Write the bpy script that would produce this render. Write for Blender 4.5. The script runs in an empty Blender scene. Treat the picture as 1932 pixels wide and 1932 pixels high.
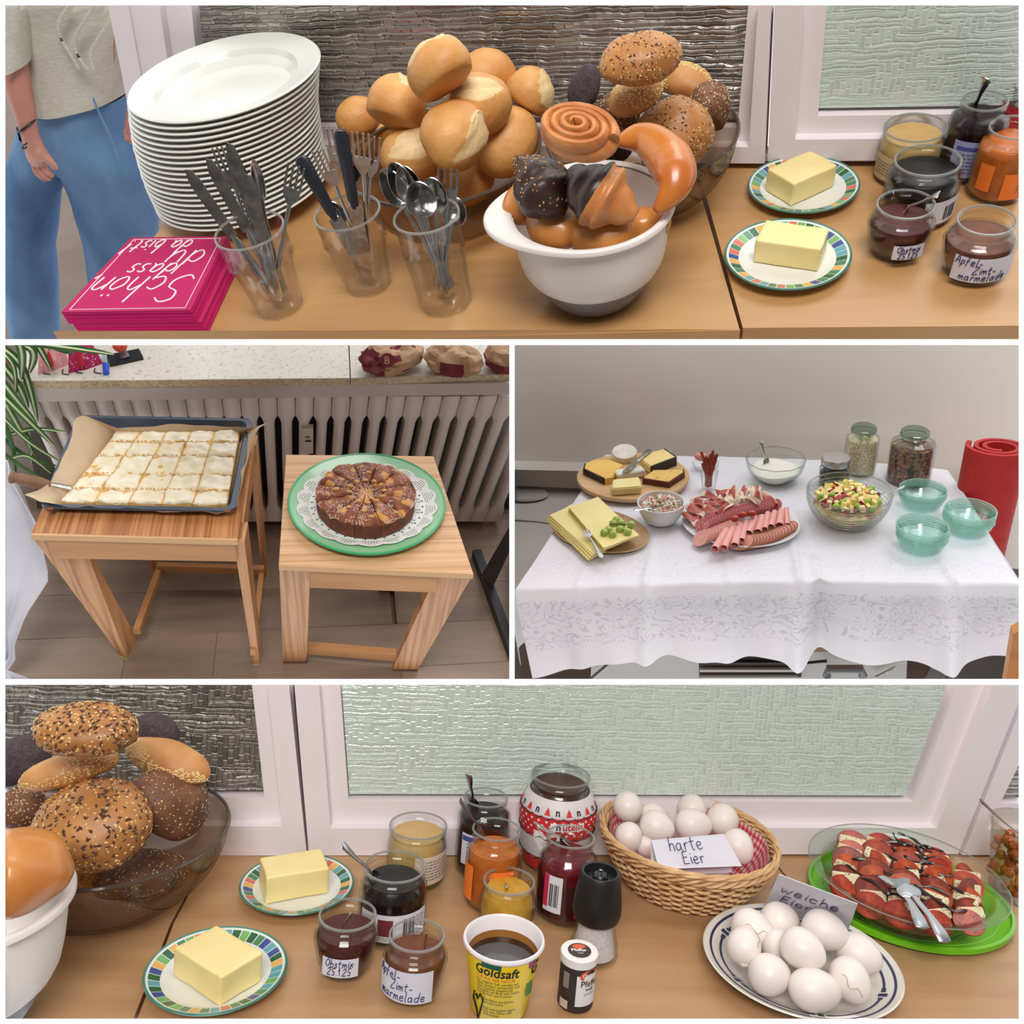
import bpy, bmesh, math, random
import numpy as np
from mathutils import Vector, Matrix, Euler, noise
from math import sin, cos, pi, radians, sqrt
rnd = random.Random(7)
SC = bpy.context.scene
COL = SC.collection
# ---------- camera, world, sun, exposure ----------
F = 1600.0
PITCH = 27.0
CAM = Vector((0, 0, 1.6))
cd = bpy.data.cameras.new('camera'); cd.sensor_width = 36; cd.lens = 36*F/1932; cd.clip_start = .05; cd.clip_end = 60
cam = bpy.data.objects.new('camera', cd); COL.objects.link(cam)
cam.location = CAM; cam.rotation_euler = (radians(90-PITCH), 0, 0); SC.camera = cam
CM = Matrix.Translation(CAM) @ Euler((radians(90-PITCH), 0, 0)).to_matrix().to_4x4()
w = bpy.data.worlds.new('world'); SC.world = w; w.use_nodes = True
w.node_tree.nodes['Background'].inputs[0].default_value = (1, 1, 1, 1)
w.node_tree.nodes['Background'].inputs[1].default_value = 1.0
SC.view_settings.view_transform = 'Standard'; SC.view_settings.look = 'None'
SC.view_settings.exposure = .35; SC.view_settings.gamma = 1; SC.view_settings.use_curve_mapping = False
try:
    SC.cycles.transparent_max_bounces = 48; SC.cycles.max_bounces = 8
except Exception: pass

def light(name, kind, loc, aim, power, size=1, col=(1, 1, 1)):
    l = bpy.data.lights.new(name, kind); l.energy = power; l.color = col
    if kind == 'AREA': l.shape = 'RECTANGLE'; l.size = size; l.size_y = size*.7
    if kind == 'SUN': l.angle = radians(size)
    o = bpy.data.objects.new(name, l); COL.objects.link(o); o.location = loc
    o.rotation_euler = (Vector(aim)-Vector(loc)).to_track_quat('-Z', 'Y').to_euler()
    return o
light('daylight', 'SUN', (1.2, 2.2, 5), (0, 1.3, 0), .55, 25, (1, .98, .95))

# ---------- unseen room shell, added to cut front fill and darken reflections; far side open ----------
def plane_box(name, lo, hi, m_):
    me = bpy.data.meshes.new(name); c = [(x, y, z) for z in (lo[2], hi[2]) for y in (lo[1], hi[1]) for x in (lo[0], hi[0])]
    me.from_pydata(c, [], [(0, 1, 3, 2), (4, 6, 7, 5), (0, 4, 5, 1), (2, 3, 7, 6), (0, 2, 6, 4), (1, 5, 7, 3)]); me.materials.append(m_)
    o = bpy.data.objects.new(name, me); COL.objects.link(o); o['kind'] = 'structure'; o['label'] = 'plain surface of the added unseen room shell behind the viewer'; return o
rm = bpy.data.materials.new('room_shell'); rm.use_nodes = True; rm.node_tree.nodes['Principled BSDF'].inputs['Base Color'].default_value = (.32, .31, .30, 1); rm.node_tree.nodes['Principled BSDF'].inputs['Roughness'].default_value = .9
plane_box('wall_back', (-3, -2.6, -.6), (3, -2.5, 3.4), rm)
plane_box('wall_left', (-3.1, -2.6, -.6), (-3, 1.2, 3.4), rm)
plane_box('wall_right', (3, -2.6, -.6), (3.1, 1.2, 3.4), rm)
plane_box('ceiling', (-3, -2.6, 3.4), (3, 1.2, 3.5), rm)
plane_box('floor', (-3, -2.6, -.6), (3, -.3, -.5), rm)
light('fill_light', 'AREA', (0, -.6, 3.2), (0, 1, .5), 60, 1.4, (1, .97, .93))  # added area light for fill and glints on the panes, no real lamp
# ---------- panels: each corner of the buffet has its own upright frame ----------
class Panel:
    def __init__(s, rect, e, rho, yaw, D):
        s.rect = rect; cx = (rect[0]+rect[2])/2; cy = (rect[1]+rect[3])/2
        r = Vector(((cx-966)/F, (966-cy)/F, -1)).normalized(); e, rho, yaw = map(radians, (e, rho, yaw))
        d = Vector((sin(rho), cos(rho), 0)); d = (d-d.dot(r)*r).normalized()
        u = cos(e)*d-sin(e)*r; y = (r-r.dot(u)*u).normalized(); x = y.cross(u)
        y, x = y*cos(yaw)+x*sin(yaw), x*cos(yaw)-y*sin(yaw)
        s.R = Matrix((x, y, u)).transposed(); s.o = r*D
        s.M = CM @ (Matrix.Translation(s.o) @ s.R.to_4x4())
        s.Ri = s.R.transposed()
        s.objs = []
    def ray(s, px, py): return Vector(((px-966)/F, (966-py)/F, -1))
    def P(s, px, py, z=0.0):
        q = s.ray(px, py); u = s.R.col[2]; t = (s.o.dot(u)+z)/q.dot(u)
        return s.Ri @ (q*t-s.o)
    def proj(s, p):
        c = s.R @ Vector(p)+s.o; return (966+F*c.x/-c.z, 966-F*c.y/-c.z, -c.z)
    def W(s, px, py, a, t):                      # on the upright plane through a along t
        n = Vector((t[1], -t[0], 0)).normalized(); q = s.Ri @ s.ray(px, py); o = s.Ri @ (s.o*-1)
        k = (Vector(a)-o).dot(n)/q.dot(n); return o+q*k
    def m(s, p): return s.proj(p)[2]/F            # metres per pixel there
    def H(s, b, py):                             # height over b that shows at row py
        c = s.R @ Vector(b)+s.o; u = s.R.col[2]; t = (966-py)/F
        return -(c.y+t*c.z)/(u.y+t*u.z)
    def oval(s, c, u, v, z=0.0):
        U = (s.P(c[0]+u[0], c[1]+u[1], z)-s.P(c[0]-u[0], c[1]-u[1], z))/2
        V = (s.P(c[0]+v[0], c[1]+v[1], z)-s.P(c[0]-v[0], c[1]-v[1], z))/2
        A = np.array([[U.x, V.x], [U.y, V.y]]); uu, ss, _ = np.linalg.svd(A)
        return s.P(c[0], c[1], z), ss[0], ss[1], math.atan2(uu[1, 0], uu[0, 0])
P1 = Panel((10, 10, 1922, 640), 28, -8, 8, 1.5)
P2 = Panel((10, 651, 961, 1281), 41, -5, 6, 2.5)
P3 = Panel((971, 651, 1922, 1281), 29, 4, 0, 2.2)
P4 = Panel((10, 1292, 1922, 1922), 28, 4.7, -6.5, 1.45)
K = P1

ORD = 'topmost second third fourth fifth sixth seventh eighth ninth tenth eleventh twelfth thirteenth fourteenth fifteenth sixteenth seventeenth eighteenth nineteenth twentieth twenty-first twenty-second'.split()
# ---------- objects ----------
def link(o, parent=None):
    COL.objects.link(o)
    if parent is not None: o.parent = parent
    K.objs.append(o); return o
def tag(o, label=None, cat=None, group=None, kind=None):
    if label: o['label'] = label
    if cat: o['category'] = cat
    if group: o['group'] = group
    if kind: o['kind'] = kind
    return o
def fr(loc, rot=None):
    M = K.M @ Matrix.Translation(Vector(loc))
    if rot is not None:
        R = rot if isinstance(rot, Matrix) else Euler([radians(a) for a in rot]).to_matrix()
        M = M @ R.to_4x4()
    return M
def T(name, label, cat, loc, rot=None, group=None):
    o = bpy.data.objects.new(name, None); o.empty_display_size = .02
    link(o); o.matrix_basis = fr(loc, rot); return tag(o, label, cat, group)
def mk(name, vf, mats, smooth=True, k=None, mi=None):
    me = bpy.data.meshes.new(name)
    me.from_pydata([tuple(v) for v in vf[0]], [], vf[1]); me.update()
    for m_ in (mats if isinstance(mats, (list, tuple)) else [mats]): me.materials.append(m_)
    if smooth is not False:
        me.polygons.foreach_set('use_smooth', [True]*len(me.polygons))
        if smooth is not True and smooth: 
            try: me.set_sharp_from_angle(angle=radians(smooth))
            except Exception: pass
    if k is not None:
        a = me.attributes.new('k', 'FLOAT', 'POINT'); a.data.foreach_set('value', list(map(float, k)))
    if mi is not None: me.polygons.foreach_set('material_index', mi)
    return me
def part(name, vf, mats, parent, smooth=35, k=None, mi=None, label=None, kind=None, M=None):
    me = vf if isinstance(vf, bpy.types.Mesh) else mk(name, vf, mats, smooth, k, mi)
    o = bpy.data.objects.new(name, me); link(o, parent)
    if M is not None: o.matrix_basis = M
    return tag(o, label=label, kind=kind)
def solo(name, vf, mats, label, cat, loc=(0, 0, 0), rot=None, group=None, kind=None, smooth=35, k=None, mi=None):
    me = vf if isinstance(vf, bpy.types.Mesh) else mk(name, vf, mats, smooth, k, mi)
    o = bpy.data.objects.new(name, me); link(o); o.matrix_basis = fr(loc, rot)
    return tag(o, label, cat, group, kind)
def struct(name, vf, mats, label, loc=(0, 0, 0), smooth=False, rot=None):
    return solo(name, vf, mats, label, None, loc, rot, kind='structure', smooth=smooth)
def copy_thing(root, loc, rot=None, label=None):
    c = root.copy(); link(c); c.matrix_basis = fr(loc, rot)
    if label: c['label'] = label
    for ch in root.children:
        d = ch.copy(); link(d, c)
        for g in ch.children:
            e = g.copy(); link(e, d)
    return c

# ---------- shapes: everything is (vertices, faces) ----------
def J(*a):
    V, Fc = [], []
    for v, f in a:
        n = len(V); V += [tuple(x) for x in v]; Fc += [tuple(i+n for i in q) for q in f]
    return V, Fc
def X(vf, M):
    if not isinstance(M, Matrix): M = Matrix.Translation(Vector(M))
    M = M.to_4x4(); return [tuple(M @ Vector(v)) for v in vf[0]], vf[1]
def rotz(a): return Matrix.Rotation(radians(a), 4, 'Z')
def lathe(prof, n=40, sx=1, sy=1, z0=0, fn=None):
    V, Fc, rows = [], [], []
    for r, z in prof:
        if r < 1e-6: rows.append([len(V)]); V.append((0, 0, z+z0)); continue
        row = []
        for i in range(n):
            a = 2*pi*i/n; rr = r*(fn(a, z) if fn else 1)
            row.append(len(V)); V.append((rr*cos(a)*sx, rr*sin(a)*sy, z+z0))
        rows.append(row)
    for A, B in zip(rows, rows[1:]):
        for i in range(n):
            j = (i+1) % n
            if len(A) == 1 and len(B) == 1: break
            if len(A) == 1: Fc.append((A[0], B[j], B[i]))
            elif len(B) == 1: Fc.append((A[i], A[j], B[0]))
            else: Fc.append((A[i], A[j], B[j], B[i]))
    return V, Fc
def rbox(sx, sy, sz, bev=.002, seg=2, base=True):
    bm = bmesh.new(); bmesh.ops.create_cube(bm, size=1)
    for v in bm.verts: v.co = (v.co.x*sx, v.co.y*sy, v.co.z*sz+(sz/2 if base else 0))
    if bev > 0: bmesh.ops.bevel(bm, geom=bm.edges[:], offset=bev, segments=seg, profile=.7, affect='EDGES')
    r = ([tuple(v.co) for v in bm.verts], [tuple(x.index for x in f.verts) for f in bm.faces]); bm.free(); return r
def smooth_path(P_, n=4):
    P_ = [Vector(p) for p in P_]
    if len(P_) < 3: return P_
    out = []
    for i in range(len(P_)-1):
        a = P_[max(i-1, 0)]; b = P_[i]; c = P_[i+1]; d = P_[min(i+2, len(P_)-1)]
        for k_ in range(n):
            t = k_/n
            out.append(.5*((2*b)+(c-a)*t+(2*a-5*b+4*c-d)*t*t+(3*b-a-3*c+d)*t**3))
    out.append(P_[-1]); return out
def tube(pts, r, n=8, flat=1.0, up=(0, 0, 1), closed=False, caps=True):
    pts = [Vector(p) for p in pts]; N = len(pts); V, Fc = [], []; up = Vector(up)
    for i, p in enumerate(pts):
        a = pts[(i-1) % N] if closed or i > 0 else p; b = pts[(i+1) % N] if closed or i < N-1 else p
        t = (b-a).normalized(); s = t.cross(up)
        if s.length < 1e-4: s = t.cross(Vector((1, 0, 0)))
        s.normalize(); q = s.cross(t).normalized()
        rr = r[i] if isinstance(r, (list, tuple)) else r
        for j in range(n):
            an = 2*pi*j/n; V.append(tuple(p+s*(cos(an)*rr)+q*(sin(an)*rr*flat)))
    for i in range(N if closed else N-1):
        for j in range(n):
            a = i*n+j; b = i*n+(j+1) % n; c = ((i+1) % N)*n+(j+1) % n; d = ((i+1) % N)*n+j
            Fc.append((a, b, c, d))
    if caps and not closed:
        Fc.append(tuple(range(n-1, -1, -1))); Fc.append(tuple((N-1)*n+j for j in range(n)))
    return V, Fc
def prism(poly, ext):
    ext = Vector(ext); n = len(poly); A = [tuple(Vector(p)) for p in poly]; B = [tuple(Vector(p)+ext) for p in poly]
    return A+B, [tuple(range(n)), tuple(range(2*n-1, n-1, -1))]+[(i, i+n, (i+1) % n+n, (i+1) % n) for i in range(n)]
def hexa(b4, t4):                                # box between two quads
    return [tuple(v) for v in list(b4)+list(t4)], [(3, 2, 1, 0), (4, 5, 6, 7)]+[(i, (i+1) % 4, (i+1) % 4+4, i+4) for i in range(4)]
def sheet(fn, nu, nv, th=0.0, closeu=False):
    V = [tuple(fn(i/(nu if closeu else nu-1), j/(nv-1))) for j in range(nv) for i in range(nu)]; Fc = []
    for j in range(nv-1):
        for i in range(nu if closeu else nu-1):
            i2 = (i+1) % nu; Fc.append((j*nu+i, j*nu+i2, (j+1)*nu+i2, (j+1)*nu+i))
    if th:
        me = bpy.data.meshes.new('t'); me.from_pydata(V, [], Fc); me.update()
        N = [v.normal.copy() for v in me.vertices]; bpy.data.meshes.remove(me)
        n = len(V); V2 = [tuple(Vector(v)-N[i]*th) for i, v in enumerate(V)]
        ed = {}
        for f in Fc:
            for a, b in zip(f, f[1:]+f[:1]): ed[(a, b)] = 1
        side = [(b, a, a+n, b+n) for (a, b) in ed if (b, a) not in ed]
        Fc = Fc+[tuple(i+n for i in reversed(f)) for f in Fc]+side; V = V+V2
    return V, Fc
def ell(a, b, c, n=24, m_=14, fn=None):
    V, Fc = [(0, 0, -c)], []
    for j in range(1, m_):
        ph = -pi/2+pi*j/m_
        for i in range(n):
            t = 2*pi*i/n; V.append((a*cos(ph)*cos(t), b*cos(ph)*sin(t), c*sin(ph)))
    V.append((0, 0, c)); L = len(V)-1
    for i in range(n): Fc.append((0, 1+(i+1) % n, 1+i)); Fc.append((L, 1+(m_-2)*n+i, 1+(m_-2)*n+(i+1) % n))
    for j in range(m_-2):
        for i in range(n):
            a_ = 1+j*n+i; b_ = 1+j*n+(i+1) % n; Fc.append((a_, b_, b_+n, a_+n))
    if fn: V = [tuple(fn(Vector(v))) for v in V]
    return V, Fc
def nz(v, s, seed=0): return noise.noise(Vector(v)*s+Vector((seed*7.3, seed*3.1, seed)))
def lump(amp, sc, seed):
    return lambda v: v*(1+amp*nz(v, sc, seed))
def basis(x, z):
    x = Vector(x).normalized(); z = Vector(z); z = z-x*x.dot(z); z.normalize(); y = z.cross(x)
    return Matrix((x, y, z)).transposed()
def interp(tab, x):
    for (a, b), (c, d) in zip(tab, tab[1:]):
        if x <= c: 
            t = 0 if c == a else max(0, (x-a)/(c-a)); return b+(d-b)*t
    return tab[-1][1]

# ---------- materials ----------
def lin(c): 
    c = [x/255 for x in c]; return tuple(x/12.92 if x <= .04045 else ((x+.055)/1.055)**2.4 for x in c)+(1,)
MC = {}
def mat(name, c1, c2=None, rough=.5, metal=0, scale=30, detail=3, stretch=(1, 1, 1), bump=0, bscale=60, coat=0, c3=None, kt=(.35, .65), lo=.35, hi=.65, spec=.5, sss=0, kind='noise', dist=0, alpha=1, emit=0, alb=1.0):
    if name in MC: return MC[name]
    m_ = bpy.data.materials.new(name); m_.use_nodes = True; nt = m_.node_tree; N = nt.nodes; L = nt.links; b = N['Principled BSDF']
    def C(c): 
        c = lin(c); return (c[0]*alb, c[1]*alb, c[2]*alb, 1)
    b.inputs['Base Color'].default_value = C(c1); b.inputs['Roughness'].default_value = rough; b.inputs['Metallic'].default_value = metal
    b.inputs['Specular IOR Level'].default_value = spec; b.inputs['Coat Weight'].default_value = coat; b.inputs['Coat Roughness'].default_value = .15
    b.inputs['Alpha'].default_value = alpha
    if sss: b.inputs['Subsurface Weight'].default_value = sss; b.inputs['Subsurface Radius'].default_value = (.01, .006, .003); b.inputs['Subsurface Scale'].default_value = .3
    tc = N.new('ShaderNodeTexCoord'); mp = N.new('ShaderNodeMapping'); mp.inputs['Scale'].default_value = stretch
    L.new(tc.outputs['Object'], mp.inputs[0])
    out = None
    def tex(sc, det, kd):
        if kd == 'voronoi':
            t = N.new('ShaderNodeTexVoronoi'); t.inputs['Scale'].default_value = sc; L.new(mp.outputs[0], t.inputs[0]); return t.outputs['Distance']
        if kd == 'wave':
            t = N.new('ShaderNodeTexWave'); t.inputs['Scale'].default_value = sc; t.inputs['Distortion'].default_value = dist; t.inputs['Detail'].default_value = det
            t.inputs['Detail Scale'].default_value = .6; t.bands_direction = 'Y'; L.new(mp.outputs[0], t.inputs[0]); return t.outputs['Fac']
        t = N.new('ShaderNodeTexNoise'); t.inputs['Scale'].default_value = sc; t.inputs['Detail'].default_value = det; t.inputs['Distortion'].default_value = dist
        L.new(mp.outputs[0], t.inputs[0]); return t.outputs['Fac']
    if c2 is not None:
        r = N.new('ShaderNodeValToRGB'); r.color_ramp.elements[0].position = lo; r.color_ramp.elements[1].position = hi
        r.color_ramp.elements[0].color = C(c1); r.color_ramp.elements[1].color = C(c2); L.new(tex(scale, detail, kind), r.inputs[0]); out = r.outputs[0]
    if c3 is not None:
        at = N.new('ShaderNodeAttribute'); at.attribute_name = 'k'
        nzt = N.new('ShaderNodeTexNoise'); nzt.inputs['Scale'].default_value = 90; nzt.inputs['Detail'].default_value = 3; L.new(tc.outputs['Object'], nzt.inputs[0])
        ad = N.new('ShaderNodeMath'); ad.operation = 'MULTIPLY_ADD'; L.new(nzt.outputs['Fac'], ad.inputs[0]); ad.inputs[1].default_value = .5; L.new(at.outputs['Fac'], ad.inputs[2])
        mr = N.new('ShaderNodeMapRange'); mr.inputs[1].default_value = kt[0]+.25; mr.inputs[2].default_value = kt[1]+.25; L.new(ad.outputs[0], mr.inputs[0])
        mx = N.new('ShaderNodeMix'); mx.data_type = 'RGBA'; L.new(mr.outputs[0], mx.inputs[0]); mx.inputs[7].default_value = C(c3)
        if out: L.new(out, mx.inputs[6])
        else: mx.inputs[6].default_value = C(c1)
        out = mx.outputs[2]
    if out: L.new(out, b.inputs['Base Color'])
    if bump:
        bp = N.new('ShaderNodeBump'); bp.inputs['Strength'].default_value = bump; bp.inputs['Distance'].default_value = .002
        L.new(tex(bscale, 4, 'noise'), bp.inputs['Height']); L.new(bp.outputs[0], b.inputs['Normal'])
    if emit: b.inputs['Emission Color'].default_value = C(c1); b.inputs['Emission Strength'].default_value = emit
    MC[name] = m_; return m_
def glass(name, tint=(235, 245, 240), refl=1.25, edge=(120, 135, 130), eb=.75, rough=.03, fk=.3):
    if name in MC: return MC[name]
    m_ = bpy.data.materials.new(name); m_.use_nodes = True; nt = m_.node_tree; N = nt.nodes; L = nt.links; N.remove(N['Principled BSDF'])
    tr = N.new('ShaderNodeBsdfTransparent'); gl = N.new('ShaderNodeBsdfGlossy'); gl.inputs['Roughness'].default_value = rough
    fl = N.new('ShaderNodeLayerWeight'); fl.inputs[0].default_value = .5; f5 = N.new('ShaderNodeMath'); f5.operation = 'POWER'; L.new(fl.outputs['Facing'], f5.inputs[0]); f5.inputs[1].default_value = 3
    fr_ = N.new('ShaderNodeMath'); fr_.operation = 'MULTIPLY_ADD'; L.new(f5.outputs[0], fr_.inputs[0]); fr_.inputs[1].default_value = fk; fr_.inputs[2].default_value = .03
    lw = N.new('ShaderNodeLayerWeight'); lw.inputs[0].default_value = .5
    pw = N.new('ShaderNodeMath'); pw.operation = 'POWER'; L.new(lw.outputs['Facing'], pw.inputs[0]); pw.inputs[1].default_value = 4
    mu = N.new('ShaderNodeMath'); mu.operation = 'MULTIPLY'; L.new(pw.outputs[0], mu.inputs[0]); mu.inputs[1].default_value = eb
    mc = N.new('ShaderNodeMix'); mc.data_type = 'RGBA'; mc.inputs[6].default_value = lin(tint); mc.inputs[7].default_value = lin(edge); L.new(mu.outputs[0], mc.inputs[0])
    L.new(mc.outputs[2], tr.inputs[0]); mx = N.new('ShaderNodeMixShader'); L.new(fr_.outputs[0], mx.inputs[0]); L.new(tr.outputs[0], mx.inputs[1]); L.new(gl.outputs[0], mx.inputs[2])
    gl.inputs[0].default_value = (1, 1, 1, 1)
    L.new(mx.outputs[0], N['Material Output'].inputs['Surface']); MC[name] = m_; return m_
GL = glass('clear_glass', (251, 253, 252), edge=(175, 182, 180), eb=.8); GG = glass('green_glass', (250, 254, 253), 1.3, (178, 218, 207), .7); GB = glass('smoky_glass', (238, 230, 220), 1.35, (120, 105, 92), .8)
STEEL = mat('steel', (200, 200, 200), (170, 168, 165), rough=.22, metal=1, scale=60)
STEELD = mat('steel_worn', (176, 172, 168), (140, 137, 134), rough=.3, metal=1, scale=60)
WHITE = mat('white_porcelain', (222, 224, 218), rough=.2, coat=.2)
BLACK = mat('black_plastic', (24, 24, 26), rough=.45)
INK = mat('ink', (38, 36, 95), rough=.7); INKB = mat('ink_black', (28, 26, 28), rough=.7)
PAPER = mat('paper', (214, 212, 222), rough=.9)
RINK = mat('red_print', (205, 45, 40), rough=.6); WINK = mat('white_print', (236, 232, 232), rough=.6)

# ---------- writing ----------
HAND = {
 'h': [[(.1, 1), (.08, 0)], [(.08, .3), (.25, .52), (.4, .4), (.42, 0)]], 'a': [[(.42, .45), (.2, .5), (.05, .25), (.15, .02), (.36, .15), (.42, .45), (.42, .1), (.52, 0)]],
 'r': [[(.08, .5), (.1, 0)], [(.1, .3), (.22, .5), (.38, .46)]], 't': [[(.2, .85), (.16, .1), (.3, 0)], [(0, .55), (.38, .58)]],
 'e': [[(.05, .25), (.4, .32), (.3, .52), (.1, .42), (.08, .1), (.25, 0), (.45, .1)]], 'E': [[(.12, .92), (.08, 0)], [(.1, .9), (.5, .93)], [(.08, 0), (.5, .03)], [(.1, .48), (.42, .5)]],
 'i': [[(.1, .5), (.12, 0)], [(.12, .68), (.13, .74)]], 'w': [[(.02, .5), (.1, .02), (.25, .3), (.4, .02), (.55, .52)]], 'c': [[(.4, .42), (.2, .5), (.05, .25), (.18, 0), (.42, .06)]],
 'd': [[(.4, .4), (.18, .48), (.05, .22), (.2, 0), (.42, .2), (.5, 1)], [(.45, .6), (.42, 0)]], 'u': [[(.05, .5), (.08, .1), (.22, 0), (.4, .2), (.44, .5)], [(.44, .5), (.42, 0)]],
 's': [[(.34, .45), (.15, .5), (.1, .35), (.3, .2), (.25, .02), (.05, .03)]], 'S': [[(.6, .85), (.4, 1), (.15, .9), (.2, .6), (.5, .42), (.5, .12), (.2, -.05), (0, .12)]],
 'n': [[(.05, .5), (.06, 0)], [(.06, .3), (.22, .5), (.38, .4), (.4, 0)]], 'o': [[(.25, .5), (.06, .3), (.15, 0), (.36, .1), (.38, .4), (.22, .5)]],
 'b': [[(.1, 1), (.06, .05), (.3, 0), (.42, .25), (.25, .5), (.08, .3)]], 'l': [[(.12, 1), (.08, .05), (.2, 0)]], 'm': [[(.04, .5), (.04, 0)], [(.04, .3), (.18, .5), (.28, 0)], [(.28, .3), (.42, .5), (.52, 0)]],
 'p': [[(.08, .5), (.04, -.4)], [(.07, .35), (.28, .5), (.38, .25), (.2, 0), (.06, .1)]], 'f': [[(.4, .95), (.22, .9), (.15, .2), (.1, -.2)], [(.02, .5), (.36, .5)]], 'x': [[(.05, .5), (.4, 0)], [(.4, .5), (.02, 0)]],
 'A': [[(0, 0), (.28, .95), (.5, 0)], [(.1, .35), (.45, .35)]], 'Z': [[(.02, .9), (.48, .9), (0, 0), (.5, .02)]], 'O': [[(.28, .95), (.02, .5), (.2, 0), (.5, .3), (.45, .85), (.26, .95)]],
 '1': [[(.05, .6), (.2, .9), (.2, 0)]], '2': [[(.05, .7), (.25, .9), (.4, .65), (.02, 0), (.45, .03)]], '5': [[(.4, .9), (.12, .88), (.1, .5), (.36, .4), (.3, .05), (.05, .05)]], '.': [[(.1, .02), (.13, .05)]],
 '-': [[(.05, .25), (.35, .27)]], ',': [[(.12, .05), (.05, -.12)]], '!': [[(.2, 1), (.14, .25)], [(.12, .02), (.13, .06)]], 'ö': [[(.25, .5), (.06, .3), (.15, 0), (.36, .1), (.38, .4), (.22, .5)], [(.15, .7), (.16, .76)], [(.33, .7), (.34, .76)]]}
def hand(text, size, thick, slant=0, fn=None, gap=.12):
    out = []; x = 0
    for ch in text:
        if ch == ' ': x += .4; continue
        st = HAND.get(ch, [])
        for s_ in st:
            pts = smooth_path([Vector(((x+a+b*slant)*size, b*size, 0)) for a, b in s_], 4)
            if fn: pts = [Vector(fn(p.x, p.y)) for p in pts]
            out.append(tube(pts, thick, 5, up=(.01, .02, 1)))
        x += max(a for s_ in st for a, b in s_)+gap if st else .3
    return J(*out) if out else ([], []), x*size
def text(s, size, fn=None, th=.0, bold=0, align='LEFT', sx=1, shear=0):
    c = bpy.data.curves.new('t', 'FONT'); c.body = s; c.size = size; c.align_x = align; c.offset = bold*size; c.resolution_u = 2; c.shear = shear
    o = bpy.data.objects.new('t', c); COL.objects.link(o); bpy.context.view_layer.update()
    me = bpy.data.meshes.new_from_object(o.evaluated_get(bpy.context.evaluated_depsgraph_get()))
    V = [Vector(v.co) for v in me.vertices]; Fc = [tuple(p.vertices) for p in me.polygons]
    bpy.data.objects.remove(o); bpy.data.curves.remove(c); bpy.data.meshes.remove(me)
    if sx != 1: V = [Vector((v.x*sx, v.y, 0)) for v in V]
    V = [tuple(fn(v.x, v.y)) if fn else (v.x, v.y, th) for v in V]
    return V, Fc
def cyl(R, a0, z0, lean=0, R1=None, h=1):        # wraps x,y round a jar; a0 in degrees, 0 = +x
    def f(x, y):
        z = z0+y; r = R if R1 is None else R+(R1-R)*z/h
        a = radians(a0)+x/R; return (r*cos(a), r*sin(a), z)
    return f
def wrap(R, a0, z0, w_, h_, n=14, R1=None, H_=1, rnd_=0):
    f = cyl(R, a0, z0, R1=R1, h=H_)
    V = [f(-w_/2+w_*i/n, h_*j/3) for j in range(4) for i in range(n+1)]
    return V, [(j*(n+1)+i, j*(n+1)+i+1, (j+1)*(n+1)+i+1, (j+1)*(n+1)+i) for j in range(3) for i in range(n)]

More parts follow.
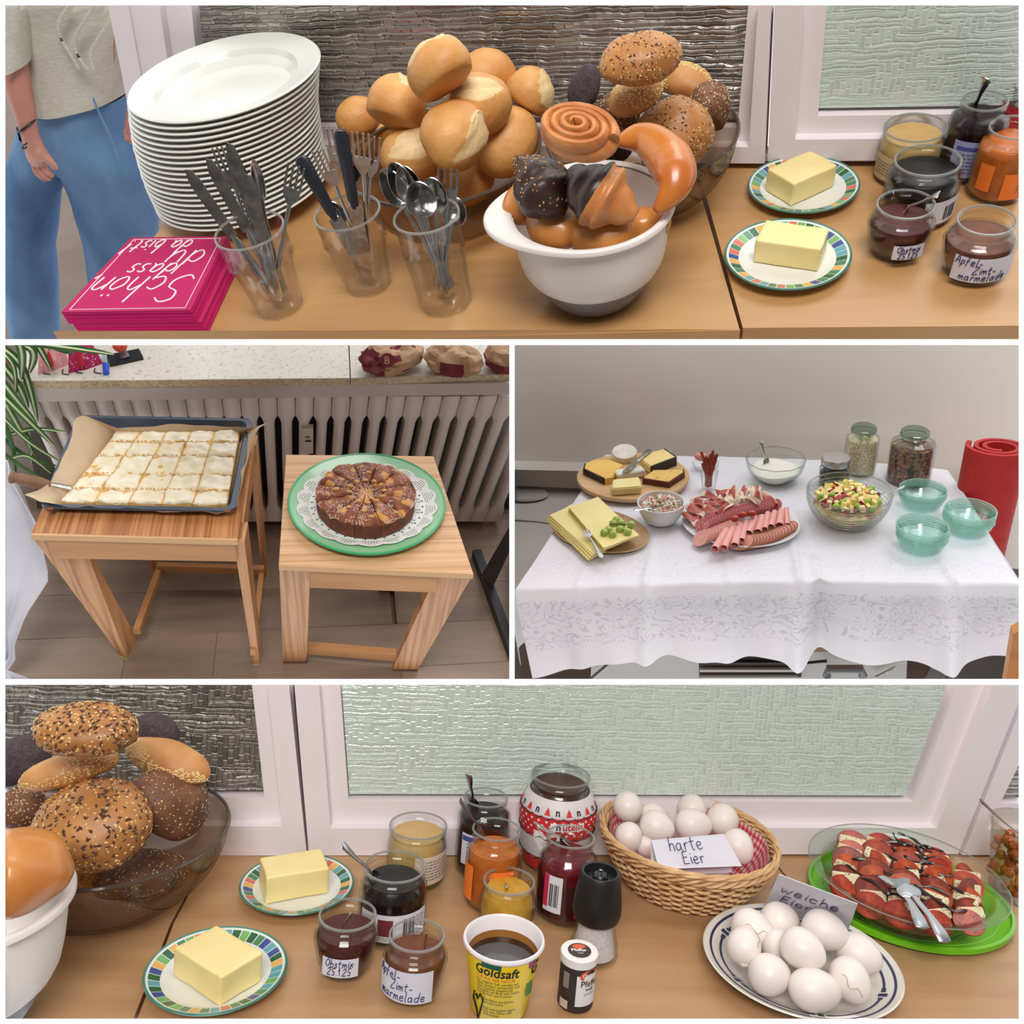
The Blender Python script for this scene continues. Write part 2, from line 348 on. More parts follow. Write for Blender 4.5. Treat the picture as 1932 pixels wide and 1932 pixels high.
# ---------- common makers ----------
def table_slab(name, label, px, z0, th, m_, M_=None):
    pts = [K.P(x, y, z0) for x, y in px]
    return prism([p+Vector((0, 0, -th)) for p in pts], (0, 0, th))
def utensil(kind, A, B, label, up=(0, 0, 1), wid=.022, mh=None, mb=None, group=None, bend=.0):
    A = Vector(A); B = Vector(B); L_ = (B-A).length; R = basis(B-A, up); mb = mb or STEEL; mh = mh or STEEL
    t = T(kind, label, {'knife': 'knife', 'fork': 'fork', 'spoon': 'spoon', 'server': 'cake server'}[kind], A, R, group)
    bz = lambda x: bend*L_*sin(pi*min(1, max(0, x/L_)))
    if kind == 'knife':
        s = .52*L_; w2 = wid/2
        pr = [(0, -w2*.3), (.08*L_, -w2*.9), (.3*s, -w2), (s, -w2*.8), (s, w2*.7), (.1*L_, w2*.75), (.02*L_, w2*.4)]
        part('blade', prism([(x, y, -.0008) for x, y in pr], (0, 0, .0016)), mb, t)
        part('handle', tube([(s-.004, 0, 0), (s+.01, 0, 0), (.8*L_, 0, 0), (L_-.006, 0, 0), (L_, 0, 0)], [.003, w2*.6, w2*.75, w2*.85, w2*.5], 10, .45), mh, t)
    elif kind == 'spoon':
        s = .3*L_
        def f(v):
            a = Vector((v.x, v.y*(1-.18*v.x/s*2), v.z)); a.z = -.009*(1-(v.x/(s/2))**2-(v.y/(wid/2))**2) if True else 0; return a+Vector((s/2, 0, 0))
        g = sheet(lambda u, v: (s/2+s/2*v*cos(2*pi*u), wid/2*v*sin(2*pi*u)*(1+.15*cos(2*pi*u)), -.45*wid*(1-v*v)+bz(s*.3)), 20, 7, .0012, True)
        part('spoon_bowl', g, mb, t)
        part('handle', tube([(s*.93, 0, bz(s)), (1.3*s, 0, bz(1.3*s)+.002), (.6*L_, 0, bz(.6*L_)), (.85*L_, 0, bz(.85*L_)), (.98*L_, 0, 0), (L_, 0, 0)], [.003, .0025, .003, .0055, .006, .003], 8, .3), mh, t)
    elif kind == 'fork':
        w2 = wid/2; g = [prism([(x, y, 0) for x, y in ((.0, -w2+i*wid/3.4), (0, -w2+i*wid/3.4+wid*.09), (.16*L_, -w2+i*wid/3.4+wid*.12), (.16*L_, -w2+i*wid/3.4-.0003))], (0, 0, .0012)) for i in range(4)]
        hd = prism([(.155*L_, -w2, 0), (.155*L_, w2*.95, 0), (.21*L_, w2*.9, 0), (.27*L_, w2*.3, 0), (.27*L_, -w2*.3, 0), (.21*L_, -w2*.9, 0)], (0, 0, .0014))
        part('tines', J(*g, hd), mb, t)
        part('handle', tube([(.26*L_, 0, 0), (.4*L_, 0, .002), (.7*L_, 0, .001), (.95*L_, 0, 0), (L_, 0, 0)], [.003, .0025, .004, .006, .003], 8, .3), mh, t)
    return t
def bun(a, b, c, seed=0, split=None, flat=.45, amp=.04, n=40, m_=22, wr=0):
    k = []
    base = ell(1, 1, 1, n, m_)
    V = []
    for v in base[0]:
        v = Vector(v); z = v.z
        if z < -flat: z = -flat+(z+flat)*.25
        q = Vector((v.x, v.y, z)); s = 1+amp*nz(v, 1.6, seed)+.012*nz(v, 7, seed)
        kk = 0
        if split:
            w_, l_, y0 = split; yc = v.y-y0-.12*sin(v.x*2+seed); ww = w_*max(0, 1-(v.x/l_)**2)
            if v.z > -.1 and ww > 0 and abs(yc) < ww*1.5:
                d = abs(yc)/ww; kk = 1 if d < 1 else max(0, 1-(d-1)*2.4)
                s += .045*math.exp(-((d-1.05)/.12)**2)-.05*math.exp(-(d/.25)**2)-.02*(d < 1)
        if wr: s += wr*sin(v.x*9+seed+2*nz(v, 2, seed))*max(0, .5-abs(v.y))
        V.append((q.x*a*s, q.y*b*s, q.z*c*s)); k.append(kk)
    return (V, base[1]), k
def scatter(vf, n, ln, wd, keep=None, seed=1, lift=.3):
    r = random.Random(seed); V = [Vector(v) for v in vf[0]]; fs = []
    for f in vf[1]:
        p = [V[i] for i in f]; c = sum(p, Vector())/len(p); nn = (p[1]-p[0]).cross(p[2]-p[0]); ar = nn.length
        if ar < 1e-12: continue
        nn.normalize(); nn = nn if nn.dot(c) > 0 else -nn
        if keep is None or keep(c, nn): fs.append((ar, c, nn, p))
    if not fs: return [], []
    ws = np.cumsum([f[0] for f in fs]); out = []; OV = [(1, 0, 0), (-1, 0, 0), (0, 1, 0), (0, -1, 0), (0, 0, 1)]; OF = [(0, 2, 4), (2, 1, 4), (1, 3, 4), (3, 0, 4)]
    for _ in range(n):
        i = int(np.searchsorted(ws, r.random()*ws[-1])); ar, c, nn, p = fs[min(i, len(fs)-1)]
        a, b = r.random(), r.random()
        if a+b > 1: a, b = 1-a, 1-b
        q = p[0]+(p[1]-p[0])*a+(p[2]-p[0])*b; x = nn.cross(Vector((r.uniform(-1, 1), r.uniform(-1, 1), r.uniform(-1, 1)))); x.normalize(); y = nn.cross(x); s = r.uniform(.7, 1.25)
        out.append(([tuple(q+x*(o[0]*ln*s)+y*(o[1]*wd*s)+nn*(o[2]*wd*s*.8+wd*lift*.3)) for o in OV], OF))
    return J(*out)
CRUST = mat('roll_crust', (218, 164, 96), (200, 134, 68), rough=.5, scale=14, c3=(228, 198, 146), kt=(.3, .6), bump=.5, bscale=120, lo=.3, hi=.7)
BROWN = mat('seeded_crust', (188, 130, 70), (150, 96, 46), rough=.45, scale=22, bump=.35, bscale=80, c3=(214, 180, 130))
DARKB = mat('dark_rye_crust', (122, 78, 52), (92, 56, 38), rough=.6, scale=30, bump=.5, bscale=110)
POPPY = mat('poppy_crust', (80, 66, 66), (56, 47, 52), rough=.85, scale=200, bump=.6, bscale=400, c3=(176, 110, 72))
GOLD = mat('sesame_crust', (206, 152, 92), (180, 118, 62), rough=.5, scale=20, bump=.3)
SHINY = mat('milk_roll_crust', (206, 138, 68), (184, 110, 48), rough=.34, scale=9, coat=.4, bump=.08, c3=(226, 170, 100))
FLAKY = mat('flaky_pastry', (216, 150, 88), (182, 104, 50), rough=.45, scale=18, stretch=(1, 3, 1), bump=.5, bscale=60, kind='noise')
CHOC = mat('chocolate', (60, 38, 32), (44, 26, 22), rough=.3, scale=20, bump=.25, bscale=70)
SEEDD = mat('linseed', (84, 52, 34), rough=.4); SEEDL = mat('sesame_seed', (232, 200, 140), rough=.5); SEEDG = mat('pumpkin_seed', (104, 92, 60), rough=.5)
def bread(kind, px, py, z, rx, rot, label, seed=0, aspect=(1, .8, .66), split=None, group=None, cat='bread roll', nseed=0):
    loc = K.P(px, py, z); a = rx*K.m(loc); b = a*aspect[1]; c = a*aspect[2]
    M_ = {'roll': CRUST, 'brown': BROWN, 'dark': DARKB, 'poppy': POPPY, 'sesame': GOLD, 'shiny': SHINY}[kind]
    g, k = bun(a, b, c, seed, split, amp=.07 if kind != 'roll' else .05)
    t = T('bread_roll', label, cat, loc, rot, group)
    part('crust', g, M_, t, True, k)
    q = nseed
    up = lambda c_, n_: c_.z > -.3*c
    sc = K.m(loc)
    if kind == 'brown' and rx > 90: sc *= 1.5; q = 330
    if kind == 'brown':
        part('seeds', scatter(g, q or 170, 3.6*sc, 1.7*sc, up, seed+1), SEEDD, t, False, kind='stuff', label='dark linseed')
        part('seeds', scatter(g, q or 260, 2.2*sc, 1.1*sc, up, seed+2), SEEDL, t, False, kind='stuff', label='pale sesame')
    elif kind == 'dark':
        part('seeds', scatter(g, q or 330, 2.1*sc, 1.1*sc, up, seed+1), SEEDL, t, False, kind='stuff', label='pale sesame')
        part('seeds', scatter(g, q or 160, 2.8*sc, 1.3*sc, up, seed+2), SEEDD, t, False, kind='stuff', label='dark linseed')
    elif kind == 'sesame':
        part('seeds', scatter(g, q or 650, 2.5*sc, 1.3*sc, lambda c_, n_: c_.z > -.2*c and nz(c_, 14, seed) > -.12, seed+1), SEEDL, t, False, kind='stuff')
    elif kind == 'poppy':
        part('seeds', scatter(g, q or 400, 1.2*sc, .9*sc, up, seed+1), mat('poppy_seed', (52, 48, 60), rough=.7), t, False, kind='stuff')
    return t
def bowl(name, label, cat, rimc, u, base, m_, wall=.004, rim_r=None, foot=.45, curve=.5, h=None, rings=0, parts=('bowl_body',), n=64, extra=None, rad=None):
    """a round bowl from its rim centre pixel and half-width pixel vector, and its base centre pixel"""
    b = K.P(*base); h = h or K.H(b, rimc[1]); c = K.P(rimc[0], rimc[1], h); r = rad or u*K.m(c)
    prof = [(0, 0), (r*foot, 0)]
    N_ = 12
    for i in range(1, N_+1):
        s = i/N_; rr = r*(foot+(1-foot)*sin(s*pi/2)**(curve*2)); z = h*(1-cos(s*pi/2))**(.9)
        if rings and 2 < i < N_: rr += wall*.5*(1 if i % 2 else -1)
        prof.append((rr, z))
    inner = [(max(0, q-wall), z+wall*.4) for q, z in reversed(prof[2:-1])]
    pr = prof+[(r+wall*.15, h+wall*.3), (r-wall*.6, h+wall*.35)]+inner+[(r*foot*.9, wall*1.4), (0, wall*1.4)]
    loc = Vector(((b.x+c.x)/2, (b.y+c.y)/2, b.z))
    t = T(name, label, cat, loc)
    part(parts[0], lathe(pr, n), m_, t, 50)
    if m_ == GB: part('rim', tube([(r*cos(2*pi*i/72), r*sin(2*pi*i/72), h+.001) for i in range(72)], .0026, 6, closed=True), mat('smoky_rim', (92, 78, 70), rough=.1, alpha=.75), t)
    return t, prof, r, h
def cup_shape(prof, wall, foot=.004, n=48, **kw):   # open vessel from an outer profile that starts at the base rim
    inner = [(max(0, r-wall), max(z, foot)) for r, z in reversed(prof)]
    return lathe([(0, 0)]+prof+inner+[(0, foot)], n, **kw)
def solid(prof, top, wall, foot=.004, n=40, **kw):   # what fills such a vessel up to height top
    q = [(max(0, r-wall-.0007), max(z, foot+.0007)) for r, z in prof if z < top]
    r_top = interp([(z, r) for r, z in prof], top)-wall-.0007
    return lathe([(0, foot+.0007)]+q+[(r_top, top), (0, top)], n, **kw)
# ================= corner 1: plates, cutlery and bread =================
K = P1
TW = mat('beech_veneer', (186, 143, 94), (172, 128, 80), rough=.38, scale=3, stretch=(1, 9, 9), detail=6, lo=.3, hi=.7, bump=.03, coat=.15)
TWE = mat('beech_edge', (196, 152, 104), (184, 138, 90), rough=.4, scale=3, stretch=(1, 12, 12))
UPVC = mat('white_frame', (232, 222, 226), rough=.35)
DGLASS = None
def relief_glass(name, c1, c2, rough, strength, sx=1.0, metal=.0, spec=.8):
    """patterned pane: random raised rectangles, a pattern far finer than can be picked apart"""
    m_ = bpy.data.materials.new(name); m_.use_nodes = True; nt = m_.node_tree; N = nt.nodes; L = nt.links; b = N['Principled BSDF']
    b.inputs['Roughness'].default_value = rough; b.inputs['Metallic'].default_value = metal; b.inputs['Specular IOR Level'].default_value = spec
    tc = N.new('ShaderNodeTexCoord')
    def br(w_, h_, off, swap):
        t = N.new('ShaderNodeTexBrick'); t.inputs['Scale'].default_value = 1; t.inputs['Brick Width'].default_value = w_; t.inputs['Row Height'].default_value = h_
        t.inputs['Mortar Size'].default_value = h_*.22; t.inputs['Mortar Smooth'].default_value = 1; t.inputs['Bias'].default_value = 0; t.squash = .55; t.squash_frequency = 3; t.offset = .37
        t.inputs['Color1'].default_value = (.12, .12, .12, 1); t.inputs['Color2'].default_value = (.62, .62, .62, 1); t.inputs['Mortar'].default_value = (1, 1, 1, 1)
        mp = N.new('ShaderNodeMapping'); mp.inputs['Location'].default_value = off
        if swap: mp.inputs['Rotation'].default_value = (0, 0, pi/2)
        wn = N.new('ShaderNodeTexNoise'); wn.inputs['Scale'].default_value = 38; wn.inputs['Detail'].default_value = 1; L.new(tc.outputs['UV'], wn.inputs[0])
        va = N.new('ShaderNodeVectorMath'); va.operation = 'SCALE'; L.new(wn.outputs['Color'], va.inputs[0]); va.inputs['Scale'].default_value = h_*.9
        vb = N.new('ShaderNodeVectorMath'); L.new(tc.outputs['UV'], vb.inputs[0]); L.new(va.outputs[0], vb.inputs[1]); L.new(vb.outputs[0], mp.inputs[0]); L.new(mp.outputs[0], t.inputs[0]); return t.outputs['Color']
    vt = N.new('ShaderNodeTexVoronoi'); vt.distance = 'CHEBYCHEV'; vt.voronoi_dimensions = '2D'; vt.inputs['Scale'].default_value = 1
    mq = N.new('ShaderNodeMapping'); mq.inputs['Scale'].default_value = (34*sx, 42, 1); L.new(tc.outputs['UV'], mq.inputs[0]); L.new(mq.outputs[0], vt.inputs[0])
    gt = N.new('ShaderNodeMath'); gt.operation = 'GREATER_THAN'; gt.inputs[1].default_value = .62+.5*(sx < .5); sp_ = N.new('ShaderNodeSeparateColor'); L.new(vt.outputs['Color'], sp_.inputs[0]); L.new(sp_.outputs[0], gt.inputs[0])
    def mixc(x, y, f):
        q = N.new('ShaderNodeMix'); q.data_type = 'RGBA'; L.new(x, q.inputs[6]); L.new(y, q.inputs[7])
        if isinstance(f, float): q.inputs[0].default_value = f
        else: L.new(f, q.inputs[0])
        return q.outputs[2]
    hz = mixc(br(.028/sx, .0105, (0, 0, 0), 0), br(.014/sx, .0065, (.3, .1, 0), 0), .45)
    h = mixc(hz, br(.02, .008, (.7, .2, 0), 1), gt.outputs[0])
    bp = N.new('ShaderNodeBump'); bp.inputs['Strength'].default_value = strength; bp.inputs['Distance'].default_value = .01; L.new(h, bp.inputs['Height']); L.new(bp.outputs[0], b.inputs['Normal'])
    r = N.new('ShaderNodeValToRGB'); r.color_ramp.elements[0].position = .2; r.color_ramp.elements[1].position = .95
    r.color_ramp.elements[0].color = lin(c1); r.color_ramp.elements[1].color = lin(c2); L.new(h, r.inputs[0]); L.new(r.outputs[0], b.inputs['Base Color'])  # paler ridge lines paint the glints of the relief into the colour
    return m_
RG_DARK = relief_glass('dark_relief_glass', (118, 113, 107), (222, 216, 206), .16, 1.0, sx=.34, metal=.6)
RG_LIGHT = relief_glass('pale_relief_glass', (190, 204, 197), (216, 228, 221), .25, .3, sx=.5, metal=.05)
def wall_frame(a_px, b_px):
    a, b = K.P(*a_px), K.P(*b_px); t = (b-a); t.z = 0; t.normalize(); n = Vector((t.y, -t.x, 0)); return a, t, n
def wq(px, wf, o0, o1):                          # slab on the wall from offset o0 to o1 toward the room
    a, t, n = wf; P_ = [K.W(x, y, a+n*o0, t) for x, y in px]; return prism(P_, n*(o1-o0))
def pane(px, wf, off, m_, name, parent):
    a, t, n = wf; P_ = [K.W(x, y, a+n*off, t) for x, y in px]; V, Fc = prism(P_, n*-.004)
    me = mk(name, (V, Fc), m_, False); uv = me.uv_layers.new(name='UVMap')
    for l in me.loops:
        v = me.vertices[l.vertex_index].co; uv.data[l.index].uv = (Vector(v).dot(t)*1.0, v.z)
    return part(name, me, m_, parent)
WF = wall_frame((500, 284), (1390, 300))
WF2 = wall_frame((1420, 300), (1915, 292))
# wall parts between the panes (window frame of white plastic)
def frame_set(idx, glass_px, outer_px, m_, wf, pname, depth=.03, bead=.012, lab=''):
    """glass opening quad, outer quad (same order TL TR BR BL): four rails, four glazing beads and the pane"""
    w_ = struct('window_%d' % idx, wq([(0, 0), (1, 0), (1, 1), (0, 1)], wf, 0, .001), UPVC, lab)
    bpy.data.meshes.remove(w_.data) if False else None
    w_.data = mk('window_back', wq(outer_px, wf, -.02, -.012), UPVC, False)
    a, t, n = wf
    pane(glass_px, wf, .0, m_, pname, w_)
    for i in range(4):
        j = (i+1) % 4; q = [outer_px[i], outer_px[j], glass_px[j], glass_px[i]]
        def mixp(p, r, f): return (p[0]+(r[0]-p[0])*f, p[1]+(r[1]-p[1])*f)
        mid1, mid2 = mixp(glass_px[j], outer_px[j], .45), mixp(glass_px[i], outer_px[i], .45)
        part('frame_rail', wq([outer_px[i], outer_px[j], mid1, mid2], wf, -.012, depth), UPVC, w_, False)
        part('glazing_bead', wq([mid2, mid1, glass_px[j], glass_px[i]], wf, -.012, bead), UPVC, w_, False)
    return w_
frame_set(1, [(372, -30), (1418, -30), (1395, 226), (395, 226)], [(262, -30), (1462, -30), (1448, 282), (322, 282)], RG_DARK, WF, 'dark_relief_pane', lab='white framed window with dark patterned relief glass behind the rolls')
frame_set(2, [(1562, -30), (2060, -30), (2060, 196), (1543, 204)], [(1463, -30), (2150, -30), (2150, 270), (1450, 278)], RG_LIGHT, WF2, 'pale_relief_pane', lab='white framed window with pale patterned relief glass on the right')
struct('trim_1', wq([(236, -30), (1425, -30), (1425, 304), (300, 300)], WF, -.05, -.022), UPVC, 'white frame band behind the windows')
struct('trim_2', wq([(1440, 276), (1925, 268), (1925, 285), (1440, 285)], WF2, -.01, .02), UPVC, 'white lower rail of the window frame')
struct('trim_3', wq([(230, -30), (268, -30), (322, 300), (290, 300)], WF, -.012, .035), UPVC, 'white upright at the left end of the window frame')
struct('trim_4', wq([(1340, 286), (1925, 276), (1925, 300), (1340, 304)], WF2, -.02, -.004), mat('dark_gap', (38, 30, 30), rough=.8), 'dark slot under the window rail')
for q in ([(1425, 283), (1529, 281), (1529, 302), (1425, 303)],): struct('trim_5', wq(q, WF2, -.004, .012), UPVC, 'white foot of the window frame between the dark slots')
struct('floor', prism([K.P(x, y, -.95) for x, y in ((-200, -200), (900, -200), (900, 900), (-200, 900))], (0, 0, -.02)), mat('floor_dark', (122, 104, 92), (100, 84, 74), rough=.5, scale=4), 'brown floor beside the buffet table')
# tables
TT = .026
t = T('buffet_table', 'light beech table under the plates, cutlery glasses and bread bowls', 'table', K.P(800, 450), group=None)
def at_thing(t, vf):                             # panel coordinates to the thing's own
    Mi = (K.M.inverted() @ t.matrix_basis).inverted(); return X(vf, Mi)
def table_px(px, m_, te, front, label=None, apron=.07):
    top = [K.P(x, y)-Vector((0, 0, .0012)) for x, y in px]
    return prism([p-Vector((0, 0, TT)) for p in top], (0, 0, TT))
L1 = [(308, 424), (338, 284), (1304, 300), (1396, 622), (118, 652)]
part('tabletop', at_thing(t, table_px(L1, TW, TWE, None)), TW, t, False)
fe = [K.P(118, 652), K.P(1396, 622)]
part('edge_band', at_thing(t, prism([fe[0]+Vector((0, -.0015, -TT)), fe[1]+Vector((0, -.0015, -TT)), fe[1]+Vector((0, .0, -TT)), fe[0]], (0, 0, TT+.0006))), TWE, t, False)
t = T('buffet_table', 'light beech table under the butter plates and jam jars by the window', 'table', K.P(1600, 450))
part('tabletop', at_thing(t, table_px([(1313, 300), (1990, 291), (1990, 613), (1402, 618)], TW, TWE, None)), TW, t, False)
fe = [K.P(1402, 618), K.P(1990, 613)]
part('edge_band', at_thing(t, prism([fe[0]+Vector((0, -.0015, -TT)), fe[1]+Vector((0, -.0015, -TT)), fe[1]+Vector((0, 0, -TT)), fe[0]+Vector((0, 0, -TT))], (0, 0, TT+.0006))), TWE, t, False)
part('gap_filler', at_thing(t, prism([K.P(1294, 300, -.03), K.P(1326, 300, -.03), K.P(1418, 640, -.03), K.P(1386, 640, -.03)], (0, 0, -.04))), mat('gap_shade', (20, 15, 14), rough=.9, spec=.1), t, False)  # near-black strip, added to paint the shade in the gap between the tables

# plates in a stack
pb = K.P(470, 372); pr_ = K.P(431, 160, .2); hh = K.H(pb, 166)
r0 = 184*K.m(K.P(431, 160, hh)); NPL = 21; ph = hh/NPL; ptop = K.P(431, 162, hh)
def plate_prof(r, h=.02):
    return [(0, .002), (r*.56, .002), (r*.6, 0), (r*.63, .003), (r*.7, h*.5), (r*.98, h*.9), (r, h), (r*.985, h*1.06), (r*.745, h*.79), (r*.72, h*.62), (r*.685, h*.3), (r*.65, h*.14), (0, h*.12)]
pm = mk('plate_body', lathe(plate_prof(r0, max(.03, ph*1.5)), 72), WHITE, 40)
names = []
for i in range(NPL):
    f = i/(NPL-1); f2 = f+.12*sin(pi*f)*(-1)
    lo = pb.lerp(ptop, f); x_, y_ = pb.x+(ptop.x-pb.x)*f-.010*sin(pi*f)+rnd.uniform(-.0006, .0006), pb.y+(ptop.y-pb.y)*f+rnd.uniform(-.0005, .0005)
    oi = NPL-1-i
    lab = 'white dinner plate on top of the tall stack, its whole face showing' if i == NPL-1 else ('white dinner plate at the very bottom of the tall stack' if i == 0 else 'white dinner plate, %s from the top of the tall stack, only its rim showing' % ORD[oi])
    solo('dinner_plate', pm, WHITE, lab, 'plate', (x_, y_, .0005+ph*i*.97), group='white dinner plates in the tall stack')

# napkins
NAP = mat('pink_napkin', (190, 18, 100), (190, 16, 100), rough=.95, scale=40); NAPS = mat('napkin_fold', (206, 14, 112), rough=.95); NAPT = mat('napkin_print', (180, 24, 92), rough=.9)
nh = .021; zt = 2*nh
def nap_pack(z0, dx, label, top=True):
    q = [K.P(x+dx, y, zt) for x, y in ((116, 590), (360, 586), (428, 447), (248, 449))]
    c = sum(q, Vector())/4; c.z = z0
    t = T('napkin_pack', label, 'napkins', c); n = 9
    for i in range(n):
        z = nh*i/n; j = (rnd.uniform(-.0006, .0006), rnd.uniform(-.0006, .0006)); s = [Vector((p.x-c.x+j[0], p.y-c.y+j[1], z)) for p in q]
        part('napkin', prism(s, (0, 0, nh/n*.97)), NAPS if i < n-1 else NAPT, t, False)
    return t, c, q
nap_pack(.0005, 8, 'lower pack of pink napkins, under the printed pack')
t, c, q = nap_pack(nh+.001, 0, 'upper pack of pink napkins printed with white script beside the glass of knives')
A_, B_, C_, D_ = q                                # FL FR BR BL; the script runs upside down, its top toward the viewer
zz = nh*1.0-.0002
def bil(u, v):                                   # u along right->left, v from front(bottom of text is at back)
    p = (B_.lerp(A_, u)).lerp(C_.lerp(D_, u), v); return (p.x-c.x, p.y-c.y, zz)
Wn = (A_-B_).length; Hn = (D_-A_).length
def tm(u0, v0):
    return lambda x, y: bil(u0+x/Wn, v0-y/Hn)
fnp = lambda u0, v0: (lambda x, y: bil(u0+x/Wn, v0-y/Hn))
for s_, sz, u0, v0 in (('Schön,', .062, .09, .44), ('dass', .042, .30, .62), ('du', .062, .10, .80), ('da bist!', .036, .3, .95)):
    g, L_ = hand(s_, sz, .0014, .25, fnp(u0, v0)); part('lettering', g, WINK, t, False, label='white script reading '+s_)
bd = [bil(.05, .03), bil(.05, .97), bil(.95, .97), bil(.95, .03)]
part('printed_border', tube(bd, .0009, 4, closed=True), WINK, t, False)

# tumblers
GT = glass('tumbler_glass', (253, 253, 253), edge=(140, 146, 148), eb=.7, fk=.45)
def tumbler(label, top, base, wt, wb):
    b = K.P(*base); h = K.H(b, top[1]); c = K.P(top[0], top[1], h); lx, ly = (b.x+c.x)/2, (b.y+c.y)/2; b = Vector((lx, ly, 0)); c = Vector((lx, ly, h))
    rt = wt/2*K.m(c); rb = wb/2*K.m(b)
    t = T('tumbler', label, 'drinking glass', b)
    def facet(a, z): return 1-(.045*(1-cos(9*a))/2 if z < h*.66 else 0)
    pr = [(rb*.86, 0), (rb, h*.03), (rb+(rt-rb)*.5, h*.5), (rt*.96, h*.645), (rt*1.0, h*.67), (rt*.965, h*.70), (rt*.985, h*.9), (rt, h)]
    inner = [(r-.0026, max(z, .011)) for r, z in reversed(pr)]
    part('glass_body', lathe([(0, 0)]+pr+inner+[(0, .011)], 72, fn=facet), GT, t, 30)
    part('rim', lathe([(rt+.0008, h-.001), (rt, h+.001), (rt-.002, h+.0012), (rt-.003, h-.001), (rt+.0008, h-.001)], 64), mat('glass_rim', (150, 150, 146), rough=.1, spec=.9, alpha=.5), t)
    return b, rt, rb, h
gA = tumbler('glass tumbler with knives and forks between napkins and plates', (480, 434), (520, 577), 134, 92)
gB = tumbler('middle glass tumbler with forks and two black-handled knives', (660, 400), (692, 537), 128, 86)
gC = tumbler('glass tumbler of spoons, nearest to the white mixing bowl', (813, 406), (834, 570), 127, 100)
def stand(g, kind, tip_px, ztip, label, jit, flip=False, **kw):
    b, rt, rb, h = g; bot = b+Vector((jit[0]*rb*.55, jit[1]*rb*.55, .016)); tip = K.P(tip_px[0], tip_px[1], ztip)
    d = Vector((tip.x-b.x, tip.y-b.y))                # keep inside the glass at its rim
    f = (h-.016)/(ztip-.016); cx, cy = bot.x+(tip.x-bot.x)*f-b.x, bot.y+(tip.y-bot.y)*f-b.y; rr = sqrt(cx*cx+cy*cy)
    A, B = (tip, bot) if not flip else (bot, tip)
    return utensil(kind, A, B, label, **kw)
up1 = (0, -1, .3); hA = gA[3]
G1 = 'cutlery standing in the glass beside the napkins'
for (kd, tp, z_, lab, jt, w_) in (('knife', (352, 318), .185, 'knife leaning furthest left in the glass by the napkins, its dark blade up', (-.2, .1), .02), ('knife', (392, 298), .2, 'knife behind the leftmost one, leaning left in the glass by the napkins', (.3, .4), .02),
    ('knife', (432, 268), .215, 'tallest knife in the glass by the napkins, tip up', (.1, .5), .021), ('knife', (468, 328), .19, 'knife standing upright with a broad dark blade in the glass by the napkins', (.2, -.5), .024), ('fork', (414, 276), .2, 'fork among the knives in the glass by the napkins, prongs up', (-.3, .5), .024),
    ('knife', (448, 300), .19, 'knife half hidden behind the broad blade in the glass by the napkins', (.5, .3), .019), ('fork', (560, 312), .19, 'fork leaning furthest right in the glass by the napkins', (-.3, -.3), .024), ('spoon', (478, 300), .2, 'bright narrow spoon in the glass by the napkins, behind the forks', (.2, .7), .018)):
    stand(gA, kd, tp, z_, lab, jt, wid=w_, mb=STEELD if kd == 'knife' else STEEL, up=up1, group=G1)
G2 = 'cutlery standing in the middle glass'
BH = mat('black_handle', (38, 40, 48), rough=.35)
for (kd, tp, z_, lab, jt, w_, fl) in (('knife', (566, 296), .19, 'knife with a thick black handle leaning left out of the middle glass', (.3, -.5), .026, True), ('knife', (642, 246), .225, 'knife with a slim black handle upright in the middle glass', (.1, -.4), .024, True),
    ('fork', (632, 242), .225, 'fork at the back left of the middle glass, prongs up', (-.2, .4), .024, False), ('fork', (680, 250), .22, 'fork at the centre back of the middle glass, prongs up', (.2, .5), .024, False), ('fork', (702, 256), .21, 'fork leaning right at the back of the middle glass', (-.3, .3), .024, False),
    ('fork', (604, 282), .2, 'fork behind the thick black handle in the middle glass', (.4, .3), .024, False), ('fork', (660, 268), .2, 'fork half hidden in the crowd of the middle glass', (0, 0), .024, False), ('spoon', (622, 380), .125, 'small spoon with its bowl resting on the left rim of the middle glass', (.5, -.1), .024, False)):
    stand(gB, kd, tp, z_, lab, jt, flip=fl, wid=w_, mh=BH if 'black handle' in lab and fl else STEEL, up=up1, group=G2)
G3 = 'cutlery standing in the glass beside the mixing bowl'
for (kd, tp, z_, lab, jt, w_) in (('spoon', (722, 318), .17, 'tablespoon leaning furthest left out of the spoon glass', (.5, .2), .034), ('spoon', (738, 306), .18, 'tablespoon just right of the leftmost one in the spoon glass', (.5, .4), .034), ('spoon', (756, 312), .175, 'tablespoon third from the left in the spoon glass', (.4, .1), .034),
    ('spoon', (784, 342), .165, 'tablespoon with a bright round bowl facing front in the spoon glass', (.3, -.5), .042), ('spoon', (812, 334), .165, 'tablespoon with its bowl tucked behind the bright one in the spoon glass', (.1, -.2), .038), ('fork', (846, 318), .17, 'dessert fork standing alone with three visible prongs in the spoon glass', (0, .3), .028), ('spoon', (862, 372), .135, 'spoon leaning right inside the spoon glass', (-.4, .2), .034)):
    stand(gC, kd, tp, z_, lab, jt, wid=w_, up=up1, group=G3)

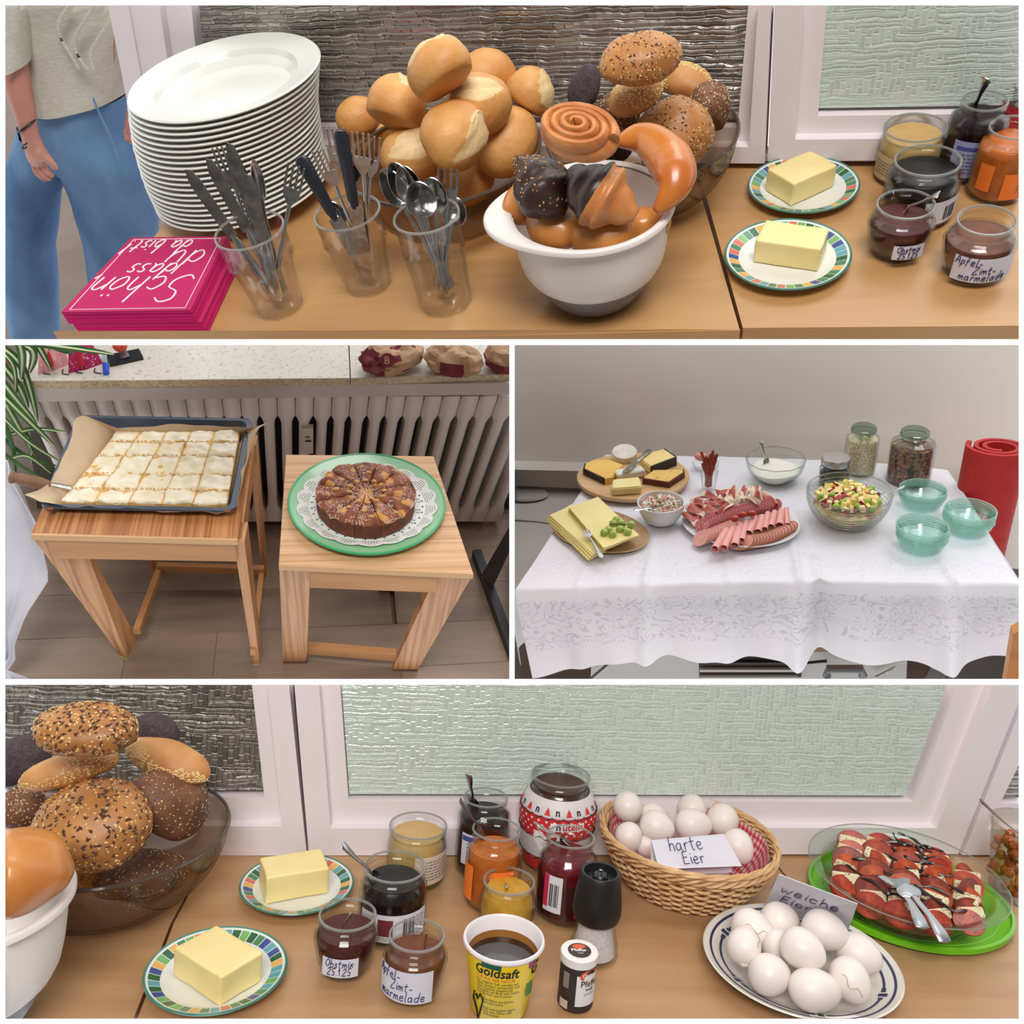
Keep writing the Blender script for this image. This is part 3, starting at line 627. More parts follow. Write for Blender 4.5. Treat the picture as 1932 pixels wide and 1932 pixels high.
# two large glass bowls
def glass_bowl(label, rimc, u, base, foot=.42, m_=None, group=None):
    return bowl('glass_bowl', label, 'bowl', rimc, u, base, m_ or GB, wall=.004, foot=foot)
glass_bowl('large clear bowl holding the pale wheat rolls', (845, 290), 185, (850, 408))
glass_bowl('large clear bowl holding the dark seeded rolls beside the window', (1210, 250), 178, (1212, 372))
GR = 'pale wheat rolls in the left glass bowl'
PALE = (
 ('topmost pale roll of the heap, split open to the left', 830, 134, .235, 62, (15, 42, 150), (.5, .85, .15), 1, (1, .86, .85)),
 ('plain pale roll behind and right of the topmost one', 916, 146, .16, 54, (0, 0, 20), None, 2, (1, .8, .8)),
 ('big pale roll at the upper left of the heap with its split on the right', 748, 204, .17, 58, (30, 40, 100), (.42, .85, -.3), 3, (1, .88, .9)),
 ('pale roll in the middle, half behind the tall one, split across the top', 903, 198, .17, 58, (40, 0, 15), (.35, .8, .2), 4, (1, .86, .85)),
 ('pale roll at the upper right with its split turned right', 1000, 178, .14, 48, (30, 35, 80), (.5, .85, -.45), 5, (1, .9, .9)),
 ('smaller pale roll at the far left behind the forks', 676, 222, .12, 40, (0, 0, 30), None, 6, (1, .86, .85)),
 ('tall pale roll in front with a long split down its right side', 856, 258, .16, 74, (50, 10, 76), (.36, .85, -.45), 7, (1, .76, .78)),
 ('pale roll at the lower left above the spoons, split toward the front', 782, 290, .11, 60, (48, 0, 25), (.42, .8, -.05), 8, (1, .8, .8)),
 ('pale roll at the lower right beside the chocolate pastry', 958, 270, .1, 64, (30, -20, 55), None, 9, (1, .78, .8)),
 ('pale roll sunk in the glass bowl behind the spoons', 880, 340, .05, 56, (20, 0, 60), None, 10, (1, .8, .7)),
 ('pale roll at the left edge under the big one', 705, 262, .08, 44, (0, 0, 10), None, 11, (1, .8, .8)))
for lab, px, py, z_, rx, rt, sp, sd, asp in PALE: bread('roll', px, py, z_, rx*1.1, rt, lab, sd, asp, sp, GR)
GS = 'seeded rolls in the right glass bowl'
for kd, lab, px, py, z_, rx, rt, sd, asp in (
 ('brown', 'seeded roll lying on top of the dark heap', 1208, 112, .27, 78, (20, -3, 3), 21, (1, .7, .5)),
 ('poppy', 'dark poppy roll standing on end at the left of the dark heap', 1102, 168, .2, 44, (20, -60, 20), 22, (1, .7, .62)),
 ('sesame', 'sesame horn lying under the topmost seeded roll', 1200, 178, .2, 56, (20, -15, 18), 23, (1, .62, .6)),
 ('dark', 'grainy brown roll below the poppy roll', 1160, 224, .16, 52, (20, -30, 40), 24, (1, .8, .8)),
 ('brown', 'big square linseed roll at the front of the dark heap', 1274, 252, .15, 72, (38, 0, -12), 25, (1, .92, .8)),
 ('dark', 'dark rye roll along the right rim of the bowl', 1336, 208, .13, 66, (10, 40, 80), 26, (1, .62, .75)),
 ('sesame', 'sesame roll at the back right of the dark heap', 1294, 156, .14, 54, (0, 15, -25), 27, (1, .7, .6)),
 ('dark', 'grainy roll sunk low in the bowl behind the bagel', 1250, 330, .05, 60, (0, 0, 10), 28, (1, .75, .6)),
 ('poppy', 'poppy roll behind the spiral pastry', 1130, 262, .1, 66, (20, 20, -25), 29, (1, .6, .55))): bread(kd, px, py, z_, rx, rt, lab, sd, asp, group=GS)

# white mixing bowl
MW = mat('white_melamine', (228, 220, 216), rough=.4); GREY = mat('grey_rubber', (124, 124, 128), rough=.5)
b = K.P(1114, 556); h = K.H(b, 384); c = K.P(1120, 384, h); r = 158*K.m(c); b = Vector(((b.x+c.x)/2, (b.y+c.y)/2, 0))
t = T('mixing_bowl', 'white mixing bowl with a grey rubber base and broad pouring rim', 'bowl', b)
def mbowl(t, r, h, hand_a, base=True):
    pr = [(r*.75, h*.312), (r*.83, h*.37), (r*.89, h*.46), (r*.925, h*.60), (r*.945, h*.8), (r*.955, h*.965)]
    part('bowl_body', lathe([(0, h*.28)]+pr+[(p-.004, z) for p, z in reversed(pr)]+[(0, h*.28+.004)], 72), MW, t)
    def rf(u, v):
        a = 2*pi*u; da = math.atan2(sin(a-radians(hand_a)), cos(a-radians(hand_a))); ext = .26*math.exp(-(da/.62)**2)
        prof = [(.93, .985), (.95, 1.0), (1.0+ext*.96, 1.005), (1.02+ext, .99), (1.022+ext, .955), (1.0+ext*.96, .955), (1.0+ext*.94, .975), (.96, .965)]
        q = v*(len(prof)-1); i = min(int(q), len(prof)-2); f = q-i; R_ = prof[i][0]+(prof[i+1][0]-prof[i][0])*f; z = prof[i][1]+(prof[i+1][1]-prof[i][1])*f
        return (r*R_*cos(a), r*R_*sin(a), h*z)
    part('rim', sheet(rf, 96, 8, 0, True), MW, t, 60)
    if base: part('rubber_base', lathe([(0, 0), (r*.44, 0), (r*.56, h*.06), (r*.67, h*.18), (r*.745, h*.31), (r*.73, h*.312), (0, h*.25)], 64), GREY, t)
mbowl(t, r, h, 188)
def horn(label, pts, rad, z_, m_, seed, sq=.85, cat='pastry', k=None, ridge=0, rg=0, group=None, n=26):
    P_ = smooth_path([K.P(px, py, z) for (px, py), z in zip(pts, z_)], 9); rad = [rad[0]*.35]+list(rad)+[rad[-1]*.35]; loc = P_[len(P_)//2].copy()
    s = K.m(loc); R_ = [interp([(i/(len(rad)-1), v) for i, v in enumerate(rad)], j/(len(P_)-1))*s for j in range(len(P_))]
    V, Fc = tube([p-loc for p in P_], R_, n, sq, up=(.1, -.3, 1)); ks = []
    V2 = []
    for idx, v in enumerate(V):
        j = idx//n; ctr = P_[j]-loc; d = Vector(v)-ctr; f = 1+.06*nz(v, 30, seed)+(ridge*abs(sin(j*rg+.6*sin(idx % n*2*pi/n))))
        V2.append(tuple(ctr+d*f)); ks.append(.5+.6*nz(v, 22, seed+4) if k is None else k(j/(len(P_)-1), idx % n/n, v))
    t = T('pastry', label, cat, loc, group=group)
    part('crust', (V2, Fc), m_, t, True, ks)
    return t, (V2, Fc), s
GP = 'pastries in the white mixing bowl'
SHK = mat('horn_crust', (206, 130, 58), (186, 102, 40), rough=.3, scale=10, coat=.3, bump=.1)
horn('big glossy curved milk horn at the right side of the mixing bowl', [(1165, 268), (1215, 262), (1262, 300), (1272, 350), (1238, 400)], [26, 36, 44, 40, 24], [.19, .19, .18, .17, .15], SHK, 31, .9, group=GP)
CHK = mat('half_dipped', (206, 142, 82), (184, 112, 56), rough=.4, scale=16, c3=(52, 32, 28), kt=(.42, .5), bump=.9, coat=.1)
t, g, s = horn('chocolate covered croissant with nut crumbs at the left of the mixing bowl', [(975, 300), (1006, 328), (1040, 380), (1056, 412)], [22, 48, 54, 28], [.185, .18, .165, .15], CHK, 33, .85, k=lambda a, b_, v: .9+.6*nz(v, 25, 2), ridge=.14, rg=.62, group=GP)
part('nut_crumbs', scatter(g, 120, 2.6*s, 1.8*s, lambda c_, n_: n_.z > 0, 5), mat('nut_crumb', (214, 160, 96), rough=.6), t, False, kind='stuff')
horn('flaky croissant with a chocolate stripe at the front of the mixing bowl', [(1078, 320), (1110, 352), (1152, 380), (1200, 408)], [30, 54, 60, 32], [.195, .185, .17, .155], CHK, 34, .85, k=lambda a, b_, v: .95 if a < .46 else .1+.5*nz(v, 20, 1), ridge=.2, rg=.62, group=GP)
# spiral pastry
loc = K.P(1092, 254, .255); s = K.m(loc)
t = T('pastry', 'spiral wound flaky pastry lying on top of the mixing bowl', 'pastry', loc, (28, 8, -22), GP)
R_ = 78*s
pts = []; rr = []
for i in range(120):
    a = i/119*2*pi*3.6; q = 1-i/119*.92; pts.append((R_*.94*q*cos(a), R_*.56*q*sin(a), .012*(1-q)+.008)); rr.append(.0045+.0015*q)
part('coil', tube(pts, rr, 10, 1.7), FLAKY, t)
part('crust', X(ell(R_, R_*.62, .02, 40, 16, lump(.05, 20, 3)), (0, 0, -.004)), FLAKY, t)
for lab, px, py, z_, rx, sd in (('glossy milk roll deep at the left of the mixing bowl', 988, 386, .13, 50, 41), ('glossy milk roll low at the front left of the mixing bowl', 1045, 424, .122, 66, 42), ('glossy reddish milk roll low at the front of the mixing bowl', 1135, 444, .118, 68, 43), ('glossy milk roll deep at the right of the mixing bowl', 1216, 426, .11, 50, 44)):
    bread('shiny', px, py, z_, rx, (10, 0, sd*37), lab, sd, (1, .8, .7), group='milk rolls in the mixing bowl')

# butter plates
BUT = mat('butter', (240, 222, 158), (236, 214, 146), rough=.4, scale=20, sss=.15); TINTS = [(206, 110, 88), (72, 128, 92), (58, 78, 140), (224, 170, 90), (96, 160, 170), (112, 170, 96), (44, 96, 60)]
TM = [mat('glaze_%d' % i, c_, rough=.2) for i, c_ in enumerate(TINTS)]
RIMG = mat('rim_green', (70, 128, 112), rough=.2)
def dec_plate(label, cx, cy, u, seed=0, v=None):
    loc = K.P(cx, cy, .012); r = u*K.m(loc); loc.z = 0
    t = T('butter_plate', label, 'plate', loc)
    h = .014
    part('plate_body', lathe([(0, .001), (r*.5, .001), (r*.55, 0), (r*.6, .002), (r*.97, h*.9), (r, h), (r*.985, h*1.08), (r*.72, h*.5), (r*.64, h*.3), (0, h*.25)], 72), WHITE, t)
    z = lambda f: h*(.5+(f-.72)/(.985-.72)*.58)+.0003
    n = 40; r_ = random.Random(seed); ci = [r_.randrange(7) for _ in range(n)]
    for i in range(1, n):
        while ci[i] == ci[i-1]: ci[i] = r_.randrange(7)
    V, Fc, mi = [], [], []
    for i in range(n):
        b0 = len(V)
        for ff in (.77, .93):
            for q in range(3):
                a = 2*pi*(i+.06+.88*q/2)/n; V.append((r*ff*cos(a), r*ff*sin(a), z(ff)))
        for q in range(2): Fc.append((b0+q, b0+3+q, b0+4+q, b0+1+q)); mi.append(ci[i])
    Fc = [tuple(reversed(f)) for f in Fc]
    part('glazed_squares', (V, Fc), TM, t, False, mi=mi, label='ring of coloured glazed squares')
    part('rim_line', lathe([(r*.965, z(.965)), (r*.99, z(.985)+.0003), (r*1.004, h), (r*.99, h*.9)], 72), RIMG, t, label='green rim line')
    part('inner_line', lathe([(r*.50, h*.262), (r*.508, h*.275), (r*.512, h*.262)], 64), mat('grey_line', (170, 168, 160), rough=.4), t)
    return t, loc, r
def butter(label, bot, w_, d_, h_, ang, top=None, seed=0):
    loc = K.P(bot[0], bot[1], .0045)
    def fn(x):
        return x
    V, Fc = rbox(w_, d_, h_, .003, 3)
    bm = bmesh.new(); me = mk('b', (V, Fc), BUT); bm.from_mesh(me); bmesh.ops.subdivide_edges(bm, edges=[e for e in bm.edges if e.calc_length() > .01], cuts=5, use_grid_fill=True)
    for v in bm.verts: v.co += v.co.normalized()*.0012*nz(v.co, 60, seed)+Vector((.0016*nz(v.co, 25, seed+5), .0016*nz(v.co, 25, seed+9), 0))
    g = ([tuple(v.co) for v in bm.verts], [tuple(x.index for x in f.verts) for f in bm.faces]); bm.free()
    return solo('butter', g, BUT, label, 'butter', loc, (0, 0, ang), smooth=50)
dec_plate('patterned butter plate at the back, nearer the window, on the plate-stack table corner', 1515, 349, 101, 3)[0]['label'] = 'small colour-rimmed plate nearer the window in the top scene'
dec_plate('small colour-rimmed plate nearer the front edge in the top scene', 1485, 480, 115, 5)
butter('butter block on the plate nearer the window in the top scene', (1508, 356), .078, .056, .034, 32, seed=1)
butter('butter block on the front plate in the top scene', (1490, 484), .084, .05, .034, -22, seed=2)

# jars
def jar(name, label, rim, base, wr, wbody, wbase, fill, cm, m_=GL, neck=.16, shoulder=.1, cat='jar', belly=None, lean=.5, lip=True, thread=True, wall=.0025, fin=0):
    b = K.P(*base); h = K.H(b, rim[1]); c = K.P(rim[0], rim[1], h); b = Vector((b.x*(1-lean)+c.x*lean, b.y*(1-lean)+c.y*lean, 0)); c = b+Vector((0, 0, h))
    mid = b+Vector((0, 0, h*.5)); rr, rb, rf = wr/2*K.m(c), wbody/2*K.m(mid), wbase/2*K.m(b); s = neck*h
    t = T(name, label, cat, b)
    ns = [(rf*.9, 0), (rf, h*.025)]
    if belly is None: ns += [(rb*.995, h*.10), (rb, h*.3), (rb, h*(1-neck-shoulder-.05)), (rb*.97, h*(1-neck-shoulder*.55)), (rr*.97, h*(1-neck))]
    else: ns += [(interp([(0, rf), (1, rb)], (q/belly)**.6 if q < belly else 1) if q <= belly else rb-(rb-rr*.97)*((q-belly)/(1-neck-belly))**2.2, q*h) for q in [belly*.3, belly*.6, belly, belly+(1-neck-belly)*.4, belly+(1-neck-belly)*.7, belly+(1-neck-belly)*.9, 1-neck]]
    nk = [(rr*.95, h*(1-neck*.9)), (rr*.95, h*(1-neck*.6))]
    if thread: nk += [(rr*1.0, h*(1-neck*.5)), (rr*.96, h*(1-neck*.4))]
    nk += [(rr*.96, h*(1-neck*.15)), (rr*1.0, h*(1-neck*.06)), (rr, h)]
    pr = ns+nk
    part('glass_body', cup_shape(pr, wall, n=56), m_, t, 60)
    part('rim', lathe([(rr+.0006, h-.0012), (rr+.0002, h+.0008), (rr-.002, h+.001), (rr-.0026, h-.001), (rr+.0006, h-.0012)], 56), mat('glass_rim', (150, 150, 146)), t)  # grey half-clear ring paints a highlight along the glass lip
    if cm: part('contents', solid(pr, h*fill, wall, n=48), cm, t, 50)
    return t, b, h, rb, rr, pr
def jam(name, c1, c2, rough=.3): return mat(name, c1, c2, rough=rough, scale=60, coat=.04, spec=.25, lo=.3, hi=.7)
J_RED = jam('red_brown_jam', (86, 30, 28), (66, 20, 22)); J_APP = jam('apple_jam', (118, 66, 40), (96, 48, 30)); J_PLUM = jam('plum_jam', (30, 18, 18), (22, 12, 14)); J_HON = mat('creamed_honey', (206, 170, 112), (196, 158, 100), rough=.45, scale=40)
J_BLUE = jam('blueberry_jam', (36, 12, 24), (26, 8, 18)); J_ORA = jam('orange_jam', (204, 112, 40), (180, 88, 30)); J_RASP = jam('raspberry_jam', (120, 26, 40), (84, 14, 26)); J_YEL = jam('quince_jam', (206, 158, 60), (186, 134, 44))
J_DR = jam('dark_raspberry', (60, 10, 20), (44, 6, 14))
HL = mat('honey_label', (196, 172, 130), rough=.8); BLUEL = mat('blue_label', (150, 156, 196), rough=.7); BLUED = mat('blue_print', (70, 80, 150), rough=.7); ORL = mat('orange_label', (236, 120, 40), rough=.7); GRT = mat('grey_print', (110, 105, 105), rough=.8)
def label_on(t, R_, a0, z0, w_, h_, m_, name='paper_label', label=None): return part(name, wrap(R_+.0006, a0, z0, w_, h_), m_, t, label=label)
def lines_on(t, R_, a0, z0, w_, h_, n, m_=None, seed=1):
    r_ = random.Random(seed); g = []
    for i in range(n):
        y = z0+h_*(1-(i+.5)/n); x = -w_/2
        while x < w_/2-.002:
            l_ = min(r_.uniform(.002, .007), w_/2-x); g.append(wrap(R_+.0009, a0+math.degrees((x+l_/2)/R_), y, l_*.85, h_/n*.38, 2)); x += l_+.0008
    part('small_print', J(*g), m_ or GRT, t, False, kind='stuff')
def bars_on(t, R_, a0, z0, w_, h_, seed=3):
    r_ = random.Random(seed); g = []; x = -w_/2
    while x < w_/2: 
        l_ = r_.choice((.0006, .001, .0016)); g.append(wrap(R_+.0009, a0+math.degrees(x/R_), z0, l_, h_, 1)); x += l_+.0009
    part('barcode', J(*g), INKB, t, False, kind='stuff')
def hand_label(t, R_, a0, zrows, size, thick=.0005, slant=.1, m_=None, dx=None):
    for i, (s_, z) in enumerate(zrows):
        L_ = hand(s_, size, thick, slant)[1]; off = 0 if dx is None else dx[i]
        part('lettering', hand(s_, size, thick, slant, cyl(R_+.001, a0+math.degrees((-L_/2+off)/R_), z))[0], m_ or INK, t, False, label='handwriting reading '+s_)
def spoon_in(t_b, a_px, z0, b_px, z1, label, w_=.02, m_=None, kind='spoon'):
    return utensil(kind, K.P(a_px[0], a_px[1], z0), K.P(b_px[0], b_px[1], z1), label, wid=w_, mb=m_, mh=m_, up=(0, -.5, 1))
t, b, h, rb, rr, pr = jar('jam_jar', 'open jar of creamed honey by the window in the top scene', (1719, 240), (1714, 330), 112, 116, 108, .84, J_HON)
label_on(t, rb, -150, h*.12, .045, h*.5, HL); lines_on(t, rb, -150, h*.2, .035, h*.3, 5)
t, b, h, rb, rr, pr = jar('jam_jar', 'tall jar of blueberry jam with a pale blue label in the top scene', (1838, 190), (1838, 325), 82, 104, 96, .82, J_BLUE)
label_on(t, rb, -95, h*.12, .07, h*.5, BLUEL); label_on(t, rb+.0004, -95, h*.5, .06, h*.05, BLUED, 'blue_stripe'); lines_on(t, rb, -95, h*.16, .05, h*.3, 6)
spoon_in(t, (1832, 215), h*.6, (1862, 148), h+.035, 'steel spoon standing in the blueberry jar of the top scene', .02)
t, b, h, rb, rr, pr = jar('jam_jar', 'wide dark plum butter jar between honey and red jam in the top scene', (1735, 302), (1740, 405), 118, 132, 118, .80, J_PLUM)
label_on(t, rb, -60, h*.14, .06, h*.42, PAPER); bars_on(t, rb, -50, h*.2, .02, h*.25)
t, b, h, rb, rr, pr = jar('jam_jar', 'jar of orange jam at the right edge of the top scene', (1900, 240), (1893, 362), 92, 112, 100, .80, J_ORA)
label_on(t, rb, -70, h*.12, .05, h*.4, ORL); label_on(t, rb, -140, h*.22, .02, h*.4, ORL); lines_on(t, rb, -62, h*.2, .025, h*.22, 5)
t, b, h, rb, rr, pr = jar('jam_jar', 'small round jar of red-brown jam with a small paper label in the top scene', (1700, 385), (1697, 473), 104, 120, 84, .68, J_RED, neck=.22, belly=.6, shoulder=.2)
label_on(t, rb*.99, -84, h*.2, .04, .02, PAPER); hand_label(t, rb*.99, -84, (('Obstmix', h*.2+.011), ('25.1.25', h*.2+.002)), .0085)
spoon_in(t, (1690, 402), h*.55, (1772, 366), h+.02, 'steel spoon resting across the red-brown jam jar of the top scene', .018)
t, b, h, rb, rr, pr = jar('jam_jar', 'squat jar of apple jam with a broad handwritten label in the top scene', (1850, 415), (1843, 508), 104, 130, 92, .66, J_APP, neck=.24, belly=.6, shoulder=.2)
label_on(t, rb, -92, h*.14, .078, .034, PAPER); hand_label(t, rb, -92, (('Apfel-', h*.14+.024), ('Zimt-', h*.14+.013), ('marmelade', h*.14+.003)), .011, dx=(-.02, 0, 0))
t, b, h, rb, rr, pr = jar('jam_jar', 'red patterned chocolate spread jar cut by the right edge of the top scene', (1945, 160), (1940, 290), 90, 110, 100, .8, mat('choc_spread', (70, 38, 28), rough=.3))
label_on(t, rb, -160, h*.1, .09, h*.72, mat('nut_red', (196, 40, 50), rough=.6))

# person in a pale knit jumper and jeans, standing beyond the table
pw = K.P(165, 190, -.02); ta = Vector((1, 0, 0))
def Pp(px, py, dy=0.0): return K.W(px, py, (pw.x, pw.y+dy, 0), (1, 0, 0))
SKIN = mat('skin', (192, 138, 124), (182, 124, 110), rough=.5, scale=15, sss=.2)
mp_ = K.m(pw)
person = T('person', 'person in a pale knitted jumper and blue jeans standing beyond the plate stack', 'person', Vector((pw.x, pw.y, -.95)))
def skin_body(chains, name):
    bm_v, ed, rad = [], [], []
    for ch, link_ in chains:
        prev = link_
        for p, r in ch:
            bm_v.append(p); rad.append(r)
            if prev is not None: ed.append((prev, len(bm_v)-1))
            prev = len(bm_v)-1
    me = bpy.data.meshes.new(name); me.from_pydata([tuple(v) for v in bm_v], ed, []); o = bpy.data.objects.new(name, me); COL.objects.link(o)
    md = o.modifiers.new('s', 'SKIN'); md.use_smooth_shade = True
    for v, r in zip(me.skin_vertices[0].data, rad): v.radius = (r, r)
    me.skin_vertices[0].data[0].use_root = True
    sb = o.modifiers.new('u', 'SUBSURF'); sb.levels = 2; sb.render_levels = 2
    bpy.context.view_layer.update()
    m2 = bpy.data.meshes.new_from_object(o.evaluated_get(bpy.context.evaluated_depsgraph_get()))
    bpy.data.objects.remove(o); return m2
S_ = mp_
body = []
pel = Pp(170, 230)
spine = [(pel, 78*S_), (Pp(160, 120), 74*S_), (Pp(150, 0), 88*S_), (Pp(150, -60), 90*S_)]
armR = [(Pp(30, -50, -.05), 34*S_), (Pp(10, 20, -.09), 32*S_), (Pp(22, 120, -.14), 27*S_), (Pp(44, 200, -.17), 21*S_), (Pp(55, 250, -.18), 16*S_), (Pp(66, 280, -.18), 20*S_), (Pp(74, 298, -.18), 19*S_)]
armL = [(Pp(280, -50, -.03), 34*S_), (Pp(296, 40, -.05), 30*S_), (Pp(280, 140, -.08), 24*S_), (Pp(256, 205, -.1), 16*S_), (Pp(248, 232, -.1), 17*S_)]
legL = [(Pp(205, 300), 60*S_), (Pp(222, 430), 50*S_), (Pp(235, 640), 36*S_), (Pp(238, 800), 30*S_)]
legR = [(Pp(90, 300, .04), 34*S_), (Pp(40, 430, .06), 22*S_), (Pp(42, 640, .08), 20*S_), (Pp(50, 800, .08), 18*S_)]
chains = [(spine, None), (armR, 3), (armL, 3), (legL, 0), (legR, 0)]
n0 = 4; wr = n0+len(armR)-1; wl = n0+len(armR)+len(armL)-1
fing = [((82, 312), (90, 326), (98, 333), 7), ((76, 316), (84, 333), (93, 339), 7), ((70, 316), (76, 333), (84, 341), 6.5), ((64, 312), (69, 327), (76, 335), 6)]
for a, b_, c_, r_ in fing: chains.append(([(Pp(a[0], a[1], -.185), r_*S_), (Pp(b_[0], b_[1], -.19), r_*.9*S_), (Pp(c_[0]+4, c_[1], -.185), r_*.7*S_)], wr))
chains.append(([(Pp(88, 296, -.2), 8*S_), (Pp(100, 310, -.205), 7*S_), (Pp(107, 322, -.205), 5.5*S_)], wr))
for i, (a, b_) in enumerate((((238, 250), (241, 268)), ((246, 254), (250, 274)), ((254, 252), (259, 270)))): chains.append(([(Pp(a[0], a[1], -.11), 6*S_), (Pp(b_[0], b_[1], -.12), 5*S_)], wl))
base_m = skin_body([([(p-Vector((pw.x, pw.y, -.95)), r) for p, r in ch], l) for ch, l in chains], 'body')
base_m.materials.append(SKIN)
part('body', base_m, SKIN, person)
def loft(rings, n=40, fold=0, seed=0, m_=1):     # rings: (px centre, py, half width px, depth m, dy, tilt)
    V, Fc = [], []
    R_ = []
    for i in range(len(rings)-1):
        for q in range(5):
            R_.append([a+(b_-a)*q/5 for a, b_ in zip(rings[i], rings[i+1])])
    R_.append(list(rings[-1]))
    for i, (cx, cy, hw, dp, dy) in enumerate(R_):
        c_ = Pp(cx, cy, dy)-Vector((pw.x, pw.y, -.95)); s = hw*S_
        for j in range(n):
            a = 2*pi*j/n; p = Vector((s*cos(a), dp*sin(a), 0)); f = 1+fold*noise.noise(Vector((cos(a)*2.5, sin(a)*2.5, c_.z*14+seed)))
            V.append(tuple(c_+p*f))
    for i in range(len(R_)-1):
        for j in range(n): a = i*n+j; b_ = i*n+(j+1) % n; Fc.append((a, b_, b_+n, a+n))
    return V, Fc
KNIT = mat('pale_knit', (204, 202, 190), (192, 189, 176), rough=.95, scale=60, stretch=(1, 1, 5), bump=.6, bscale=150); DENIM = mat('blue_denim', (112, 150, 192), (78, 114, 158), rough=.9, scale=7, detail=6, bump=.4, bscale=300, stretch=(1, 1, .4))
sw = loft([(150, -80, 142, .14, 0), (148, 0, 136, .13, 0), (150, 80, 130, .13, 0), (152, 140, 122, .135, 0), (154, 165, 118, .14, 0)], 48, .05, 3)
V = [list(v) for v in sw[0]]
nr = len(V)//48
for j in range(48): 
    pass
sl = loft([(6, -80, 60, .08, -.08), (10, 0, 54, .075, -.1), (12, 70, 46, .07, -.12), (14, 122, 40, .065, -.14)], 32, .05, 5)
sr = loft([(292, -80, 52, .08, -.05), (284, 20, 42, .07, -.05), (276, 110, 26, .055, -.05)], 32, .05, 6)
part('jumper', J((V, sw[1]), sl, sr), KNIT, person, label='pale knitted jumper')
for i in range(3): part('cable_stitch', tube(smooth_path([Pp(190-i*30+20*sin(q*1.1+i), -20+q*30, -.148)-Vector((pw.x, pw.y, -.95)) for q in range(6)], 4), .004, 6), KNIT, person)
j1 = loft([(158, 168, 116, .125, 0), (160, 230, 120, .13, 0), (208, 300, 98, .12, 0), (222, 380, 92, .11, 0), (232, 480, 80, .10, 0), (235, 640, 66, .09, 0), (240, 760, 60, .08, 0)], 44, .07, 8)
j2 = loft([(120, 220, 90, .12, .01), (78, 300, 74, .12, .02), (50, 380, 70, .11, .03), (50, 480, 66, .10, .04), (70, 640, 54, .09, .05), (80, 760, 50, .08, .05)], 44, .07, 9)
part('jeans', J(j1, j2), DENIM, person, label='wide blue jeans')
part('seam', tube(smooth_path([Pp(x, y, -.13)-Vector((pw.x, pw.y, -.95)) for x, y in ((176, 186), (190, 220), (210, 262), (222, 300))], 4), .0022, 6), mat('denim_seam', (110, 140, 180), rough=.9), person)
for i, (x, y, r_, w_) in enumerate(((50, 236, 20, .0022), (58, 262, 18, .0015), (56, 270, 18, .0015))):
    c_ = Pp(x, y, -.178)-Vector((pw.x, pw.y, -.95)); part('bracelet', tube([(c_.x+r_*S_*cos(a), c_.y+r_*S_*sin(a)*.9, c_.z+r_*S_*.35*cos(a)) for a in [2*pi*k_/24 for k_ in range(24)]], w_, 6, closed=True), BLACK, person, label='thin dark bracelet')
# ================= corner 4: jam jars, eggs and tomato salad =================
K = P4
TW4 = mat('beech_veneer_warm', (186, 146, 104), (168, 126, 86), rough=.4, scale=3, stretch=(1, 8, 8), detail=6, lo=.3, hi=.7, bump=.03, coat=.12)
W4 = wall_frame((430, 1594), (1530, 1598))
RG_DARK4 = relief_glass('dark_relief_glass_near', (116, 112, 106), (190, 184, 174), .2, 1.0, sx=.8, metal=.45); RG_LIGHT4 = relief_glass('pale_relief_glass_near', (194, 206, 198), (218, 229, 222), .25, .35, sx=.9, metal=.05)
frame_set(3, [(-60, 1262), (478, 1262), (503, 1491), (-60, 1488)], [(-60, 1262), (550, 1262), (584, 1588), (-60, 1586)], RG_DARK4, W4, 'dark_relief_pane', lab='white framed window with dark patterned relief glass behind the seeded rolls')
frame_set(4, [(642, 1262), (1798, 1262), (1708, 1501), (659, 1498)], [(560, 1262), (1908, 1262), (1778, 1588), (588, 1588)], RG_LIGHT4, W4, 'pale_relief_pane', lab='wide white framed window with pale patterned relief glass behind the jars')
frame_set(5, [(1985, 1262), (2110, 1262), (2110, 1508), (1869, 1504)], [(1916, 1262), (2130, 1262), (2130, 1590), (1786, 1590)], RG_DARK, W4, 'dark_relief_pane', lab='white framed window with dark relief glass at the far right')
struct('trim_6', wq([(-60, 1262), (2110, 1262), (2110, 1600), (-60, 1597)], W4, -.05, -.024), mat('dark_gap', (38, 30, 30)), 'dark gap behind and under the window frames')
for a_, b_ in ((505, 658), (1530, 1826), (1862, 2000)): struct('trim_7', wq([(a_, 1584), (b_, 1584), (b_, 1599), (a_, 1599)], W4, -.024, .0), UPVC, 'white foot of the window frame between dark slots')
def tab4(label, cx, px):
    t = T('buffet_table', label, 'table', K.P(*cx))
    top = [K.P(x, y)-Vector((0, 0, .0012)) for x, y in px]
    part('tabletop', at_thing(t, prism([p-Vector((0, 0, .026)) for p in top], (0, 0, .026))), TW4, t, False)
    zb = [Vector((p.x, p.y, -.0275)) for p in top]
    part('apron', at_thing(t, prism([p+Vector((0, 0, -.05)) for p in zb], (0, 0, .05))), TWE, t, False)
tab4('beech table under the white mixing bowl in the jar scene', (150, 1800), [(-90, 1601), (397, 1601), (322, 1740), (244, 1940), (-90, 1940)])
tab4('beech table under the butter plates, jars and egg basket', (800, 1750), [(401, 1601), (1438, 1603), (1505, 1680), (1684, 1945), (250, 1945), (328, 1740)])
tab4('beech table under the tomato salad in the jar scene', (1750, 1750), [(1442, 1603), (2000, 1605), (2000, 1945), (1690, 1945), (1510, 1680)])
struct('trim_8', prism([K.P(x, y, -.03) for x, y in ((390, 1603), (410, 1603), (256, 1940), (236, 1940))], (0, 0, -.02)), mat('gap_wood', (110, 74, 50), rough=.8), 'shadowed seam under the left table joint')
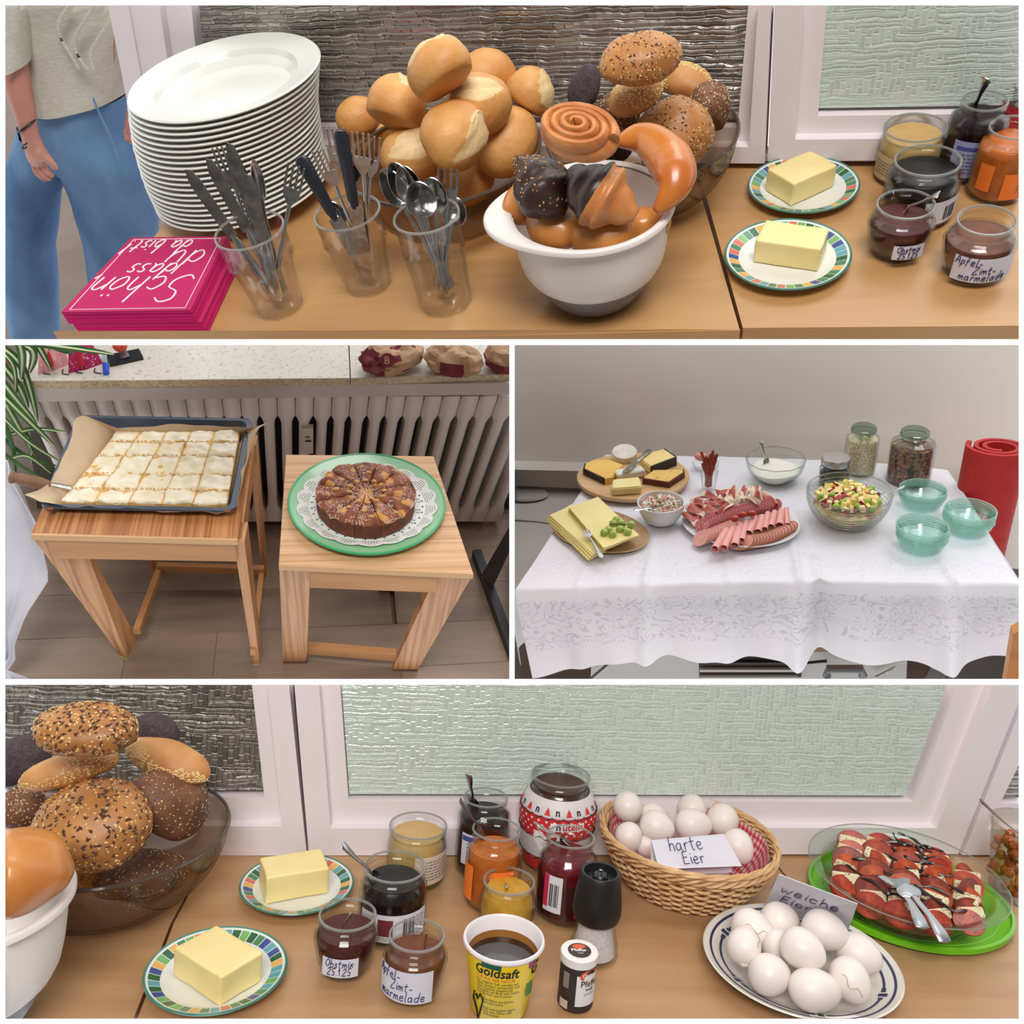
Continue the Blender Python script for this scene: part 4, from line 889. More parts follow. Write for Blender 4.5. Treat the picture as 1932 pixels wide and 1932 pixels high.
struct('trim_9', prism([K.P(x, y, -.03) for x, y in ((1430, 1603), (1450, 1603), (1520, 1680), (1700, 1940), (1676, 1940), (1496, 1680))], (0, 0, -.02)), mat('gap_wood', (110, 74, 50), rough=.8), 'shadowed seam under the right table joint')

# bread bowl
bowl('glass_bowl', 'large clear bowl of seeded rolls in the jar scene', 'bowl', (190, 1560), 222, (205, 1690), GB, wall=.004, foot=.45)
G4 = 'seeded rolls in the glass bowl of the jar scene'
for kd, lab, px, py, z_, rx, rt, sd, asp in (
 ('brown', 'speckled linseed roll crowning the heap in the jar scene', 163, 1376, .285, 98, (14, 0, -3), 51, (1, .66, .46)),
 ('poppy', 'dark roll peeping out behind the crowning one in the jar scene', 292, 1384, .22, 46, (0, 20, 0), 52, (1, .8, .8)),
 ('sesame', 'long sesame roll pointing right in the jar scene', 318, 1436, .2, 86, (10, 12, -12), 53, (1, .46, .42)),
 ('sesame', 'pale sesame roll pointing up right under the crowning one', 132, 1452, .215, 88, (10, -14, 14), 54, (1, .42, .36)),
 ('poppy', 'dark poppy roll cut by the left edge of the jar scene', 28, 1440, .19, 62, (10, -20, 20), 55, (1, .75, .75)),
 ('dark', 'grainy brown roll at the left edge above the milk roll', 40, 1524, .15, 44, (20, 0, 60), 56, (1, .9, .9)),
 ('brown', 'huge square linseed roll at the front of the bowl in the jar scene', 179, 1556, .165, 106, (40, 0, -6), 57, (1, .84, .66)),
 ('dark', 'dark rye roll covered in seeds leaning on the right side of the bowl', 316, 1518, .15, 92, (30, 30, 62), 58, (1, .74, .7)),
 ('dark', 'grainy roll low in the glass bowl of the jar scene', 262, 1652, .06, 88, (0, 0, 10), 59, (1, .66, .5)),
 ('brown', 'roll at the bottom of the glass bowl beside the milk roll', 150, 1640, .07, 70, (0, 0, 40), 60, (1, .8, .6))): bread(kd, px, py, z_, rx, rt, lab, sd, asp, group=G4)
c_ = K.P(-72, 1690, .15); b = K.P(-60, 1880); r = 190*K.m(c_); h = .15
t = T('mixing_bowl', 'white mixing bowl cut by the left edge of the jar scene', 'bowl', Vector((c_.x, c_.y, 0))); mbowl(t, r, h, 200)
bread('shiny', 22, 1648, .19, 104, (20, 0, 40), 'big glossy milk roll in the white bowl at the left edge of the jar scene', 61, (1, .84, .7), cat='milk roll')

t_, l_, r_ = dec_plate('small colour-rimmed plate at the back of the jar scene', 561, 1668, 105, 11)
dec_plate('small colour-rimmed plate at the front of the jar scene', 409, 1829, 129, 17)
butter('butter block with a folded corner on the back plate of the jar scene', (553, 1676), .086, .056, .038, 22, seed=3)
butter('butter block on the front plate of the jar scene', (410, 1846), .084, .058, .036, -38, seed=4)

# jars
t, b, h, rb, rr, pr = jar('jam_jar', 'jar of creamed honey with a beige label behind the plum jar', (786, 1557), (786, 1656), 109, 111, 104, .86, J_HON, neck=.2)
label_on(t, rb, -52, h*.14, .06, h*.52, mat('honey_paper', (214, 196, 178), rough=.8)); lines_on(t, rb, -44, h*.2, .04, h*.38, 7)
t, b, h, rb, rr, pr = jar('jam_jar', 'tall jar of blueberry jam with a blue and white label', (912, 1504), (911, 1638), 84, 100, 94, .80, J_BLUE)
label_on(t, rb, -100, h*.2, .06, h*.42, PAPER); label_on(t, rb+.0004, -100, h*.52, .058, h*.07, BLUED, 'blue_stripe'); label_on(t, rb+.0004, -92, h*.2, .02, h*.13, BLUED, 'blue_stripe'); lines_on(t, rb, -100, h*.25, .04, h*.25, 6)
spoon_in(t, (893, 1520), h*.7, (884, 1462), h+.05, 'thin spoon standing upright in the blueberry jar', .02, STEELD)
t, b, h, rb, rr, pr = jar('jam_jar', 'tall jar of orange jam with an orange label', (933, 1564), (930, 1700), 91, 106, 96, .74, J_ORA, neck=.2)
label_on(t, rb, -70, h*.14, .055, h*.46, ORL); lines_on(t, rb, -62, h*.22, .03, h*.28, 5, WINK); label_on(t, rb, -160, h*.14, .03, h*.46, ORL)
part('lettering', text('fruchtig', .012, lambda x, y: cyl(rb+.001, -93, h*.18)(-y, x)), WINK, t, False, label='white lettering up the label')
spoon_in(t, (916, 1582), h*.72, (868, 1510), h+.045, 'dark wooden-looking spoon leaning left in the orange jam', .018, mat('brown_spoon', (92, 62, 54), rough=.4))
# tall patterned jar
NW = mat('wrap_white', (214, 206, 208), rough=.5); NR = mat('wrap_red', (206, 48, 48), rough=.5); NC = mat('choc_spread', (70, 38, 28), rough=.3)
t, b, h, rb, rr, pr = jar('spread_jar', 'big chocolate spread jar with a red and white winter pattern', (1057, 1462), (1046, 1622), 111, 144, 118, .90, NC, neck=.14, belly=.6, wall=.002)
def ring(z0, z1, off, n=64):
    q = [(interp([(z, r) for r, z in pr], z0+(z1-z0)*i/8)+off, z0+(z1-z0)*i/8) for i in range(9)]
    return lathe(q, n)
part('printed_sleeve', ring(h*.66, h*.845, .0006), NW, t, label='white upper band of the print')
part('printed_sleeve', ring(h*.42, h*.68, .0009), NR, t, label='red middle band of the print')
part('printed_sleeve', ring(h*.20, h*.42, .0006), NW, t, label='white lower band of the print')
part('printed_sleeve', ring(h*.04, h*.2, .0009), NR, t, label='red bottom band of the print')
Rz = lambda z: interp([(z_, r) for r, z_ in pr], z)
def onj(off=.0016):
    return lambda a, z: (lambda R: (R*cos(a), R*sin(a), z))(Rz(z)+off)
def zig(z, amp, n=44):
    f = onj(.0014); return tube([f(2*pi*i/n, z+amp*(1 if i % 2 else -1)) for i in range(n)], .0009, 4, closed=True)
part('zigzag_line', J(zig(h*.67, .0022), zig(h*.44, .0022), zig(h*.19, .002)), BLACK, t, False)
def dab(a, z, s, shp):
    f = onj(.002); R = Rz(z); P_ = [f(a+x*s/R, z+y*s) for x, y in shp]; return P_, [tuple(range(len(P_)))]
HEART = [(0, -1), (.55, -.35), (1, .2), (.85, .75), (.45, .9), (0, .5), (-.45, .9), (-.85, .75), (-1, .2), (-.55, -.35)]
TREE = [(-.9, -1), (.9, -1), (.5, -.3), (.7, -.3), (0, 1), (-.7, -.3), (-.5, -.3)]
part('small_hearts', J(*[dab(2*pi*i/30+(.1 if j % 2 else 0), h*(.50+.045*j), .0021, HEART) for i in range(30) for j in range(4)]), WINK, t, False, kind='stuff')
part('small_trees', J(*[dab(2*pi*(i+.5)/11, h*.745, .0052, TREE) for i in range(11)]), RINK, t, False, kind='stuff')
for i in range(11):
    a = 2*pi*i/11
    if -2.9 < math.atan2(sin(a), cos(a)) < -.2:
        g = text('n', .0135, lambda x, y, a=a: onj(.002)(a+(x-.004)/Rz(h*.74), h*.715+y), bold=.03); part('lettering', g, INKB, t, False)
part('printed_sleeve', sheet(lambda u, v: onj(.0022)(radians(-108+50*u), h*(.55+.085*v)), 12, 3), WINK, t, label='white name plate')
part('lettering', text('n', .0148, lambda x, y: onj(.003)(radians(-100)+x/rb, h*.57+y), bold=.02), INKB, t, False)
part('lettering', text('utella', .0148, lambda x, y: onj(.003)(radians(-100)+(x+.0094)/rb, h*.57+y), bold=.02), RINK, t, False, label='red lettering')
part('heart_tag', dab(radians(-112), h*.38, .023, HEART), WINK, t, False)
part('lettering', text('n', .013, lambda x, y: onj(.003)(radians(-100)+x/rb, h*.08+y), bold=.02), INKB, t, False)
t, b, h, rb, rr, pr = jar('jam_jar', 'tall jar of raspberry jam with a pink label, its spoon pointing left', (1073, 1578), (1067, 1724), 91, 112, 96, .78, J_RASP, neck=.2)
part('lower_jam', lathe([(rb*1.0+.0003, h*.55), (rb+.0004, h*.3), (rb+.0002, h*.12)], 48), mat('dark_jam_glass', (60, 10, 20), rough=.1, alpha=.75, coat=.6), t)
label_on(t, rb, -126, h*.2, .028, h*.45, PAPER); bars_on(t, rb, -122, h*.27, .014, h*.28); label_on(t, rb+.0003, -140, h*.25, .008, h*.4, mat('pink_print', (190, 40, 80), rough=.6), 'pink_strip')
label_on(t, rb, -54, h*.16, .04, h*.42, mat('pink_label', (186, 28, 66), rough=.5))
spoon_in(t, (1078, 1592), h*.74, (1012, 1556), h+.03, 'steel spoon lying over the left rim of the raspberry jar', .02)
t, b, h, rb, rr, pr = jar('jam_jar', 'small ribbed jar of yellow quince jam behind the yellow cup', (957, 1662), (957, 1752), 97, 108, 96, .84, J_YEL, neck=.18, belly=.5)
label_on(t, rb*.985, -90, h*.05, .09, h*.3, mat('yellow_label', (230, 180, 50), rough=.6))
utensil('spoon', b+Vector((.004, 0, h*.5)), b+Vector((-.004, -.002, h*.93)), 'teaspoon sunk in the yellow quince jam', wid=.016, up=(1, 0, 0))
t, b, h, rb, rr, pr = jar('jam_jar', 'wide black plum butter jar with a white label and barcode', (741, 1634), (742, 1752), 117, 128, 116, .80, J_PLUM, neck=.22)
label_on(t, rb, -108, h*.1, .06, h*.42, PAPER); label_on(t, rb, -52, h*.1, .05, h*.42, PAPER); bars_on(t, rb, -58, h*.2, .016, h*.26); lines_on(t, rb, -38, h*.16, .02, h*.3, 8); label_on(t, rb+.0004, -98, h*.2, .02, h*.25, mat('fruit_print', (110, 40, 48), rough=.6), 'fruit_picture'); lines_on(t, rb, -105, h*.12, .03, h*.06, 2)
spoon_in(t, (722, 1668), h*.72, (645, 1592), h+.045, 'pale steel spoon leaning far left out of the plum jar', .02)
t, b, h, rb, rr, pr = jar('jam_jar', 'round jar of red-brown mixed fruit jam dated by hand', (653, 1725), (653, 1826), 107, 121, 84, .72, J_RED, neck=.22, belly=.62, shoulder=.2)
label_on(t, rb*.985, -94, h*.20, .045, .023, PAPER); hand_label(t, rb*.99, -94, (('Obstmix', h*.2+.013), ('25.1.25', h*.2+.003)), .0098)
utensil('spoon', b+Vector((-.016, -.004, h*.55)), b+Vector((.004, .006, h*.97)), 'teaspoon inside the red-brown mixed fruit jar', wid=.016, up=(1, 0, 0))
t, b, h, rb, rr, pr = jar('jam_jar', 'round jar of apple cinnamon jam with a large handwritten label', (783, 1764), (783, 1866), 105, 123, 88, .70, J_APP, neck=.24, belly=.62, shoulder=.2)
label_on(t, rb, -110, h*.13, .074, .038, PAPER); hand_label(t, rb, -110, (('Apfel-', h*.13+.027), ('Zimt-', h*.13+.015), ('marmelade', h*.13+.003)), .0115, dx=(-.018, 0, 0))
utensil('spoon', b+Vector((.006, 0, h*.5)), b+Vector((.012, .008, h*.99)), 'yellowish teaspoon inside the apple cinnamon jar', wid=.014, up=(1, 0, 0), mh=mat('brass_spoon', (190, 160, 70), rough=.25, metal=.9), mb=mat('brass_spoon', (190, 160, 70)))

# syrup cup
YEL = mat('cup_yellow', (246, 208, 20), rough=.4)
ct = K.P(948, 1768, .12); cbs = K.P(944, 1895); hc = K.H(cbs, 1768); ct = K.P(948, 1768, hc); cx, cy = (ct.x+cbs.x)/2, (ct.y+cbs.y)/2; Rt = 74*K.m(ct); Rb = Rt*.74
t = T('syrup_cup', 'yellow cup of dark beet syrup with a white rim', 'cup', Vector((cx, cy, 0)))
part('cup_body', cup_shape([(Rb*.96, 0), (Rb, .002), (Rt*.97, hc*.95)], .0012), YEL, t)
part('cup_rim', lathe([(Rt*.965, hc*.93), (Rt*1.02, hc*.94), (Rt*1.05, hc*.97), (Rt*1.03, hc), (Rt*.98, hc*1.005), (Rt*.945, hc*.98), (Rt*.862, hc*.62), (Rt*.868, hc*.62), (Rt*.95, hc*.93)], 64), mat('cup_white', (226, 218, 220), rough=.35), t)
part('syrup', lathe([(0, hc*.70), (Rt*.868, hc*.70), (Rt*.86, hc*.66), (0, hc*.66)], 56), mat('syrup_dark', (28, 18, 14), rough=.08, coat=1), t)
part('syrup_film', lathe([(Rt*.899, hc*.80), (Rt*.872, hc*.70)], 56, fn=lambda a, z: .997), mat('syrup_film', (150, 98, 44), rough=.3), t, label='brown film of syrup')
Rcup = lambda z: Rb+(Rt*.97-Rb)*z/(hc*.95)
def onc(a0, z0, sl=.0):
    return lambda x, y: (lambda z: ((Rcup(z)+.0008)*cos(radians(a0)+x/Rt), (Rcup(z)+.0008)*sin(radians(a0)+x/Rt), z))(z0+y+sl*x)
part('lettering', text('Goldsaft', .0165, onc(-140, hc*.74), bold=.02, shear=.12), INKB, t, False)
part('lettering', text('PUR AUS DER NATUR', .0052, onc(-137, hc*.675)), RINK, t, False)
part('brand_strip', wrap(Rcup(hc*.85)+.0012, -112, hc*.855, .024, .006), mat('green_print', (24, 84, 66), rough=.5), t)
for i, s_ in enumerate(('Für unseren Saft werden nur', 'beste Zutaten verwendet und', 'ohne Zusätze eingekocht.', 'Schmeckt auf Brot und Quark,', 'zum Backen und Kochen.', '', 'Von Natur aus gluten-', 'und laktosefrei.', '', 'Kühl und trocken lagern,', 'nach dem Öffnen bald', 'verbrauchen.')):
    if s_: part('lettering', text(s_, .0048, onc(-137+(12 if 5 < i else 0), hc*(.62-.045*i))), INKB, t, False)
part('heart_mark', tube([onc(-136, hc*.2)(x*.011, y*.016) for x, y in ((-.6, 1), (-.9, .5), (-.3, -.3), (0, -1), (.5, 0), (.8, .7), (.4, 1.1), (0, .6), (-.3, .9))], .0012, 5), INKB, t)
part('lettering', text('G', .0215, onc(-46, hc*.69), bold=.03, shear=.12), INKB, t, False)
part('purple_badge', wrap(Rcup(hc*.8)+.0012, -44, hc*.82, .012, .014), mat('purple_print', (150, 50, 110), rough=.5), t)
part('beet_picture', wrap(Rcup(hc*.45)+.0012, -40, hc*.38, .012, .022), mat('leaf_print', (80, 120, 60), rough=.5), t)

# pepper and salt
pt = K.P(1095, 1793, .08); pbs = K.P(1083, 1890); hp = K.H(pbs, 1794); pt = K.P(1095, 1793, hp); cx, cy = (pt.x+pbs.x)/2, (pt.y+pbs.y)/2; Rp = 35.5*K.m(pt)
t = T('pepper_shaker', 'small dark paper pepper tube with a white lid', 'pepper shaker', Vector((cx, cy, 0)))
part('tube_body', lathe([(0, 0), (Rp*.93, 0), (Rp*.95, .001), (Rp*.95, hp*.84), (0, hp*.84)], 48), mat('pepper_brown', (62, 48, 46), (52, 40, 40), rough=.6, scale=40), t)
part('lid', lathe([(Rp*.96, hp*.84), (Rp, hp*.845), (Rp, hp*.99), (Rp*.97, hp), (0, hp)], 48), mat('lid_white', (228, 224, 222), rough=.4), t)
part('lid_label', X(lathe([(0, hp+.0006), (Rp*.62, hp+.0006)], 40), (0, 0, 0)), mat('pepper_brown', (0, 0, 0)), t)
part('brand_oval', X(lathe([(0, 0), (Rp*.36, 0)], 30, sy=.55), (0, Rp*.3, hp+.0009)), mat('ost_orange', (214, 92, 48), rough=.5), t)
part('lettering', X(text('Pfeffer', Rp*.32, bold=.02), (-Rp*.46, -Rp*.12, hp+.0011)), WINK, t, False)
part('lettering', X(text('weiß', Rp*.16), (-Rp*.14, -Rp*.32, hp+.0011)), WINK, t, False)
f_ = lambda a0, z0: cyl(Rp*.95+.0012, a0, z0)
part('paper_label', wrap(Rp*.95+.0006, -62, hp*.14, .03, hp*.58), mat('lid_white', (0, 0, 0)), t)
part('brand_oval', (lambda f: ([f(.0135*cos(2*pi*i/24), .0075*sin(2*pi*i/24)) for i in range(24)], [tuple(range(24))]))(cyl(Rp*.95+.001, -58, hp*.72)), mat('ost_orange', (0, 0, 0)), t, False)
part('lettering', text('Ostmann', .0068, f_(-85, hp*.70), bold=.02), WINK, t, False)
part('lettering', text('Pfeffer', .0105, f_(-89, hp*.52), bold=.01), INKB, t, False)
part('lettering', text('weiß', .0055, f_(-72, hp*.44), bold=.02), INKB, t, False)
part('lettering', text('gemahlen', .004, f_(-76, hp*.36)), GRT, t, False)
part('side_print', J(*[wrap(Rp*.95+.0009, -136, hp*(.45+.03*i), .008, hp*.014, 2) for i in range(10)], wrap(Rp*.95+.0009, -140, hp*.05, .012, hp*.16)), mat('beige_print', (200, 184, 172), rough=.7), t, False, kind='stuff')
sb_ = K.P(1117, 1800); hs = K.H(sb_, 1642); st = K.P(1135, 1642, hs); cx, cy = (st.x+sb_.x)/2, (st.y+sb_.y)/2; Rs = 46.5*K.m(K.P(1128, 1700, hs*.7))
t = T('salt_mill', 'salt mill with a black grinding head and clear base full of white salt', 'salt mill', Vector((cx, cy, 0)))
gp = [(Rs*.98, 0), (Rs*1.02, .004), (Rs*.98, hs*.12), (Rs*.84, hs*.3), (Rs*.78, hs*.46)]
part('glass_base', cup_shape(gp, .003, .005), GL, t)
part('salt', solid(gp, hs*.42, .003, .005), mat('salt_grain', (222, 212, 216), (204, 192, 198), rough=.8, scale=300, bump=.4, bscale=500), t)
part('grinding_head', lathe([(0, hs*.43), (Rs*.74, hs*.43), (Rs*.92, hs*.45), (Rs*1.0, hs*.52), (Rs*.98, hs*.66), (Rs*.87, hs*.9), (Rs*.82, hs*.97), (Rs*.78, hs*.99), (Rs*.68, hs*.985), (Rs*.64, hs*.9), (0, hs*.9)], 56), BLACK, t)
part('centre_knob', lathe([(0, hs*.96), (Rs*.26, hs*.96), (Rs*.32, hs*.94), (Rs*.32, hs*.9)], 32), mat('black_knob', (14, 14, 15), rough=.35), t)
part('axle_pin', X(rbox(.004, .004, .006, .0006), (0, 0, hs*.955)), STEEL, t)

# basket
co, a_, b_, an = K.oval((1301, 1575), (170, 28), (4, 76), .085)
cb, ab, bb_, anb = K.oval((1277, 1668), (102, 12), (0, 46), 0)
hB = K.H(K.P(1285, 1668), 1572); co, a_, b_, an = K.oval((1301, 1567), (168, 30), (4, 74), hB)
cx, cy = (co.x*.75+cb.x*.25), (co.y*.75+cb.y*.25); an = math.degrees(an); an = an if abs(an) < 90 else an-180
a_ = a_*.97; b_ = b_*.97; sa = .66
WICK = mat('wicker', (222, 184, 136), (196, 150, 100), rough=.6, scale=50, lo=.3, hi=.7); WICK2 = mat('wicker_dark', (206, 160, 108), (176, 128, 80), rough=.6, scale=50)
t = T('egg_basket', 'oval wicker basket lined with red gingham, full of white eggs', 'basket', Vector((cx, cy, 0)), (0, 0, an))
def be(a, z, off=0): 
    f = z/hB; s = sa+(1-sa)*(1-(1-f)**1.6); return Vector(((a_*s+off)*cos(a), (b_*s+off)*sin(a), z))
NS = 44
ex, ey = K.P(1301, 1567, hB).xy
stakes = []
for i in range(NS):
    a = 2*pi*i/NS; part('stake', tube([be(a, hB*.02+hB*.9*q/6) for q in range(7)], .0017, 5), WICK2, t)
nrow = 11
for r_ in range(nrow):
    z = hB*(.04+.70*r_/(nrow-1)); pts = [be(2*pi*i/(NS*2), z+.0007*sin(i*1.7), .0030*(1 if (i//1+ (0)) % 4 in (0, 1) else -1)*(1 if r_ % 2 else -1)) for i in range(NS*2)]
    part('weave', tube(pts, .0030, 6, .75, closed=True), WICK, t)
for kq in range(3):
    pts = [be(2*pi*i/160, hB*.86+hB*.055*sin(2*pi*i/160*15+kq*2.1), .0035*cos(2*pi*i/160*15+kq*2.1)+.001) for i in range(160)]
    part('plaited_band', tube(pts, .0035, 6, .7, closed=True), WICK, t)
for kq in range(3):
    pts = [be(2*pi*i/160, hB*.985+.0022*sin(2*pi*i/160*9+kq*2.1), .003*cos(2*pi*i/160*9+kq*2.1)+.0015) for i in range(160)]
    part('rim_cane', tube(pts, .0026, 6, closed=True), WICK, t)
part('basket_floor', lathe([(0, .001), (1, .001), (1, .004), (0, .004)], 48, sx=a_*sa, sy=b_*sa), WICK, t)
GING = bpy.data.materials.new('red_gingham'); GING.use_nodes = True; _n = GING.node_tree.nodes; _l = GING.node_tree.links; _b = _n['Principled BSDF']; _b.inputs['Roughness'].default_value = .6; _b.inputs['Coat Weight'].default_value = .3
tc = _n.new('ShaderNodeTexCoord'); sp = _n.new('ShaderNodeSeparateXYZ'); _l.new(tc.outputs['UV'], sp.inputs[0]); ws_ = []
for ax in 'XY':
    m1 = _n.new('ShaderNodeMath'); m1.operation = 'FRACT'; _l.new(sp.outputs[ax], m1.inputs[0]); m2 = _n.new('ShaderNodeMath'); m2.operation = 'GREATER_THAN'; m2.inputs[1].default_value = .5; _l.new(m1.outputs[0], m2.inputs[0]); ws_.append(m2)
ad = _n.new('ShaderNodeMath'); ad.operation = 'ADD'; _l.new(ws_[0].outputs[0], ad.inputs[0]); _l.new(ws_[1].outputs[0], ad.inputs[1]); dv = _n.new('ShaderNodeMath'); dv.operation = 'MULTIPLY'; dv.inputs[1].default_value = .5; _l.new(ad.outputs[0], dv.inputs[0])
rp = _n.new('ShaderNodeValToRGB'); rp.color_ramp.elements[0].color = lin((226, 200, 196)); rp.color_ramp.elements[1].color = lin((190, 40, 58)); e_ = rp.color_ramp.elements.new(.5); e_.color = lin((208, 112, 120)); _l.new(dv.outputs[0], rp.inputs[0]); _l.new(rp.outputs[0], _b.inputs['Base Color'])
vf = sheet(lambda u, v: be(2*pi*u, hB*(.06+.86*v), -.0085+.0015*sin(u*60)), 96, 10, 0, True)
me = mk('lining', vf, GING); uv = me.uv_layers.new(name='UVMap')
for l in me.loops:
    v = me.vertices[l.vertex_index].co; a = math.atan2(v.y/b_, v.x/a_); uv.data[l.index].uv = (a*13, v.z*100)
for p in me.polygons:
    us = [uv.data[i].uv[0] for i in p.loop_indices]
    if max(us)-min(us) > 30:
        for i in p.loop_indices:
            if uv.data[i].uv[0] < 0: uv.data[i].uv[0] += 2*pi*13
part('gingham_lining', me, GING, t)
part('lining_floor', lathe([(0, .007), (1, .007)], 48, sx=a_*sa*.97, sy=b_*sa*.97), GING, t)
EGG = mat('egg_shell', (236, 226, 220), (230, 218, 212), rough=.42, scale=12, sss=.12)
def egg(label, px, py, z, rx, rot, group, asp=1.28, m_=None, crack=None, k_=1):
    loc = K.P(px, py, z); s = rx*K.m(loc)/1.0
    g = ell(s, s/asp, s/asp, 32, 20, lambda v: Vector((v.x, v.y*(1-.14*v.x/s), v.z*(1-.14*v.x/s))))
    o = solo('egg', g, m_ or EGG, label, 'egg', loc, rot, group, smooth=True)
    return o, s
EB = 'white eggs in the wicker basket'
for lab, px, py, z, rx, rot, asp in (('egg highest at the left of the basket', 1185, 1524, .095, 30, (0, 60, 20), 1.12), ('egg behind the cracked one in the basket, mostly hidden', 1234, 1542, .075, 30, (0, 20, 30), 1.15), ('egg with a thin crack line in the middle left of the basket', 1240, 1560, .088, 33, (0, 10, -20), 1.15),
  ('egg low at the left behind the wicker rim', 1187, 1580, .072, 28, (0, 70, 0), 1.1), ('egg at the back of the basket in front of the gingham', 1307, 1529, .075, 30, (0, 60, 0), 1.12), ('wide egg right above the lettered card in the basket', 1309, 1556, .085, 36, (0, 5, 4), 1.24),
  ('egg at the right back of the basket beside the wide one', 1365, 1548, .082, 32, (0, 40, 30), 1.1), ('egg at the right end of the basket behind the card', 1392, 1598, .07, 33, (0, 30, -60), 1.12), ('egg half under the left corner of the basket card', 1222, 1596, .06, 24, (0, 30, 10), 1.15)): egg(lab, px, py, z, rx, rot, EB, asp)
CRK = mat('crack_line', (176, 150, 130), rough=.7)
def card(label, px4, zs, words, size, rowpx):
    P_ = [K.P(x, y, z) for (x, y), z in zip(px4, zs)]; c = sum(P_, Vector())/4; c.z = min(zs)
    t = T('place_card', label, 'card', c); Q = [p-c for p in P_]
    n = (Q[1]-Q[0]).cross(Q[3]-Q[0]).normalized()
    if n.dot(K.Ri @ (-K.o)-c) < 0: n = -n
    part('card_front', prism([q-n*.0006 for q in Q], n*.0006), PAPER, t, False)
    back = [Q[0]-n*.0007, Q[1]-n*.0007, Q[2]-n*.03, Q[3]-n*.03]
    part('card_back', prism(back, -n*.0005), PAPER, t, False)
    W_ = (Q[1]-Q[0]).length; H_ = (Q[3]-Q[0]).length
    def f(u0, v0): return lambda x, y: (Q[0].lerp(Q[1], u0+x/W_)).lerp(Q[3].lerp(Q[2], u0+x/W_), v0-y/H_)+n*.003
    for w_, u0, v0, s_ in words: part('lettering', hand(w_, s_, .0006, .1, f(u0, v0))[0], INK, t, False, label='handwriting reading '+w_)
    return t
card('white card reading harte Eier leaning in the basket', [(1229, 1585), (1365, 1573), (1400, 1634), (1243, 1640)], (.1, .1, .072, .072), (('harte', .18, .44, .0195), ('Eier', .3, .88, .0175)), .02, None)

# egg plate
co, a_, b_, an = K.oval((1510, 1815), (189, 44), (0, 103), .015); an = math.degrees(an); an = an if abs(an) < 90 else an-180
t = T('egg_plate', 'oval white plate with a dark blue line border holding the soft eggs', 'plate', Vector((co.x, co.y, 0)), (0, 0, an))
hP = .022
part('plate_body', lathe([(0, .001), (.5, .001), (.55, 0), (.6, .003), (.97, hP*.92), (1, hP), (.985, hP*1.05), (.75, hP*.5), (.66, hP*.25), (0, hP*.2)], 96, sx=a_, sy=b_), mat('ivory_china', (216, 210, 200), rough=.15, coat=.4), t)
NAVY = mat('navy_print', (40, 46, 84), rough=.3)
zp = lambda f: hP*(.5+(f-.75)/.235*.55)+.0005 if f > .75 else hP*(.25+(f-.66)/.09*.25)+.0005
def arcband(f0, f1, a0, a1, n=40):
    V = []; 
    for i in range(n+1):
        a = radians(a0+(a1-a0)*i/n)
        for f in (f0, f1): V.append((a_*f*cos(a), b_*f*sin(a), zp(f)))
    return V, [(2*i, 2*i+1, 2*i+3, 2*i+2) for i in range(n)]
part('border_line', arcband(.905, .93, 0, 360, 120), NAVY, t, False)
part('border_line', J(*[arcband(.80, .825, a, a+52, 20) for a in (4, 64, 124, 184, 244, 304)]), NAVY, t, False)
part('border_mark', J(*[arcband(.775, .86, a-2, a+2, 4) for a in (0, 60, 120, 180, 240, 300)], *[arcband(.79, .835, a+d-1.2, a+d+1.2, 3) for a in (0, 60, 120, 180, 240, 300) for d in (-5, 5, 7.6)]), NAVY, t, False, label='dark blue blocks of the border', kind='stuff')
EP = 'white eggs on the oval plate'
for lab, px, py, z, rx, rot, asp in (('cracked egg at the upper left of the oval plate', 1422, 1754, .045, 43, (0, 8, -38), 1.28), ('egg at the back of the oval plate under the standing card', 1473, 1740, .045, 40, (0, 20, 20), 1.15), ('egg at the upper right of the oval plate before the card', 1557, 1756, .06, 43, (0, 5, -30), 1.22),
  ('peeled broken egg at the left end of the oval plate', 1404, 1783, .05, 37, (0, -20, 60), 1.16), ('egg tucked behind the central one on the oval plate', 1472, 1786, .04, 36, (0, 30, 40), 1.15), ('egg in the very centre of the oval plate', 1515, 1792, .062, 43, (0, 10, -40), 1.18),
  ('egg at the right back edge of the oval plate', 1620, 1800, .04, 44, (0, 6, -40), 1.26), ('egg at the lower left of the oval plate with a faint pink stamp', 1453, 1839, .035, 41, (0, 5, 10), 1.12), ('widest egg, lying at the front of the oval plate', 1538, 1868, .035, 50, (0, 0, -4), 1.32), ('cracked egg at the right front of the oval plate', 1604, 1850, .04, 42, (0, 30, -60), 1.15)):
    o, s = egg(lab, px, py, z, rx, rot, EP, asp)
    if 'crack' in lab or 'broken' in lab:
        f = lambda a, e: Vector((s*cos(e)*cos(a)*1.003, s/asp*cos(e)*sin(a)*1.01*(1-.14*cos(e)*cos(a)), s/asp*sin(e)*1.01*(1-.14*cos(e)*cos(a))))
        rr_ = random.Random(5); pts = [f(-1.9+i*.12, .55+.12*sin(i*.9)+rr_.uniform(-.03, .03)) for i in range(13)]
        part('crack', tube(pts, .0005, 4), CRK, o)
    if 'broken' in lab:
        part('peeled_white', X(ell(s*.5, s*.42, s*.4, 20, 12, lump(.15, 40, 3)), (-s*.52, -.004, -s*.25)), mat('egg_white', (240, 232, 216), rough=.25, sss=.2), o)
card('white card reading weiche Eier standing behind the soft eggs', [(1469, 1650), (1618, 1706), (1598, 1762), (1440, 1712)], (.115, .115, .03, .03), (('weiche', .10, .36, .0235), ('Eier', .13, .62, .0215)), .02, None)

